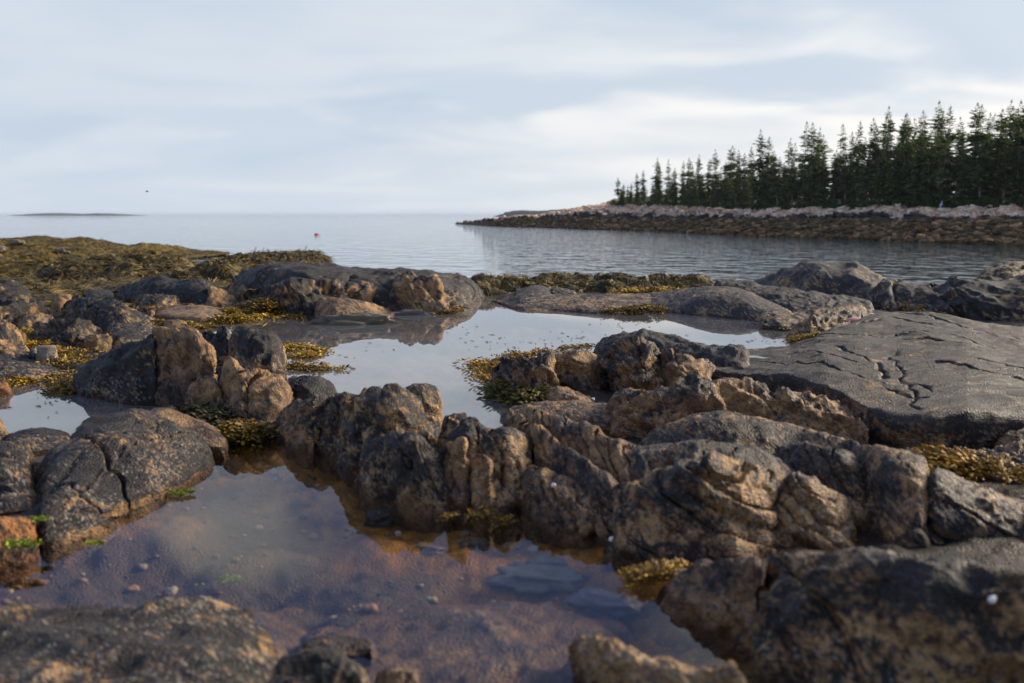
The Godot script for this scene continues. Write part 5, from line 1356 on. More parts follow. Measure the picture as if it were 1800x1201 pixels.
	rock("grey_platform", "wide grey platform slab with thin cracks and a black squared front face", "rock outcrop", "slabs of the right hand platform", {"tan": 0.24, "layer": 0.05, "grain": 1.3, "thick": 0.2, "dip": 1.45, "grey": 1.5, "amp": 0.16, "crack": 0.12, "k": 0.12, "s": 0.8, "cuts": [[2.023, -6.504, 2.256, -6.215, 0.012, 0.025], [2.256, -6.215, 2.601, -6.271, 0.012, 0.025], [2.601, -6.271, 2.926, -5.899, 0.012, 0.025], [1.449, -5.705, 1.649, -5.281, 0.012, 0.025], [1.649, -5.281, 1.797, -4.847, 0.012, 0.025], [1.797, -4.847, 1.984, -4.625, 0.012, 0.025], [2.509, -7.279, 2.867, -7.125, 0.012, 0.02], [2.867, -7.125, 3.024, -6.569, 0.012, 0.02], [3.024, -6.569, 3.246, -6.264, 0.012, 0.02], [2.249, -5.257, 2.428, -4.994, 0.014, 0.03], [2.428, -4.994, 2.671, -4.856, 0.014, 0.03], [2.133, -5.595, 1.9, -4.681, 0.01, 0.02], [1.9, -4.681, 1.77, -4.261, 0.01, 0.02], [1.924, -5.872, 1.95, -5.357, 0.014, 0.02], [1.95, -5.357, 1.887, -4.924, 0.014, 0.02], [2.493, -5.328, 2.598, -5.226, 0.018, 0.03], [2.598, -5.226, 2.737, -5.034, 0.018, 0.03], [3.06, -7.194, 3.274, -6.941, 0.018, 0.03], [3.274, -6.941, 3.453, -6.804, 0.018, 0.03], [1.778, -4.681, 1.829, -4.504, 0.018, 0.03], [1.829, -4.504, 1.885, -4.447, 0.018, 0.03], [2.338, -6.771, 2.635, -6.941, 0.014, 0.02], [2.635, -6.941, 2.815, -6.609, 0.014, 0.02], [2.428, -6.106, 2.61, -5.8, 0.014, 0.02], [2.61, -5.8, 2.744, -5.659, 0.014, 0.02], [1.721, -5.728, 1.845, -5.314, 0.014, 0.02], [2.906, -6.307, 3.183, -6.138, 0.014, 0.02]]}, [1.075, 3, -5.483, 1.083, 3.135, -5.542, 1.271, 3.127, -6.524, 1.39, 2.85, -7.133, 1.233, 3, -5.311, 1.242, 3.156, -5.371, 1.486, 3.134, -6.443, 1.636, 2.85, -7.096, 1.423, 3, -4.998, 1.434, 3.182, -5.057, 1.755, 3.187, -6.213, 1.95, 2.85, -6.906, 1.49, 3, -4.653, 1.501, 3.204, -4.713, 2.095, 3.244, -6.623, 2.433, 2.85, -7.691, 1.574, 3, -4.352, 1.587, 3.172, -4.411, 2.511, 3.297, -7.055, 3.02, 2.85, -8.487, 1.66, 3, -4.21, 1.675, 3.153, -4.269, 2.812, 3.306, -7.26, 3.433, 2.85, -8.864, 1.78, 3, -4.117, 1.796, 3.162, -4.175, 3.008, 3.31, -7.083, 3.671, 2.85, -8.643, 1.929, 3, -4.127, 1.945, 3.182, -4.186, 3.179, 3.29, -6.92, 3.856, 2.85, -8.393, 2.123, 3, -4.179, 2.142, 3.17, -4.237, 3.42, 3.247, -6.84, 4.123, 2.85, -8.244, 2.372, 3, -4.231, 2.393, 3.149, -4.289, 3.728, 3.206, -6.75, 4.463, 2.85, -8.08])
	rock("ledge_shelf", "low rusty shelf below the square fronted slab", "rock outcrop", "slabs of the right hand platform", {"tan": 0.8, "crack": 0.72, "dip": 1.2, "layer": 0.8}, [1.454, 3, -3.79, 1.481, 3.04, -3.865, 1.568, 3.021, -4.1, 1.656, 2.85, -4.328, 1.597, 3, -3.681, 1.625, 3.068, -3.756, 1.723, 3.048, -3.986, 1.82, 2.85, -4.211, 1.751, 3, -3.64, 1.781, 3.078, -3.715, 1.887, 3.064, -3.941, 1.993, 2.85, -4.162, 1.902, 3, -3.601, 1.934, 3.092, -3.675, 2.047, 3.102, -3.898, 2.161, 2.85, -4.115, 2.05, 3, -3.601, 2.083, 3.101, -3.674, 2.202, 3.128, -3.894, 2.323, 2.85, -4.107])
	rock("corner_block", "angular block leaning against the square fronted slab at the right edge", "boulder", "slabs of the right hand platform", {"tan": 0.65, "k": 0.2, "dip": 1.2, "layer": 0.8, "crack": 0.6}, [2.011, 3, -4.037, 2.045, 3.031, -4.11, 2.11, 3.037, -4.246, 2.196, 2.85, -4.42, 2.056, 3, -3.97, 2.087, 3.083, -4.044, 2.154, 3.09, -4.178, 2.244, 2.85, -4.352, 2.145, 3, -3.942, 2.177, 3.101, -4.016, 2.246, 3.121, -4.149, 2.339, 2.85, -4.321])
	rock("rim_slab", "low purple brown slab at the far edge of the pool", "rock outcrop", "low rocks along the far rim of the pool", {"tan": 0.7, "grain": 0.6, "layer": 0.2, "amp": 0.5, "dip": 1.05, "crack": 0.6}, [-0.211, 3, -11.496, -0.217, 2.997, -11.846, -0.23, 2.966, -12.545, -0.239, 2.85, -13.015, 0.09, 3, -10.458, 0.093, 3.047, -10.808, 0.099, 3.078, -11.508, 0.103, 2.85, -11.978, 0.477, 3, -10.395, 0.493, 3.065, -10.745, 0.524, 3.096, -11.444, 0.546, 2.85, -11.914, 0.869, 3, -10.093, 0.898, 3.08, -10.442, 0.957, 3.114, -11.139, 0.997, 2.85, -11.608, 1.238, 3, -10.272, 1.278, 3.082, -10.62, 1.36, 3.113, -11.315, 1.416, 2.85, -11.782, 1.482, 3, -10.333, 1.53, 3.065, -10.68, 1.628, 3.096, -11.373, 1.695, 2.85, -11.838])
	rock("rim_hump", "low grey hump like a whale back on the far edge of the pool", "rock outcrop", "low rocks along the far rim of the pool", {"tan": 0.15, "grey": 1.6, "layer": 0.1, "amp": 0.4, "crack": 0.12, "dip": 1.05}, [0.033, 3, -11.572, 0.034, 3.049, -11.872, 0.035, 3.045, -12.372, 0.036, 2.85, -12.742, 0.166, 3, -11.572, 0.17, 3.097, -11.872, 0.177, 3.101, -12.372, 0.182, 2.85, -12.742, 0.3, 3, -11.65, 0.308, 3.118, -11.95, 0.32, 3.124, -12.449, 0.33, 2.85, -12.819, 0.434, 3, -11.65, 0.445, 3.084, -11.949, 0.463, 3.089, -12.449, 0.477, 2.85, -12.819, 0.567, 3, -11.65, 0.582, 3.029, -11.949, 0.606, 3.024, -12.449, 0.624, 2.85, -12.818])
	rock("rim_block", "small dark block right of the whale back hump", "boulder", "low rocks along the far rim of the pool", {"tan": 0.25, "dip": 1.05, "layer": 0.6, "crack": 0.6}, [0.457, 3, -11.728, 0.464, 3.072, -11.928, 0.476, 3.084, -12.228, 0.486, 2.85, -12.498, 0.605, 3, -11.728, 0.614, 3.092, -11.928, 0.63, 3.105, -12.228, 0.644, 2.85, -12.497, 0.753, 3, -11.728, 0.765, 3.051, -11.928, 0.784, 3.063, -12.227, 0.801, 2.85, -12.497])
	rock("smooth_dome", "long smooth dome of grey and tan rock on the far right of the pool", "rock outcrop", "low rocks along the far rim of the pool", {"tan": 0.5, "grain": 0.5, "grey": 1.5, "layer": 0.15, "amp": 0.35, "crack": 0.12, "dip": 1.05}, [1.342, 3, -10.395, 1.386, 3.047, -10.743, 1.474, 3.077, -11.437, 1.534, 2.85, -11.903, 1.661, 3, -10.152, 1.714, 3.117, -10.498, 1.825, 3.162, -11.189, 1.901, 2.85, -11.653, 1.943, 3, -9.807, 2.006, 3.181, -10.152, 2.139, 3.225, -10.839, 2.23, 2.85, -11.3, 2.191, 3, -9.537, 2.264, 3.18, -9.88, 2.418, 3.221, -10.563, 2.522, 2.85, -11.021, 2.387, 3, -9.232, 2.471, 3.107, -9.572, 2.643, 3.126, -10.251, 2.761, 2.85, -10.706, 2.52, 3, -8.946, 2.612, 3.048, -9.283, 2.8, 3.036, -9.958, 2.927, 2.85, -10.41])
	rock("tapering_ridge", "long tapering dark ridge behind the smooth dome", "rock outcrop", "low rocks along the far rim of the pool", {"tan": 0.25, "grain": 0.5, "grey": 1.4, "amp": 0.5, "dip": 1.05, "layer": 0.6, "crack": 0.6}, [2.182, 3, -10.716, 2.256, 3.193, -11.109, 2.354, 3.217, -11.599, 2.428, 2.85, -11.962, 2.348, 3, -10.716, 2.426, 3.238, -11.108, 2.531, 3.27, -11.597, 2.61, 2.85, -11.959, 2.52, 3, -10.458, 2.607, 3.199, -10.848, 2.722, 3.222, -11.335, 2.809, 2.85, -11.695, 2.839, 3, -10.093, 2.941, 3.155, -10.48, 3.073, 3.197, -10.962, 3.173, 2.85, -11.318, 3.171, 3, -9.863, 3.288, 3.115, -10.246, 3.438, 3.166, -10.723, 3.551, 2.85, -11.075, 3.489, 3, -9.644, 3.622, 3.048, -10.021, 3.788, 3.105, -10.493, 3.913, 2.85, -10.841])
	rock("shore_slab", "low tan rock between the smooth dome and the grey platform", "rock outcrop", "low rocks along the far rim of the pool", {"tan": 0.7, "amp": 0.6, "dip": 1.05, "layer": 0.6, "crack": 0.6}, [2.196, 3, -8.676, 2.23, 3.06, -8.822, 2.326, 3.087, -9.211, 2.405, 2.85, -9.521, 2.471, 3, -8.59, 2.509, 3.084, -8.735, 2.616, 3.133, -9.12, 2.704, 2.85, -9.428, 2.795, 3, -8.676, 2.837, 3.085, -8.82, 2.955, 3.152, -9.202, 3.053, 2.85, -9.507, 3.173, 3, -8.9, 3.219, 3.073, -9.042, 3.349, 3.143, -9.421, 3.456, 2.85, -9.722])
	rock("pool_end_rock", "tan striped rock above yellow weed at the right end of the pool", "rock outcrop", "low rocks along the far rim of the pool", {"tan": 0.75, "crack": 0.84, "dip": 1.05, "layer": 0.6}, [2.259, 3, -7.956, 2.284, 3.063, -8.053, 2.364, 3.077, -8.342, 2.438, 2.85, -8.602, 2.384, 3, -7.883, 2.408, 3.126, -7.98, 2.492, 3.162, -8.268, 2.57, 2.85, -8.527, 2.613, 3, -8.03, 2.638, 3.148, -8.127, 2.728, 3.176, -8.413, 2.811, 2.85, -8.67, 2.952, 3, -8.341, 2.981, 3.115, -8.437, 3.077, 3.166, -8.721, 3.167, 2.85, -8.976])
	rock("great_boulder", "great rounded dark boulder with a tan flank standing against the cove", "boulder", "low rocks along the far rim of the pool", {"tan": 0.42, "grey": 1.3, "layer": 0.2, "amp": 0.35, "crack": 0.21, "s": 0.9, "dip": 1.05}, [3.149, 3, -12.853, 3.265, 3.062, -13.339, 3.43, 3.078, -14.02, 3.542, 2.85, -14.476, 3.302, 3, -12.137, 3.425, 3.22, -12.622, 3.605, 3.277, -13.298, 3.728, 2.85, -13.752, 3.438, 3, -11.65, 3.567, 3.313, -12.133, 3.761, 3.391, -12.805, 3.893, 2.85, -13.256, 3.633, 3, -11.42, 3.772, 3.312, -11.901, 3.977, 3.438, -12.57, 4.119, 2.85, -13.018, 3.828, 3, -11.128, 3.978, 3.29, -11.605, 4.198, 3.431, -12.27, 4.35, 2.85, -12.714, 3.951, 3, -10.85, 4.111, 3.229, -11.324, 4.344, 3.349, -11.984, 4.504, 2.85, -12.426, 4.069, 3, -10.716, 4.239, 3.149, -11.187, 4.481, 3.221, -11.843, 4.648, 2.85, -12.283])
	rock("cove_ledge", "dark ledge with a weedy foot right of the great boulder", "rock outcrop", "low rocks along the far rim of the pool", {"tan": 0.3, "amp": 0.55, "crack": 0.42, "s": 0.7, "dip": 1.05, "layer": 0.6}, [3.825, 3, -10.333, 3.921, 3.162, -10.618, 4.124, 3.245, -11.182, 4.269, 2.85, -11.576, 4.026, 3, -10.093, 4.128, 3.193, -10.375, 4.345, 3.256, -10.935, 4.5, 2.85, -11.325, 4.172, 3, -9.752, 4.279, 3.214, -10.033, 4.51, 3.273, -10.587, 4.675, 2.85, -10.973, 4.32, 3, -9.644, 4.428, 3.279, -9.924, 4.668, 3.341, -10.474, 4.839, 2.85, -10.858, 4.498, 3, -9.434, 4.611, 3.306, -9.712, 4.863, 3.372, -10.257, 5.043, 2.85, -10.636, 4.826, 3, -9.332, 4.946, 3.308, -9.607, 5.215, 3.385, -10.144, 5.407, 2.85, -10.517, 5.199, 3, -9.232, 5.328, 3.315, -9.504, 5.616, 3.386, -10.031, 5.821, 2.85, -10.397])
	rock("corner_crag", "brown crag at the right edge against the cove", "rock outcrop", "low rocks along the far rim of the pool", {"tan": 0.6, "amp": 0.6, "crack": 0.42, "dip": 1.05, "layer": 0.6}, [6.666, 3, -14.214, 6.83, 3.091, -14.579, 7.039, 3.131, -15.033, 7.196, 2.85, -15.368, 6.91, 3, -14.214, 7.075, 3.183, -14.579, 7.289, 3.234, -15.03, 7.451, 2.85, -15.363, 7.195, 3, -14.214, 7.362, 3.241, -14.578, 7.583, 3.294, -15.026, 7.75, 2.85, -15.356, 7.56, 3, -14.214, 7.735, 3.224, -14.574, 7.965, 3.286, -15.018, 8.138, 2.85, -15.345, 7.967, 3, -14.214, 8.15, 3.2, -14.57, 8.39, 3.253, -15.008, 8.571, 2.85, -15.331])
	rock("dark_outcrop", "long dark outcrop with a smooth sloping back behind the pool", "rock outcrop", "blocks of the dark outcrop behind the pool", {"tan": 0.14, "grain": 0.7, "grey": 1.3, "layer": 0.3, "thick": 0.3, "amp": 0.4, "crack": 0.3, "s": 0.8, "dip": 1.05}, [-3.236, 3, -11.572, -3.364, 3.166, -12.056, -3.657, 3.182, -13.116, -3.837, 2.85, -13.761, -2.912, 3, -10.85, -3.031, 3.306, -11.336, -3.312, 3.326, -12.399, -3.485, 2.85, -13.047, -2.52, 3, -10.333, -2.626, 3.381, -10.822, -2.883, 3.415, -11.892, -3.041, 2.85, -12.543, -2.11, 3, -10.212, -2.2, 3.394, -10.704, -2.419, 3.433, -11.782, -2.554, 2.85, -12.438, -1.758, 3, -10.212, -1.834, 3.369, -10.706, -2.018, 3.399, -11.791, -2.131, 2.85, -12.451, -1.245, 3, -10.333, -1.299, 3.337, -10.83, -1.429, 3.352, -11.923, -1.509, 2.85, -12.588, -0.78, 3, -10.458, -0.814, 3.292, -10.957, -0.895, 3.31, -12.054, -0.944, 2.85, -12.722, -0.504, 3, -10.987, -0.525, 3.205, -11.487, -0.575, 3.23, -12.586, -0.606, 2.85, -13.255, -0.363, 3, -11.728, -0.378, 3.084, -12.228, -0.412, 3.085, -13.327, -0.432, 2.85, -13.997, -0.301, 3, -12.222, -0.313, 2.996, -12.722, -0.34, 2.948, -13.822, -0.357, 2.85, -14.491])
	rock("layered_blocks", "layered black blocks under the left end of the dark outcrop", "rock outcrop", "blocks of the dark outcrop behind the pool", {"tan": 0.35, "crack": 0.96, "dip": 1.05, "layer": 0.6}, [-2.688, 3, -10.093, -2.747, 3.154, -10.336, -2.821, 3.216, -10.627, -2.891, 2.85, -10.888, -2.395, 3, -9.698, -2.447, 3.232, -9.942, -2.517, 3.286, -10.234, -2.581, 2.85, -10.496, -2.105, 3, -9.644, -2.15, 3.27, -9.89, -2.212, 3.319, -10.183, -2.27, 2.85, -10.447, -1.904, 3, -9.752, -1.945, 3.251, -9.999, -2.001, 3.305, -10.294, -2.052, 2.85, -10.559, -1.707, 3, -9.977, -1.744, 3.234, -10.224, -1.792, 3.302, -10.52, -1.837, 2.85, -10.786])
	rock("square_block", "square brown block with sharp edges in the face of the dark outcrop", "boulder", "blocks of the dark outcrop behind the pool", {"tan": 0.65, "k": 0.2, "dip": 1.05, "layer": 0.6, "crack": 0.6}, [-1.703, 3, -10.093, -1.723, 3.221, -10.242, -1.772, 3.271, -10.538, -1.816, 2.85, -10.804, -1.553, 3, -10.212, -1.571, 3.253, -10.361, -1.614, 3.299, -10.658, -1.655, 2.85, -10.925, -1.392, 3, -10.458, -1.408, 3.223, -10.607, -1.446, 3.27, -10.905, -1.482, 2.85, -11.172, -1.275, 3, -10.585, -1.29, 3.183, -10.735, -1.325, 3.217, -11.033, -1.357, 2.85, -11.301])
	rock("bulging_block", "bulging brown block at the right end of the dark outcrop", "boulder", "blocks of the dark outcrop behind the pool", {"tan": 0.7, "crack": 0.78, "dip": 1.05, "layer": 0.6}, [-1.213, 3, -10.212, -1.239, 3.228, -10.46, -1.285, 3.286, -10.858, -1.322, 2.85, -11.176, -1.014, 3, -10.093, -1.035, 3.278, -10.342, -1.074, 3.343, -10.74, -1.106, 2.85, -11.059, -0.778, 3, -10.035, -0.794, 3.265, -10.284, -0.824, 3.334, -10.683, -0.849, 2.85, -11.002, -0.626, 3, -10.093, -0.64, 3.166, -10.343, -0.664, 3.22, -10.742, -0.683, 2.85, -11.061, -0.528, 3, -10.458, -0.54, 3.05, -10.708, -0.56, 3.078, -11.107, -0.576, 2.85, -11.427])
	rock("rock_tongue", "low mauve and tan tongue of rock entering the pool", "rock outcrop", "blocks of the dark outcrop behind the pool", {"tan": 0.9, "layer": 0.2, "amp": 0.5, "crack": 0.24, "dip": 1.05}, [-1.874, 3, -9.485, -1.906, 3.104, -9.662, -1.953, 3.144, -9.908, -2.001, 2.85, -10.148, -1.662, 3, -9.332, -1.69, 3.151, -9.51, -1.733, 3.191, -9.756, -1.775, 2.85, -9.997, -1.409, 3, -9.434, -1.434, 3.098, -9.612, -1.469, 3.148, -9.859, -1.505, 2.85, -10.102, -1.239, 3, -9.807, -1.261, 3.028, -9.986, -1.291, 3.045, -10.234, -1.322, 2.85, -10.477, -1.124, 3, -10.093, -1.144, 2.994, -10.272, -1.171, 2.982, -10.52, -1.198, 2.85, -10.764])
	rock("blue_black_rock", "blue black smooth rock with a ribbed tan right end left of the pool", "rock outcrop", "rocks on the left of the pool", {"tan": 0.15, "layer": 0.35, "amp": 0.6, "crack": 0.7}, [-4.65, 3, -11.728, -4.757, 3.073, -12.009, -4.939, 3.08, -12.474, -5.075, 2.85, -12.818, -4.171, 3, -10.987, -4.269, 3.181, -11.271, -4.443, 3.201, -11.739, -4.574, 2.85, -12.085, -3.861, 3, -10.65, -3.953, 3.243, -10.936, -4.119, 3.289, -11.408, -4.245, 2.85, -11.756, -3.592, 3, -10.521, -3.679, 3.227, -10.809, -3.837, 3.271, -11.283, -3.956, 2.85, -11.633, -3.37, 3, -10.395, -3.453, 3.242, -10.684, -3.603, 3.291, -11.161, -3.717, 2.85, -11.513, -3.202, 3, -10.333, -3.282, 3.216, -10.623, -3.427, 3.27, -11.101, -3.536, 2.85, -11.455, -2.995, 3, -10.333, -3.073, 3.119, -10.623, -3.209, 3.162, -11.104, -3.312, 2.85, -11.46, -2.817, 3, -10.333, -2.894, 3.021, -10.623, -3.024, 3.015, -11.106, -3.121, 2.85, -11.463])
	rock("ribbed_end", "tan ribbed rock sloping down at the right end of the blue black rock", "rock outcrop", "rocks on the left of the pool", {"tan": 1.0, "layer": 0.8, "thick": 0.07, "amp": 0.5, "crack": 1.26}, [-3.136, 3, -10.212, -3.202, 3.181, -10.453, -3.287, 3.238, -10.741, -3.366, 2.85, -10.999, -3.001, 3, -10.212, -3.065, 3.169, -10.454, -3.147, 3.213, -10.742, -3.223, 2.85, -11.001, -2.889, 3, -10.272, -2.952, 3.091, -10.514, -3.032, 3.128, -10.803, -3.105, 2.85, -11.063, -2.823, 3, -10.333, -2.887, 3.013, -10.575, -2.965, 3.017, -10.865, -3.036, 2.85, -11.125])
	rock("barnacled_rock", "tan barnacled rock with white specks between the ribbed rock and the dark outcrop", "rock outcrop", "rocks on the left of the pool", {"tan": 0.8, "amp": 0.6, "layer": 0.6, "crack": 0.7}, [-3.239, 3, -11.346, -3.302, 3.132, -11.588, -3.396, 3.161, -11.925, -3.477, 2.85, -12.208, -2.908, 3, -10.65, -2.967, 3.196, -10.893, -3.057, 3.236, -11.232, -3.134, 2.85, -11.516, -2.692, 3, -10.333, -2.75, 3.147, -10.577, -2.836, 3.188, -10.916, -2.91, 2.85, -11.201, -2.558, 3, -10.272, -2.617, 3.043, -10.515, -2.7, 3.062, -10.855, -2.771, 2.85, -11.142])
	rock("flat_tan_slab", "flat tan slab with a black stain beside the yellow rockweed", "rock outcrop", "rocks on the left of the pool", {"tan": 0.95, "layer": 0.1, "amp": 0.3, "crack": 0.21}, [-3.462, 3, -9.644, -3.493, 3.041, -9.739, -3.727, 3.036, -10.398, -3.886, 2.85, -10.841, -3.164, 3, -9.332, -3.193, 3.06, -9.427, -3.414, 3.087, -10.092, -3.565, 2.85, -10.537, -2.892, 3, -9.232, -2.919, 3.07, -9.329, -3.124, 3.096, -9.998, -3.264, 2.85, -10.446, -2.724, 3, -9.485, -2.751, 3.034, -9.582, -2.942, 3.019, -10.255, -3.072, 2.85, -10.707])
	rock("patched_rock", "black and tan patched rock left of the flat tan slab", "boulder", "rocks on the left of the pool", {"tan": 0.5, "layer": 0.6, "crack": 0.7}, [-3.812, 3, -10.093, -3.878, 3.1, -10.282, -3.981, 3.13, -10.563, -4.077, 2.85, -10.816, -3.577, 3, -9.92, -3.638, 3.15, -10.11, -3.737, 3.185, -10.393, -3.828, 2.85, -10.647, -3.447, 3, -10.093, -3.506, 3.123, -10.284, -3.601, 3.153, -10.569, -3.688, 2.85, -10.824, -3.427, 3, -10.333, -3.488, 3.042, -10.524, -3.581, 3.066, -10.809, -3.665, 2.85, -11.066])
	rock("left_outcrop", "broad black and pink outcrop in front of the orange boulder", "rock outcrop", "rocks on the left of the pool", {"tan": 0.5, "amp": 0.8, "crack": 0.9099999999999999, "layer": 0.6}, [-4.181, 3, -9.232, -4.299, 3.08, -9.508, -4.503, 3.093, -9.965, -4.655, 2.85, -10.302, -3.833, 3, -8.676, -3.943, 3.195, -8.955, -4.142, 3.224, -9.414, -4.29, 2.85, -9.753, -3.495, 3, -8.341, -3.6, 3.205, -8.622, -3.789, 3.241, -9.085, -3.931, 2.85, -9.426, -3.227, 3, -8.183, -3.328, 3.181, -8.465, -3.507, 3.228, -8.932, -3.642, 2.85, -9.277, -3.067, 3, -8.261, -3.166, 3.104, -8.544, -3.336, 3.128, -9.014, -3.465, 2.85, -9.361, -2.956, 3, -8.422, -3.054, 3.017, -8.706, -3.218, 3.006, -9.178, -3.34, 2.85, -9.528])
	rock("jointed_rock", "jointed black rock with rounded blocks above the white granite block", "rock outcrop", "rocks on the left of the pool", {"tan": 0.45, "layer": 1.0, "crack": 1.19}, [-3.61, 3, -7.472, -3.67, 3.096, -7.61, -3.775, 3.129, -7.837, -3.882, 2.85, -8.057, -3.41, 3, -7.345, -3.465, 3.137, -7.484, -3.567, 3.187, -7.713, -3.67, 2.85, -7.935, -3.227, 3, -7.345, -3.28, 3.146, -7.485, -3.377, 3.2, -7.716, -3.475, 2.85, -7.94, -3.153, 3, -7.472, -3.207, 3.087, -7.613, -3.301, 3.128, -7.844, -3.396, 2.85, -8.07, -3.129, 3, -7.605, -3.184, 3.04, -7.744, -3.277, 3.062, -7.976, -3.37, 2.85, -8.203])
	rock("orange_block", "orange stained square block under the jointed rock", "boulder", "rocks on the left of the pool", {"tan": 1.0, "k": 0.2, "tint": "ochre", "layer": 0.1, "crack": 0.7}, [-3.159, 3, -7.282, -3.175, 3.062, -7.33, -3.221, 3.091, -7.441, -3.293, 2.85, -7.606, -3.053, 3, -7.252, -3.068, 3.091, -7.3, -3.113, 3.12, -7.411, -3.183, 2.85, -7.577, -2.978, 3, -7.313, -2.993, 3.066, -7.361, -3.037, 3.095, -7.473, -3.105, 2.85, -7.64])
	rock("sloping_rock", "grey rock sloping down to the right behind the dark mound", "rock outcrop", "rocks on the left of the pool", {"tan": 0.45, "amp": 0.7, "layer": 0.6, "crack": 0.7}, [-3.024, 3, -7.408, -3.095, 3.089, -7.595, -3.242, 3.123, -7.967, -3.363, 2.85, -8.263, -2.817, 3, -7.345, -2.883, 3.088, -7.533, -3.023, 3.125, -7.908, -3.137, 2.85, -8.207, -2.719, 3, -7.672, -2.783, 3.039, -7.862, -2.914, 3.055, -8.24, -3.021, 2.85, -8.541, -2.626, 3, -8.03, -2.688, 3.005, -8.221, -2.811, 2.984, -8.601, -2.91, 2.85, -8.905])
	rock("stepped_rock", "black rounded rock at the left edge below the rockweed", "boulder", "rocks on the left of the pool", {"tan": 0.25, "layer": 0.6, "crack": 0.7}, [-5.562, 3, -10.093, -5.67, 3.215, -10.319, -5.857, 3.286, -10.672, -6.011, 2.85, -10.953, -5.275, 3, -10.212, -5.377, 3.23, -10.441, -5.556, 3.284, -10.798, -5.702, 2.85, -11.083, -5.171, 3, -10.333, -5.27, 3.221, -10.563, -5.445, 3.263, -10.923, -5.588, 2.85, -11.209, -5.112, 3, -10.458, -5.215, 3.126, -10.686, -5.387, 3.16, -11.047, -5.527, 2.85, -11.335])
	rock("layered_rock", "thinly layered dark rock at the left edge", "rock outcrop", "rocks on the left of the pool", {"tan": 0.3, "grain": 1.0, "crack": 1.26, "layer": 0.6}, [-4.565, 3, -8.261, -4.651, 3.183, -8.442, -4.837, 3.27, -8.796, -4.991, 2.85, -9.076, -4.32, 3, -8.341, -4.402, 3.185, -8.524, -4.579, 3.273, -8.883, -4.725, 2.85, -9.167, -4.2, 3, -8.59, -4.278, 3.186, -8.775, -4.449, 3.226, -9.136, -4.59, 2.85, -9.424, -4.145, 3, -8.9, -4.223, 3.1, -9.084, -4.389, 3.124, -9.448, -4.524, 2.85, -9.738])
	rock("purple_rock", "low purple rock between the layered rock and the jointed rock", "boulder", "rocks on the left of the pool", {"tan": 0.7, "layer": 0.6, "crack": 0.7}, [-4.167, 3, -8.341, -4.206, 3.096, -8.433, -4.292, 3.137, -8.614, -4.39, 2.85, -8.81, -4.023, 3, -8.341, -4.059, 3.125, -8.434, -4.143, 3.166, -8.616, -4.238, 2.85, -8.814, -3.934, 3, -8.505, -3.972, 3.089, -8.598, -4.053, 3.12, -8.781, -4.145, 2.85, -8.981])
	rock("sloping_slab", "brown slab at the left edge sloping down to a strip of weed", "rock outcrop", "rocks on the left of the pool", {"tan": 0.6, "amp": 0.6, "layer": 0.6, "crack": 0.7}, [-3.624, 3, -6.533, -3.711, 3.179, -6.714, -3.849, 3.268, -6.98, -3.98, 2.85, -7.217, -3.398, 3, -6.533, -3.48, 3.179, -6.716, -3.611, 3.272, -6.986, -3.735, 2.85, -7.226, -3.355, 3, -6.66, -3.437, 3.14, -6.843, -3.566, 3.209, -7.114, -3.687, 2.85, -7.355, -3.427, 3, -6.986, -3.511, 3.057, -7.168, -3.641, 3.069, -7.438, -3.76, 2.85, -7.681])
	rock("shore_ledge", "wet flat ledge at the left edge above the left pool", "rock outcrop", "rocks on the left of the pool", {"tan": 0.6, "amp": 0.5, "layer": 0.6, "crack": 0.7}, [-3.584, 3, -6.459, -3.61, 3.045, -6.513, -3.728, 3.083, -6.734, -3.847, 2.85, -6.948, -3.36, 3, -6.459, -3.385, 3.052, -6.514, -3.496, 3.09, -6.738, -3.609, 2.85, -6.955, -3.284, 3, -6.609, -3.308, 3.038, -6.664, -3.417, 3.054, -6.889, -3.526, 2.85, -7.108, -3.28, 3, -6.712, -3.305, 3.023, -6.767, -3.413, 3.024, -6.993, -3.52, 2.85, -7.213])
	rock("lavender_slab", "lavender grey low slab sliding into the left pool", "rock outcrop", "rocks on the left of the pool", {"tan": 0.45, "amp": 0.4, "crack": 0.21, "layer": 0.6}, [-3.247, 3, -5.84, -3.273, 3.06, -5.895, -3.415, 3.082, -6.159, -3.546, 2.85, -6.395, -2.994, 3, -5.84, -3.017, 3.073, -5.896, -3.15, 3.1, -6.165, -3.273, 2.85, -6.405, -2.873, 3, -5.921, -2.896, 3.061, -5.977, -3.025, 3.062, -6.248, -3.142, 2.85, -6.491, -2.792, 3, -6.091, -2.815, 3.016, -6.146, -2.939, 2.991, -6.419, -3.052, 2.85, -6.664])
	rock("edge_boulder", "brown boulder cut by the left edge reflected in the left pool", "boulder", "rocks on the left of the pool", {"tan": 0.7, "tint": "rust", "layer": 0.6, "crack": 0.7}, [-2.943, 3, -5.395, -2.963, 3.068, -5.442, -3.018, 3.096, -5.548, -3.104, 2.85, -5.706, -2.826, 3, -5.413, -2.846, 3.068, -5.459, -2.899, 3.096, -5.567, -2.982, 2.85, -5.726, -2.797, 3, -5.447, -2.817, 3.046, -5.493, -2.869, 3.071, -5.601, -2.951, 2.85, -5.761])
	rock("mossy_stone", "dark mossy stone cut by the left edge below the brown boulder", "boulder", "rocks on the left of the pool", {"tan": 0.4, "layer": 0.6, "crack": 0.7}, [-2.332, 3, -4.296, -2.347, 3.064, -4.334, -2.384, 3.074, -4.405, -2.46, 2.85, -4.545, -2.257, 3, -4.296, -2.272, 3.063, -4.334, -2.307, 3.079, -4.405, -2.382, 2.85, -4.547, -2.243, 3, -4.319, -2.259, 3.033, -4.355, -2.295, 3.043, -4.427, -2.368, 2.85, -4.569])
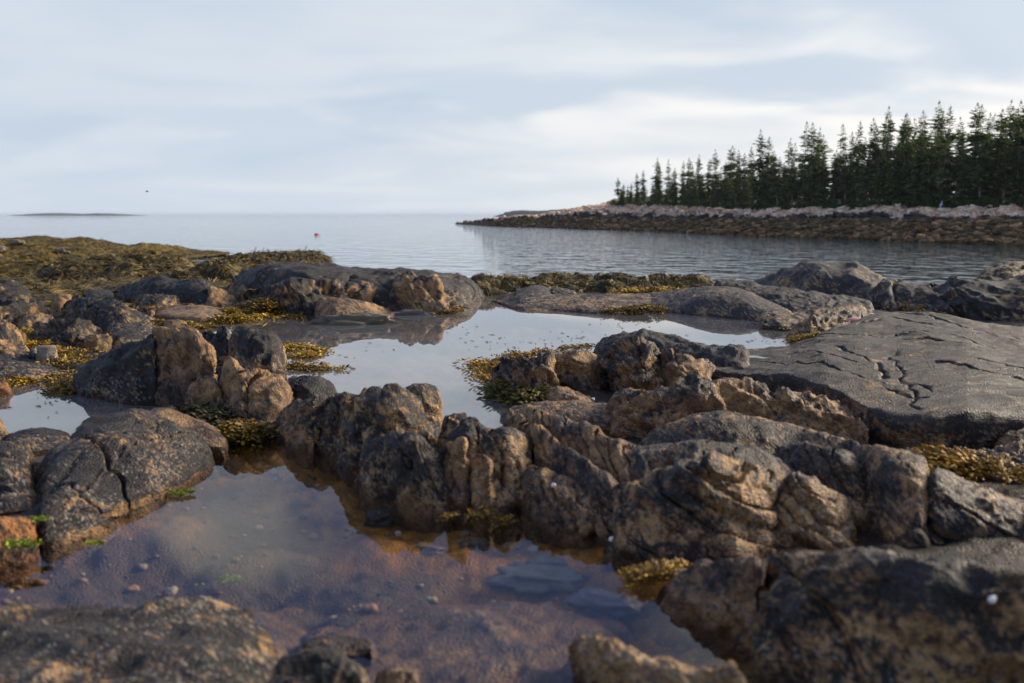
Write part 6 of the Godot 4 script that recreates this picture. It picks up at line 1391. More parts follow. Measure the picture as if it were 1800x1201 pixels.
	rock("orange_boulder", "bright orange rounded boulder among dark rocks on the left", "boulder", "rocks on the left of the pool", {"tan": 1.0, "amp": 0.4, "crack": 0.06999999999999999, "tint": "orange", "layer": 0.1}, [-4.72, 3, -10.152, -4.766, 3.09, -10.263, -4.847, 3.127, -10.446, -4.94, 2.85, -10.645, -4.591, 3, -10.035, -4.633, 3.146, -10.147, -4.714, 3.184, -10.33, -4.805, 2.85, -10.53, -4.507, 3, -10.093, -4.55, 3.13, -10.205, -4.629, 3.168, -10.389, -4.718, 2.85, -10.59, -4.495, 3, -10.212, -4.54, 3.072, -10.323, -4.618, 3.098, -10.507, -4.707, 2.85, -10.709])
	rock("white_block", "pale granite block with square corners beside the left pool", "boulder", "rocks on the left of the pool", {"tan": 1.0, "k": 0.15, "amp": 0.2, "crack": 0.034999999999999996, "tint": "white", "layer": 0.1}, [-3.213, 3, -6.66, -3.221, 3.101, -6.69, -3.272, 3.102, -6.798, -3.35, 2.85, -6.96, -3.119, 3, -6.583, -3.126, 3.115, -6.613, -3.177, 3.116, -6.722, -3.254, 2.85, -6.885, -3.066, 3, -6.609, -3.073, 3.112, -6.639, -3.123, 3.113, -6.748, -3.199, 2.85, -6.911])
	rock("grey_cobble", "grey cobble leaning against the pale granite block", "boulder", "rocks on the left of the pool", {"tan": 0.9, "amp": 0.3, "crack": 0.06999999999999999, "tint": "grey", "layer": 0.1}, [-3.343, 3, -6.819, -3.354, 3.044, -6.847, -3.388, 3.05, -6.92, -3.459, 2.85, -7.063, -3.303, 3, -6.792, -3.313, 3.059, -6.821, -3.347, 3.065, -6.893, -3.417, 2.85, -7.037, -3.288, 3, -6.819, -3.298, 3.052, -6.848, -3.332, 3.058, -6.92, -3.402, 2.85, -7.064])
	rock("green_grey_rock", "smooth green grey rock behind the black and pink outcrop", "boulder", "rocks on the left of the pool", {"tan": 0.4, "amp": 0.4, "crack": 0.13999999999999999, "tint": "grey", "layer": 0.1}, [-4.803, 3, -11.2, -4.876, 3.095, -11.386, -4.993, 3.106, -11.662, -5.099, 2.85, -11.91, -4.655, 3, -11.2, -4.726, 3.108, -11.387, -4.84, 3.119, -11.664, -4.943, 2.85, -11.914, -4.507, 3, -11.2, -4.578, 3.081, -11.387, -4.688, 3.086, -11.666, -4.789, 2.85, -11.916])
	rock("tan_cobble", "rounded tan cobble at the edge of the dark weed", "boulder", "rocks on the left of the pool", {"tan": 1.0, "amp": 0.4, "crack": 0.06999999999999999, "tint": "ochre", "layer": 0.1}, [-3.024, 3, -8.59, -3.049, 3.031, -8.666, -3.088, 3.049, -8.78, -3.147, 2.85, -8.949, -2.926, 3, -8.547, -2.949, 3.056, -8.624, -2.987, 3.079, -8.738, -3.045, 2.85, -8.908, -2.826, 3, -8.59, -2.85, 3.031, -8.666, -2.887, 3.044, -8.781, -2.943, 2.85, -8.952])
	rock("weed_cobble", "small pale stone in the dark weed beside the patched rock", "boulder", "rocks on the left of the pool", {"tan": 1.0, "amp": 0.4, "crack": 0.06999999999999999, "layer": 0.6}, [-3.556, 3, -9.644, -3.575, 3.033, -9.701, -3.609, 3.046, -9.795, -3.667, 2.85, -9.954, -3.492, 3, -9.59, -3.51, 3.055, -9.648, -3.544, 3.068, -9.742, -3.602, 2.85, -9.902, -3.478, 3, -9.644, -3.497, 3.033, -9.701, -3.53, 3.046, -9.795, -3.588, 2.85, -9.955])
	rock("rockweed_ledge", "rockweed covered ledge along the far rim between pool and cove", "seaweed mound", "rockweed covered mounds", {"tan": 1.0, "weed": 1, "crack": 0.2, "amp": 0.8}, [-0.497, 3, -12.396, -0.508, 3.085, -12.696, -0.524, 3.146, -13.096, -0.537, 2.4, -13.415, -0.143, 3, -12.485, -0.146, 3.086, -12.785, -0.151, 3.14, -13.185, -0.154, 2.4, -13.505, 0.218, 3, -12.666, 0.222, 3.08, -12.966, 0.229, 3.136, -13.366, 0.235, 2.4, -13.686, 0.548, 3, -12.759, 0.56, 3.111, -13.059, 0.577, 3.153, -13.458, 0.59, 2.4, -13.778, 0.883, 3, -12.853, 0.902, 3.12, -13.152, 0.929, 3.163, -13.552, 0.951, 2.4, -13.871, 1.324, 3, -12.853, 1.354, 3.105, -13.152, 1.394, 3.147, -13.55, 1.426, 2.4, -13.868, 1.766, 3, -12.853, 1.805, 3.09, -13.151, 1.858, 3.14, -13.547, 1.901, 2.4, -13.864, 2.207, 3, -12.853, 2.256, 3.067, -13.149, 2.322, 3.117, -13.544, 2.376, 2.4, -13.859, 2.575, 3, -12.853, 2.633, 3.037, -13.148, 2.71, 3.078, -13.54, 2.772, 2.4, -13.854])
	rock("rockweed_bank", "long rockweed bank with hanging fronds behind the dark outcrop", "seaweed mound", "rockweed covered mounds", {"tan": 1.0, "weed": 1, "crack": 0.2, "amp": 0.8}, [-5.741, 2.8, -17.932, -5.875, 2.855, -18.361, -6.481, 2.829, -20.27, -6.822, 2.2, -21.33, -5.378, 2.8, -17.483, -5.503, 2.985, -17.916, -6.087, 2.979, -19.829, -6.416, 2.2, -20.9, -5.007, 2.8, -17.339, -5.121, 3.095, -17.774, -5.672, 3.086, -19.697, -5.982, 2.2, -20.77, -4.599, 2.8, -17.483, -4.702, 3.138, -17.922, -5.206, 3.147, -19.857, -5.49, 2.2, -20.94, -4.171, 2.8, -18.244, -4.262, 3.133, -18.684, -4.703, 3.148, -20.64, -4.952, 2.2, -21.73, -3.943, 2.8, -19.606, -4.023, 3.104, -20.05, -4.414, 3.117, -22.01, -4.635, 2.2, -23.11, -3.854, 2.8, -20.77, -3.932, 2.968, -21.21, -4.295, 2.938, -23.18, -4.499, 2.2, -24.28])
	rock("weed_knoll", "rounded rockweed knoll left of the sea inlet", "seaweed mound", "rockweed covered mounds", {"tan": 1.0, "weed": 1, "crack": 0.2, "amp": 0.8}, [-9.568, 2.6, -24.72, -9.721, 2.805, -25.14, -10.437, 2.855, -27.01, -10.84, 2, -28.05, -8.924, 2.6, -24.23, -9.065, 2.926, -24.66, -9.751, 2.965, -26.54, -10.137, 2, -27.59, -8.384, 2.6, -24.47, -8.518, 2.887, -24.9, -9.16, 2.94, -26.8, -9.522, 2, -27.86, -8.115, 2.6, -24.72, -8.248, 2.762, -25.15, -8.867, 2.791, -27.05, -9.216, 2, -28.11, -8.026, 2.6, -24.97, -8.16, 2.663, -25.4, -8.769, 2.64, -27.3, -9.112, 2, -28.37])
	rock("near_weed_mound", "rockweed mound behind the blue black rock", "seaweed mound", "rockweed covered mounds", {"tan": 1.0, "weed": 1, "crack": 0.2, "amp": 0.8}, [-7.024, 2.8, -17.057, -7.149, 2.956, -17.384, -7.678, 2.963, -18.68, -7.99, 2.2, -19.438, -6.629, 2.8, -16.919, -6.745, 3.043, -17.249, -7.251, 3.055, -18.555, -7.55, 2.2, -19.318, -6.292, 2.8, -17.057, -6.404, 3.015, -17.389, -6.884, 3.026, -18.704, -7.167, 2.2, -19.473, -5.998, 2.8, -17.483, -6.103, 3.011, -17.818, -6.553, 3.025, -19.143, -6.819, 2.2, -19.919, -5.503, 2.8, -17.339, -5.604, 2.898, -17.674, -6.024, 2.912, -19.009, -6.272, 2.2, -19.791, -5.065, 2.8, -17.197, -5.16, 2.887, -17.533, -5.552, 2.888, -18.877, -5.784, 2.2, -19.664])
	rock("left_weed_mound", "low rockweed mound left of the dark cleft", "seaweed mound", "rockweed covered mounds", {"tan": 1.0, "weed": 1, "crack": 0.2, "amp": 0.8}, [-8.316, 2.8, -17.63, -8.46, 2.891, -17.949, -9.095, 2.895, -19.308, -9.466, 2.2, -20.1, -7.833, 2.8, -17.339, -7.968, 2.979, -17.662, -8.58, 2.987, -19.031, -8.938, 2.2, -19.824, -7.376, 2.8, -17.197, -7.503, 3.008, -17.523, -8.089, 3.026, -18.904, -8.432, 2.2, -19.703, -7.02, 2.8, -17.339, -7.144, 2.939, -17.666, -7.702, 2.953, -19.058, -8.028, 2.2, -19.865])
	rock("middle_weed_mound", "olive rockweed swell left of the rounded knoll", "seaweed mound", "rockweed covered mounds", {"tan": 1.0, "weed": 1, "crack": 0.2, "amp": 0.8}, [-10.718, 2.6, -23.31, -10.917, 2.762, -23.77, -11.83, 2.775, -25.77, -12.339, 2, -26.88, -9.931, 2.6, -22.87, -10.118, 2.838, -23.34, -10.987, 2.867, -25.36, -11.472, 2, -26.48, -9.43, 2.6, -23.09, -9.607, 2.854, -23.56, -10.432, 2.886, -25.6, -10.892, 2, -26.73, -9.092, 2.6, -23.76, -9.262, 2.766, -24.23, -10.043, 2.781, -26.29, -10.478, 2, -27.43])
	rock("edge_weed_mound", "brown rockweed swell at the left edge", "seaweed mound", "rockweed covered mounds", {"tan": 1.0, "weed": 1, "crack": 0.2, "amp": 0.8}, [-12.256, 2.6, -21.66, -12.487, 2.849, -22.1, -13.659, 2.891, -24.2, -14.308, 2, -25.35, -11.341, 2.6, -22.05, -11.555, 2.854, -22.5, -12.643, 2.899, -24.64, -13.246, 2, -25.82, -10.905, 2.6, -22.45, -11.109, 2.859, -22.91, -12.149, 2.894, -25.07, -12.725, 2, -26.26, -10.585, 2.6, -23.31, -10.784, 2.735, -23.77, -11.77, 2.722, -25.96, -12.315, 2, -27.16])
	rock("small_weed_mound", "small rockweed hump in front of the long bank", "seaweed mound", "rockweed covered mounds", {"tan": 1.0, "weed": 1, "crack": 0.2, "amp": 0.8}, [-4.799, 2.9, -15.894, -4.865, 3.049, -16.135, -5.094, 3.072, -16.902, -5.244, 2.3, -17.399, -4.543, 2.9, -15.635, -4.605, 3.119, -15.878, -4.825, 3.133, -16.647, -4.97, 2.3, -17.146, -4.408, 2.9, -15.894, -4.469, 3.068, -16.136, -4.681, 3.081, -16.908, -4.819, 2.3, -17.409])
	rock("weed_shelf", "flat yellow rockweed shelf between the mounds and the dark rocks", "seaweed mound", "rockweed covered mounds", {"tan": 1.0, "weed": 1, "crack": 0.2, "amp": 0.5}, [-7.59, 2.92, -13.388, -7.881, 2.973, -13.913, -8.862, 2.925, -15.655, -9.414, 2.32, -16.63, -6.9, 2.92, -13.388, -7.17, 2.981, -13.924, -8.081, 2.931, -15.704, -8.594, 2.32, -16.7, -6.243, 2.92, -13.293, -6.492, 2.995, -13.839, -7.339, 2.926, -15.651, -7.814, 2.32, -16.665, -5.71, 2.92, -13.293, -5.942, 2.986, -13.847, -6.728, 2.905, -15.686, -7.169, 2.32, -16.715, -5.213, 2.92, -13.388, -5.427, 2.971, -13.948, -6.15, 2.887, -15.813, -6.556, 2.32, -16.857])
	rock("weedy_point_far", "far headland of brown weed and pale barnacled boulders at the left edge", "seaweed mound", "rockweed covered mounds", {"tan": 1.0, "weed": 1, "crack": 0.2, "amp": 0.8}, [-33.03, 1.2, -52.61, -36.16, 1.913, -57.73, -41.44, 2.206, -66.23, -44.15, 0.6, -70.57, -29.14, 1.2, -53.18, -31.97, 1.919, -58.48, -36.73, 2.292, -67.27, -39.18, 0.6, -71.76, -27.61, 1.2, -53.77, -30.3, 1.929, -59.13, -34.82, 2.349, -68.05, -37.16, 0.6, -72.61, -26.5, 1.2, -54.97, -29.05, 1.988, -60.4, -33.35, 2.473, -69.43, -35.57, 0.6, -74.04, -25.34, 1.2, -56.23, -27.76, 1.874, -61.72, -31.82, 2.362, -70.85, -33.92, 0.6, -75.52, -24.33, 1.2, -56.88, -26.65, 1.814, -62.41, -30.54, 2.344, -71.62, -32.55, 0.6, -76.33, -24.14, 1.2, -59.63, -26.37, 1.494, -65.21, -30.09, 1.94, -74.49, -32, 0.6, -79.24, -23.76, 1.2, -62.67, -25.87, 1.298, -68.29, -29.39, 1.457, -77.65, -31.2, 0.6, -82.44])
	rock("weedy_spit", "low dark weed spit reaching into the sea beyond the knoll", "seaweed mound", "rockweed covered mounds", {"tan": 1.0, "weed": 1, "crack": 0.2, "amp": 0.8}, [-32.48, 0.3, -82.82, -33.56, 0.661, -85.62, -35, 0.972, -89.35, -35.77, -0.3, -91.32, -30.69, 0.3, -82.82, -31.7, 0.806, -85.64, -33.06, 1.477, -89.4, -33.8, -0.3, -91.39, -29.84, 0.3, -87.26, -30.79, 0.691, -90.1, -32.06, 1.191, -93.9, -32.74, -0.3, -95.9, -29.16, 0.3, -92.2, -30.05, 0.401, -95.06, -31.25, 0.593, -98.88, -31.88, -0.3, -100.9, -28.36, 0.3, -96.29, -29.2, 0.302, -99.17, -30.33, 0.276, -103.01, -30.93, -0.3, -105.04, -27.74, 0.3, -97.01, -28.56, 0.247, -99.89, -29.66, 0.132, -103.74, -30.24, -0.3, -105.78])
	# rockweed, algae, stones
	rng.seed = 99
	weed("large yellow rockweed patch at the pool edge beside the flat tan slab", 420, 0.12, "yellow", [-2.922, 3.03, -9.79, -2.76, 3.05, -9.817, -2.585, 3.03, -9.79, -2.382, 3, -9.644, -2.52, 3, -9.332, -2.693, 3, -9.282, -2.634, 3.05, -9.265])
	weed("floating yellow rockweed right of the round brown boulder", 240, 0.09, "yellow", [-1.655, 3.02, -7.323, -1.592, 3.01, -7.463, -1.449, 3, -7.282, -1.452, 3, -6.986, -1.54, 3, -6.93])
	weed("rockweed fringe along the pool below the round brown boulder", 170, 0.08, "mixed", [-1.478, 3.02, -6.477, -1.364, 3.01, -6.468, -1.251, 3, -6.459, -1.14, 3, -6.363])
	weed("golden rockweed sprays at the tip of the weedy point", 150, 0.09, "gold", [-0.202, 3, -6.712, -0.143, 3.02, -6.527, -0.101, 3.02, -6.236, -0.068, 3.02, -5.885])
	weed("orange rockweed on top of the weedy point", 170, 0.07, "gold", [-0.018, 3.1, -6.187, 0.054, 3.12, -6.198, 0.137, 3.12, -6.249, 0.227, 3.1, -6.554])
	weed("olive rockweed hanging from the weedy point over the bright pool", 230, 0.11, "olive", [-0.032, 3.06, -5.509, 0.016, 3.04, -5.439, 0.092, 3.05, -5.294, 0.164, 3.06, -5.154])
	weed("thin weed line behind the dark hump at the pool edge", 80, 0.06, "mixed", [0.352, 3.04, -7.173, 0.461, 3.04, -7.268, 0.57, 3.04, -7.333])
	weed("matted dark rockweed behind the tan shelf", 240, 0.13, "dark", [-1.569, 3.05, -4.611, -1.503, 3.06, -4.656, -1.408, 3.05, -4.611, -1.316, 3.04, -4.568])
	weed("yellow green rockweed at the foot of the brown furrowed block", 170, 0.1, "mixed", [-1.346, 3.03, -4.489, -1.255, 3.04, -4.443, -1.168, 3.04, -4.406, -1.106, 3.03, -4.416])
	weed("small yellow rockweed tuft on the lavender grey slab", 90, 0.07, "yellow", [-3.011, 3.01, -5.945, -2.92, 3.03, -5.866, -2.914, 3, -5.921])
	weed("yellow rockweed above the pale granite block", 100, 0.08, "yellow", [-3.573, 3.03, -7.248, -3.528, 3.05, -7.289, -3.496, 3.05, -7.354])
	weed("dark rockweed right of the pale granite block", 220, 0.09, "mixed", [-3.234, 3.04, -7.081, -3.036, 3.04, -6.79, -2.949, 3.02, -6.527, -2.812, 3.02, -6.402])
	weed("drooping rockweed at the left foot of the dark mound", 120, 0.09, "mixed", [-2.76, 3.02, -6.055, -2.605, 3.03, -5.784, -2.559, 3, -5.573, -2.515, 3.02, -5.608])
	weed("weed tangle in the gully left of the jointed rock", 110, 0.08, "mixed", [-3.822, 3.06, -7.765, -3.866, 3.08, -7.982, -3.624, 3.06, -7.584])
	weed("yellow rockweed below the striped rock at the right end of the pool", 150, 0.08, "yellow", [2.277, 3.01, -7.876, 2.328, 3.05, -7.7, 2.407, 3.08, -7.674])
	weed("golden rockweed strip under the dark ledge on the right", 300, 0.12, "gold", [4.106, 3.02, -11.192, 4.104, 3.03, -10.524, 4.141, 3.03, -10.023, 4.334, 3.01, -9.934, 4.118, 3.1, -10.415])
	weed("golden rockweed on the rusty shelf below the square fronted slab", 220, 0.1, "gold", [1.603, 3.08, -3.653, 1.651, 3.1, -3.573, 1.696, 3.1, -3.49, 1.754, 3.08, -3.44])
	weed("golden weed fringe on the pointed left end of the foreground knob", 110, 0.055, "gold", [0.339, 3, -2.651, 0.372, 3.03, -2.615, 0.409, 3.04, -2.601, 0.456, 3.03, -2.65])
	weed("olive weed in the shadowed cleft at the foot of the narrow column", 40, 0.045, "mixed", [-0.191, 3, -3.247, -0.114, 3.02, -3.214, -0.038, 3, -3.247, 0.009, 3, -3.203])
	weed("rockweed skirt at the left foot of the dark outcrop", 260, 0.12, "mixed", [-2.691, 3.06, -10.199, -2.492, 3.15, -9.836, -2.411, 3.06, -9.89, -2.265, 3, -9.863, -2.077, 3, -9.644])
	weed("small rockweed tufts where the brown blocks meet the pool", 90, 0.08, "mixed", [-0.84, 3, -10.093, -0.639, 3.02, -10.127, -0.532, 3.05, -10.307])
	weed("yellow weed band in front of the rockweed ledge", 180, 0.12, "yellow", [1.296, 3.08, -11.913, 1.557, 3.1, -11.829, 1.814, 3.12, -11.743])
	weed("brown weed at the far waterline left of the smooth dome", 200, 0.1, "mixed", [1.017, 3.02, -10.127, 1.188, 3.04, -10.1, 1.404, 3.06, -10.199, 1.568, 3.02, -10.311])
	weed("yellow weed on the far bank below the smooth dome", 70, 0.08, "yellow", [2.034, 3.02, -10.127, 2.176, 3.01, -10.11])
	weed("weed at the waterline left of the striped rock", 60, 0.07, "mixed", [2.296, 3, -8.676, 2.445, 3.02, -8.677])
	weed("tiny yellow weed sprig in the dark gap under the lower step", 40, 0.06, "gold", [0.557, 3.1, -4.458, 0.597, 3.08, -4.466])
	weed("weed strip in the gap right of the rusty knob", 40, 0.05, "olive", [0.807, 3.06, -4.473, 0.882, 3.06, -4.524])
	weed("orange and black weed below the flat tan slab", 260, 0.09, "mixed", [-3.055, 3.02, -8.859, -2.766, 3.02, -8.589, -2.699, 3.01, -8.856, -3.201, 3.05, -8.913, -3.217, 3.05, -8.678])
	weed("weed in the hollow behind the patched rock", 100, 0.07, "mixed", [-3.252, 3.1, -9.951, -3.149, 3.08, -9.982, -3.668, 3.1, -9.765])
	algae("bright green algae patch on the far waterline", Vector3(0.368, 3.03, -11.078), 0.16, 60)
	algae("bright green algae in the upper part of the mossy crack", Vector3(-1.448, 3.08, -2.947), 0.035, 60)
	algae("bright green algae at the left edge of the low ledge", Vector3(-1.413, 3.06, -2.773), 0.05, 70)
	algae("bright green algae at the right end of the oval ledge stone", Vector3(-1.284, 3, -2.955), 0.03, 50)
	algae("green and orange algae at the waterline of the cracked slab", Vector3(-1.19, 3.01, -3.482), 0.045, 60)
	algae("pale green algae tuft under the water of the near pool", Vector3(-0.836, 2.93, -2.837), 0.035, 90)
	stone("smooth pale green stone just under the water before the rock tongue", Vector3(-1.45, 2.985, -9.175), Vector3(0.34, 0.1, 0.11), "pale", 0.05)
	stone("flat lavender stone at the surface right of the rock tongue", Vector3(-1.024, 2.99, -10.019), Vector3(0.24, 0.05, 0.07), "lav", -0.1)
	stone("dark slate stone under the amber water at the ridge foot", Vector3(-0.461, 2.93, -3.427), Vector3(0.055, 0.03, 0.03), "dark", 0.6)
	stone("flat brown stone under the amber water", Vector3(-0.27, 2.93, -3.078), Vector3(0.05, 0.02, 0.03), "tan", -0.2)
	stone("dark flat stone right of the flat brown stone", Vector3(-0.129, 2.93, -3.122), Vector3(0.05, 0.02, 0.03), "dark", 0.2)
	stone("broad pale angular slab under the sky reflection", Vector3(0.077, 2.92, -2.864), Vector3(0.13, 0.03, 0.075), "pale", -0.25)
	stone("blue grey slab under the water right of the broad pale slab", Vector3(0.263, 2.92, -2.671), Vector3(0.09, 0.03, 0.05), "lav", -0.3)
	stone("green grey stone at the edge of the amber channel", Vector3(0.104, 2.93, -2.923), Vector3(0.06, 0.03, 0.03), "pale", 0.1)
	stone("small white shell under the amber water", Vector3(-0.382, 2.94, -3.231), Vector3(0.009, 0.008, 0.008), "white", 0)
	stone("small round orange stone under the ridge", Vector3(-0.152, 2.93, -3.22), Vector3(0.022, 0.018, 0.018), "tan", 0)
	stone("brown stone in the amber channel below the shell block", Vector3(0.009, 2.92, -3.134), Vector3(0.04, 0.02, 0.025), "tan", 0.5)
	stone("brown cobble at the foot of the leaning columns", Vector3(-0.758, 3, -4.189), Vector3(0.035, 0.04, 0.03), "tan", 0)
	stone("pale speckled cobble below the leaning columns", Vector3(-0.802, 3.02, -4.189), Vector3(0.03, 0.035, 0.028), "pale", 0.2)
	snail("large white snail on the flat topped block", Vector3(0.106, 3.17, -3.131))
	snail("white snail on the dark right face of the foreground boulder", Vector3(0.964, 3.24, -1.9))
	snail("white snail in the shadow below the hollow faced block", Vector3(0.502, 3.1, -5.065))
	snail("white snail on the black capped mound", Vector3(-2.363, 3.14, -6.874))
	snail("white snail at the foot of the shell block", Vector3(0.301, 3.02, -2.949))
	puddle(Vector3(1.381, 3.13, -5.98), Vector2(0.16, 0.14), 0.2)
	puddle(Vector3(1.49, 3.13, -5.794), Vector2(0.12, 0.06), 0)
	puddle(Vector3(-2.646, 3.3, -12.878), Vector2(0.2, 0.3), 0)
	puddle(Vector3(-1.866, 3.3, -11.88), Vector2(0.3, 0.25), 0)
	puddle(Vector3(-1.855, 3.12, -4.072), Vector2(0.07, 0.08), 0)
	floating_bits("floating_weed_scraps", [-0.09, -7.812, 0.087, -7.538, 0.266, -7.707, 0.499, -7.883, -0.021, -7.345, 0.666, -8.261, 2.112, -8.341, 2.154, -7.956, 1.988, -8.03, 0.373, -10.85, -0.182, -7.883, -1.186, -7.345, -2.536, -5.395, -2.483, -5.15, -0.549, -8.676, 1.05, -9.135], 190)
	crab(Vector3(2.429, 3.288, -7.148))
	# headland: boulders, forest, shrubs, people
	scatter("weedy_beach_stones", 2600, 1.02, 2.05, Vector2(0.25, 0.75), [Vector3(0.11, 0.068, 0.02), Vector3(0.055, 0.034, 0.015), Vector3(0.15, 0.092, 0.026), Vector3(0.28, 0.17, 0.075), Vector3(0.09, 0.055, 0.02)])
	for k in 22:
		var w := surface_near_mound(rng.randf_range(-0.56, -0.40), rng.randf_range(56.0, 70.0))
		var s := rng.randf_range(0.14, 0.36)
		var b := put("barnacled_boulder", lump(Vector3(s * 1.3, s * 0.6, s), k * 3.1, 10, 0.35, 0.95), M.barnacle)
		b.position = w
		tag(b, "pale barnacled boulder among brown weed on the far headland at the left edge", "boulder", "barnacled boulders on the far weedy headland")
	scatter("dark_beach_stones", 300, 2.0, 2.9, Vector2(0.3, 0.9), [Vector3(0.035, 0.033, 0.033), Vector3(0.06, 0.05, 0.045)])
	scatter("pink_beach_stones", 500, 3.0, 3.95, Vector2(0.3, 0.8), [Vector3(0.70, 0.49, 0.32), Vector3(0.46, 0.28, 0.17), Vector3(0.74, 0.60, 0.44)])
	make_trees([32.89, 7.52, -309.07, 7.898, 1, 36.49, 7.599, -307.01, 6.031, 1, 38.05, 7.523, -302.77, 9.01, 0, 39.57, 7.485, -301.32, 9.659, 0, 42.32, 7.39, -296.69, 13.177, 0, 42.85, 7.311, -291.17, 11.009, 0, 45.06, 7.261, -289.49, 12.423, 0, 45.92, 7.15, -283.63, 9.854, 0, 47.57, 7.06, -281.98, 11.904, 0, 48.88, 6.952, -278.52, 12.601, 0, 48.73, 6.853, -272.42, 10.545, 0, 50.44, 6.762, -270.83, 13.263, 0, 51.68, 6.636, -266.12, 11.783, 0, 54.26, 6.58, -268.47, 14.644, 1, 53.24, 6.414, -255.52, 11.005, 0, 55.3, 6.371, -255.67, 14.882, 0, 56.51, 6.339, -255.27, 13.898, 0, 57.07, 6.211, -247.05, 12.683, 0, 58.81, 6.193, -248.49, 14.439, 0, 59.41, 6.085, -241.76, 18.102, 0, 61.5, 6.049, -242.41, 16.455, 0, 61.04, 5.966, -233.34, 12.62, 2, 64.11, 5.971, -233.92, 15.628, 1, 66.01, 5.992, -236.45, 14.621, 0, 66.55, 5.938, -230.01, 19.045, 0, 68.84, 5.955, -232.01, 18.956, 0, 71.65, 5.989, -236.08, 18.119, 1, 71.88, 5.943, -229.97, 15.997, 1, 72.2, 5.925, -219.09, 17.463, 0, 75.91, 6.017, -227.24, 16.464, 0, 74.85, 5.978, -219.58, 18.059, 0, 76.87, 6.008, -214.82, 18.307, 0, 78.96, 6.054, -216.89, 18.935, 0, 78.56, 6.023, -210.88, 20.47, 1, 79.36, 5.999, -205.52, 18.344, 0, 82.82, 6.07, -211.7, 18.536, 0, 85.26, 6.104, -213.31, 18.073, 2, 83.26, 6.027, -203.69, 18.698, 0, 85.22, 6.042, -202.88, 20.5, 1, 83.49, 5.98, -196.11, 16.897, 0, 86.18, 5.984, -198.21, 19.168, 0, 91.49, 6.037, -205.59, 17.642, 1, 91.55, 5.951, -199.63, 19.904, 0, 89.9, 5.829, -189.95, 17.193, 0, 92.94, 5.867, -194.72, 17.42, 0, 93.93, 5.842, -192.91, 19.707, 1, 92.84, 5.793, -187.83, 17.226, 0, 95.28, 5.814, -189.94, 17.839, 1, 93.12, 5.751, -183.36, 15.909, 0, 94.9, 5.749, -183.19, 17.409, 0, 97.72, 5.763, -184.6, 16.528, 0])
	rng.seed = 707
	var u := 5.6
	while u < 15.0:
		var p := head_at(u, rng.randf_range(4.25, 4.6))
		bush("low green shrub at the foot of the forest", p, Vector3(rng.randf_range(1.4, 2.8), rng.randf_range(0.8, 1.7), 1.3), Vector3(0.075, 0.12, 0.035), 200)
		u += rng.randf_range(0.15, 0.3)
	bush("bright yellow green shrub on the pale rocks left of the walkers", Vector3(75.93, 5.642, -182.69), Vector3(1.3, 0.7, 0.8), Vector3(0.3, 0.27, 0.04), 200)
	person("person in pale blue clothes and a white hat stooping on the pink rocks", Vector3(75.38, 4.645, -176.67), 2.2, Color(0.55, 0.6, 0.66), Color(0.32, 0.42, 0.58), Color(0.8, 0.8, 0.8), 0.55)
	person("person in a white shirt and black trousers standing on the pink rocks", Vector3(78.28, 4.894, -176.71), -2.4, Color(0.75, 0.75, 0.76), Color(0.02, 0.02, 0.025), Color(0.03, 0.025, 0.02), 0.05)
	deadwood("tree_stump", "pale splintered stump standing upright at the back of the beach", Vector3(72.26, 5.284, -190.41), 2.0, Vector3(0.1, 1, 0), 2, "stump")
	deadwood("driftwood_log", "grey driftwood log tilted up to the left by the forest", Vector3(83.1, 5.161, -172.22), 3.4, Vector3(-0.7, 0.75, 0), 3, "driftwood")
	deadwood("leaning_snag", "bleached leaning dead trunk near the right edge", Vector3(84.48, 5.151, -170.67), 6.0, Vector3(0.35, 1, 0.1), 9, "dead tree")
	deadwood("dead_tree", "bare grey dead tree with fine branches at the right edge", Vector3(85.84, 5.521, -169.2), 9.0, Vector3(0.05, 1, 0), 26, "dead tree")
	var slab := put("beach_boulder", lump(Vector3(1.2, 0.55, 0.7), 2.0, 14), M.pink)
	slab.position = Vector3(80.83, 4.874, -172.73)
	slab.rotation = Vector3(0, 0.4, 0.3)
	tag(slab, "large tilted pale boulder on the beach right of the walkers", "boulder")
	# buoy and gull
	var by := base("marker_buoy", Vector3(-39.63, 0, -202.72))
	tag(by, "red lobster buoy floating alone on the open sea", "buoy")
	put("float", lump(Vector3(0.42, 0.34, 0.34), 4.0, 12, 0.05), M.buoy_red, by)
	var st := [[], [], []]
	bar(st, Vector3(0.3, 0.1, 0), Vector3(0.75, 0.22, 0), 0.05, 0.04, Color(0.05, 0.05, 0.05))
	put("handle", from_bars(st), M.plain, by)
	var gull := base("gull", Vector3(-54.58, 7.458, -150.4), 0.5)
	tag(gull, "small dark gull flying over the sea on the left", "bird")
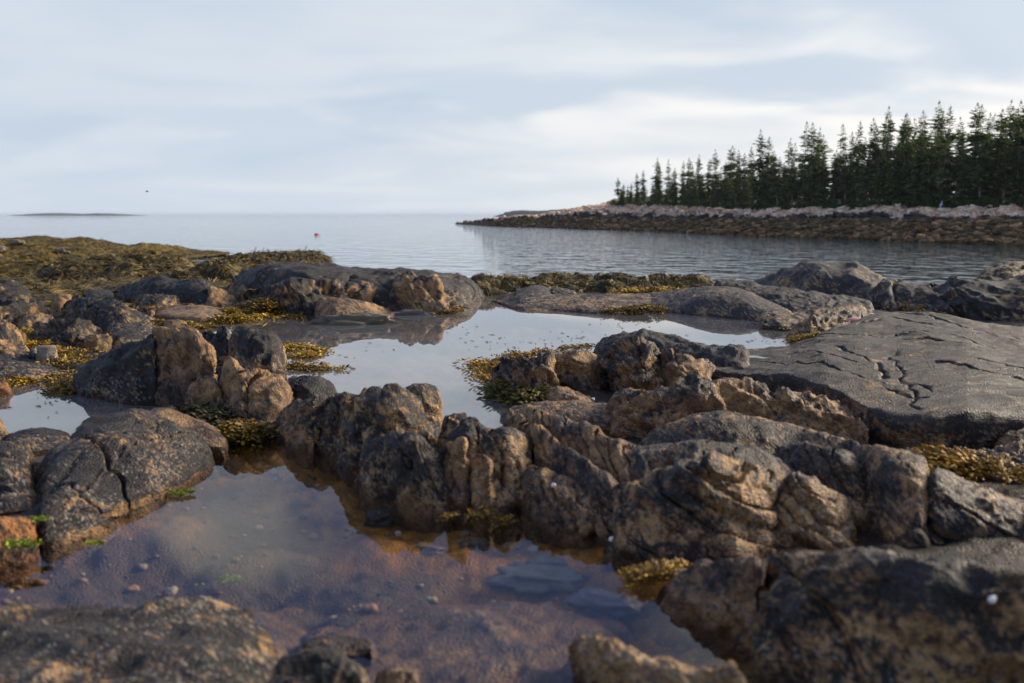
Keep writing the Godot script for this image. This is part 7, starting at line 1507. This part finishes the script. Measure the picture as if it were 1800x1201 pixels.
	put("body", body([[Vector3(-0.2, 0, 0), Vector3(0.12, 0.02, 0), 0.03, 0.07, Color(0.1, 0.1, 0.1)], [Vector3(0.12, 0.02, 0), Vector3(0.24, 0.05, 0), 0.05, 0.04, Color(0.12, 0.12, 0.12)]], 0.03, 0.01), M.plain, gull)
	for s in [-1.0, 1.0]:
		var wing := arrays(PackedVector3Array([Vector3(0.1, 0.03, 0.05 * s), Vector3(-0.1, 0.03, 0.05 * s), Vector3(0.08, 0.16, 0.35 * s), Vector3(-0.12, 0.14, 0.33 * s), Vector3(-0.12, 0.1, 0.62 * s)]), PackedInt32Array([0, 1, 2, 1, 3, 2, 2, 3, 4]), null, PackedColorArray([grey(0.1), grey(0.1), grey(0.1), grey(0.1), grey(0.06)]))
		put("wing", wing, M.plain, gull)
	far_land()


func ridge_land(called: String, pts: Array, dist: float, deep: float) -> void:
	var v := PackedVector3Array()
	var nv := 6
	var nu := (pts.size() - 1) * 14 + 1
	for i in nu:
		var q := mini(i / 14, pts.size() - 2)
		var p: Vector2 = pts[q].lerp(pts[q + 1], (i - q * 14) / 14.0)
		var jag := 1.0 + 0.22 * n_fbm.get_noise_2d(p.x * 0.02, dist)
		for j in nv: v.append(Vector3(p.x, [-2.0, 1.0, 0.75, 1.0, 0.7, -2.0][j] * (p.y * jag if j > 1 and j < 5 else 1.0), -dist - deep * [0.0, 0.0, 0.02, 0.3, 0.8, 1.0][j]))
	var o := put(called, arrays(v, grid_index(nu, nv), grid_normals(v, nu, nv)), M.far_woods)
	tag(o, "", "", "", "structure")


func far_land() -> void:
	ridge_land("island_hills", [Vector2(-2965, 1), Vector2(-2917, 7), Vector2(-2812, 15), Vector2(-2708, 14), Vector2(-2652, 13), Vector2(-2603, 7), Vector2(-2547, 12), Vector2(-2467, 15), Vector2(-2411, 12), Vector2(-2362, 6), Vector2(-2290, 1)], 5900, 500)
	ridge_land("distant_headland_hills", [Vector2(-45, 1), Vector2(-22, 8), Vector2(-18, 13), Vector2(40, 15), Vector2(120, 19), Vector2(220, 22), Vector2(300, 20), Vector2(420, 16)], 2500, 300)
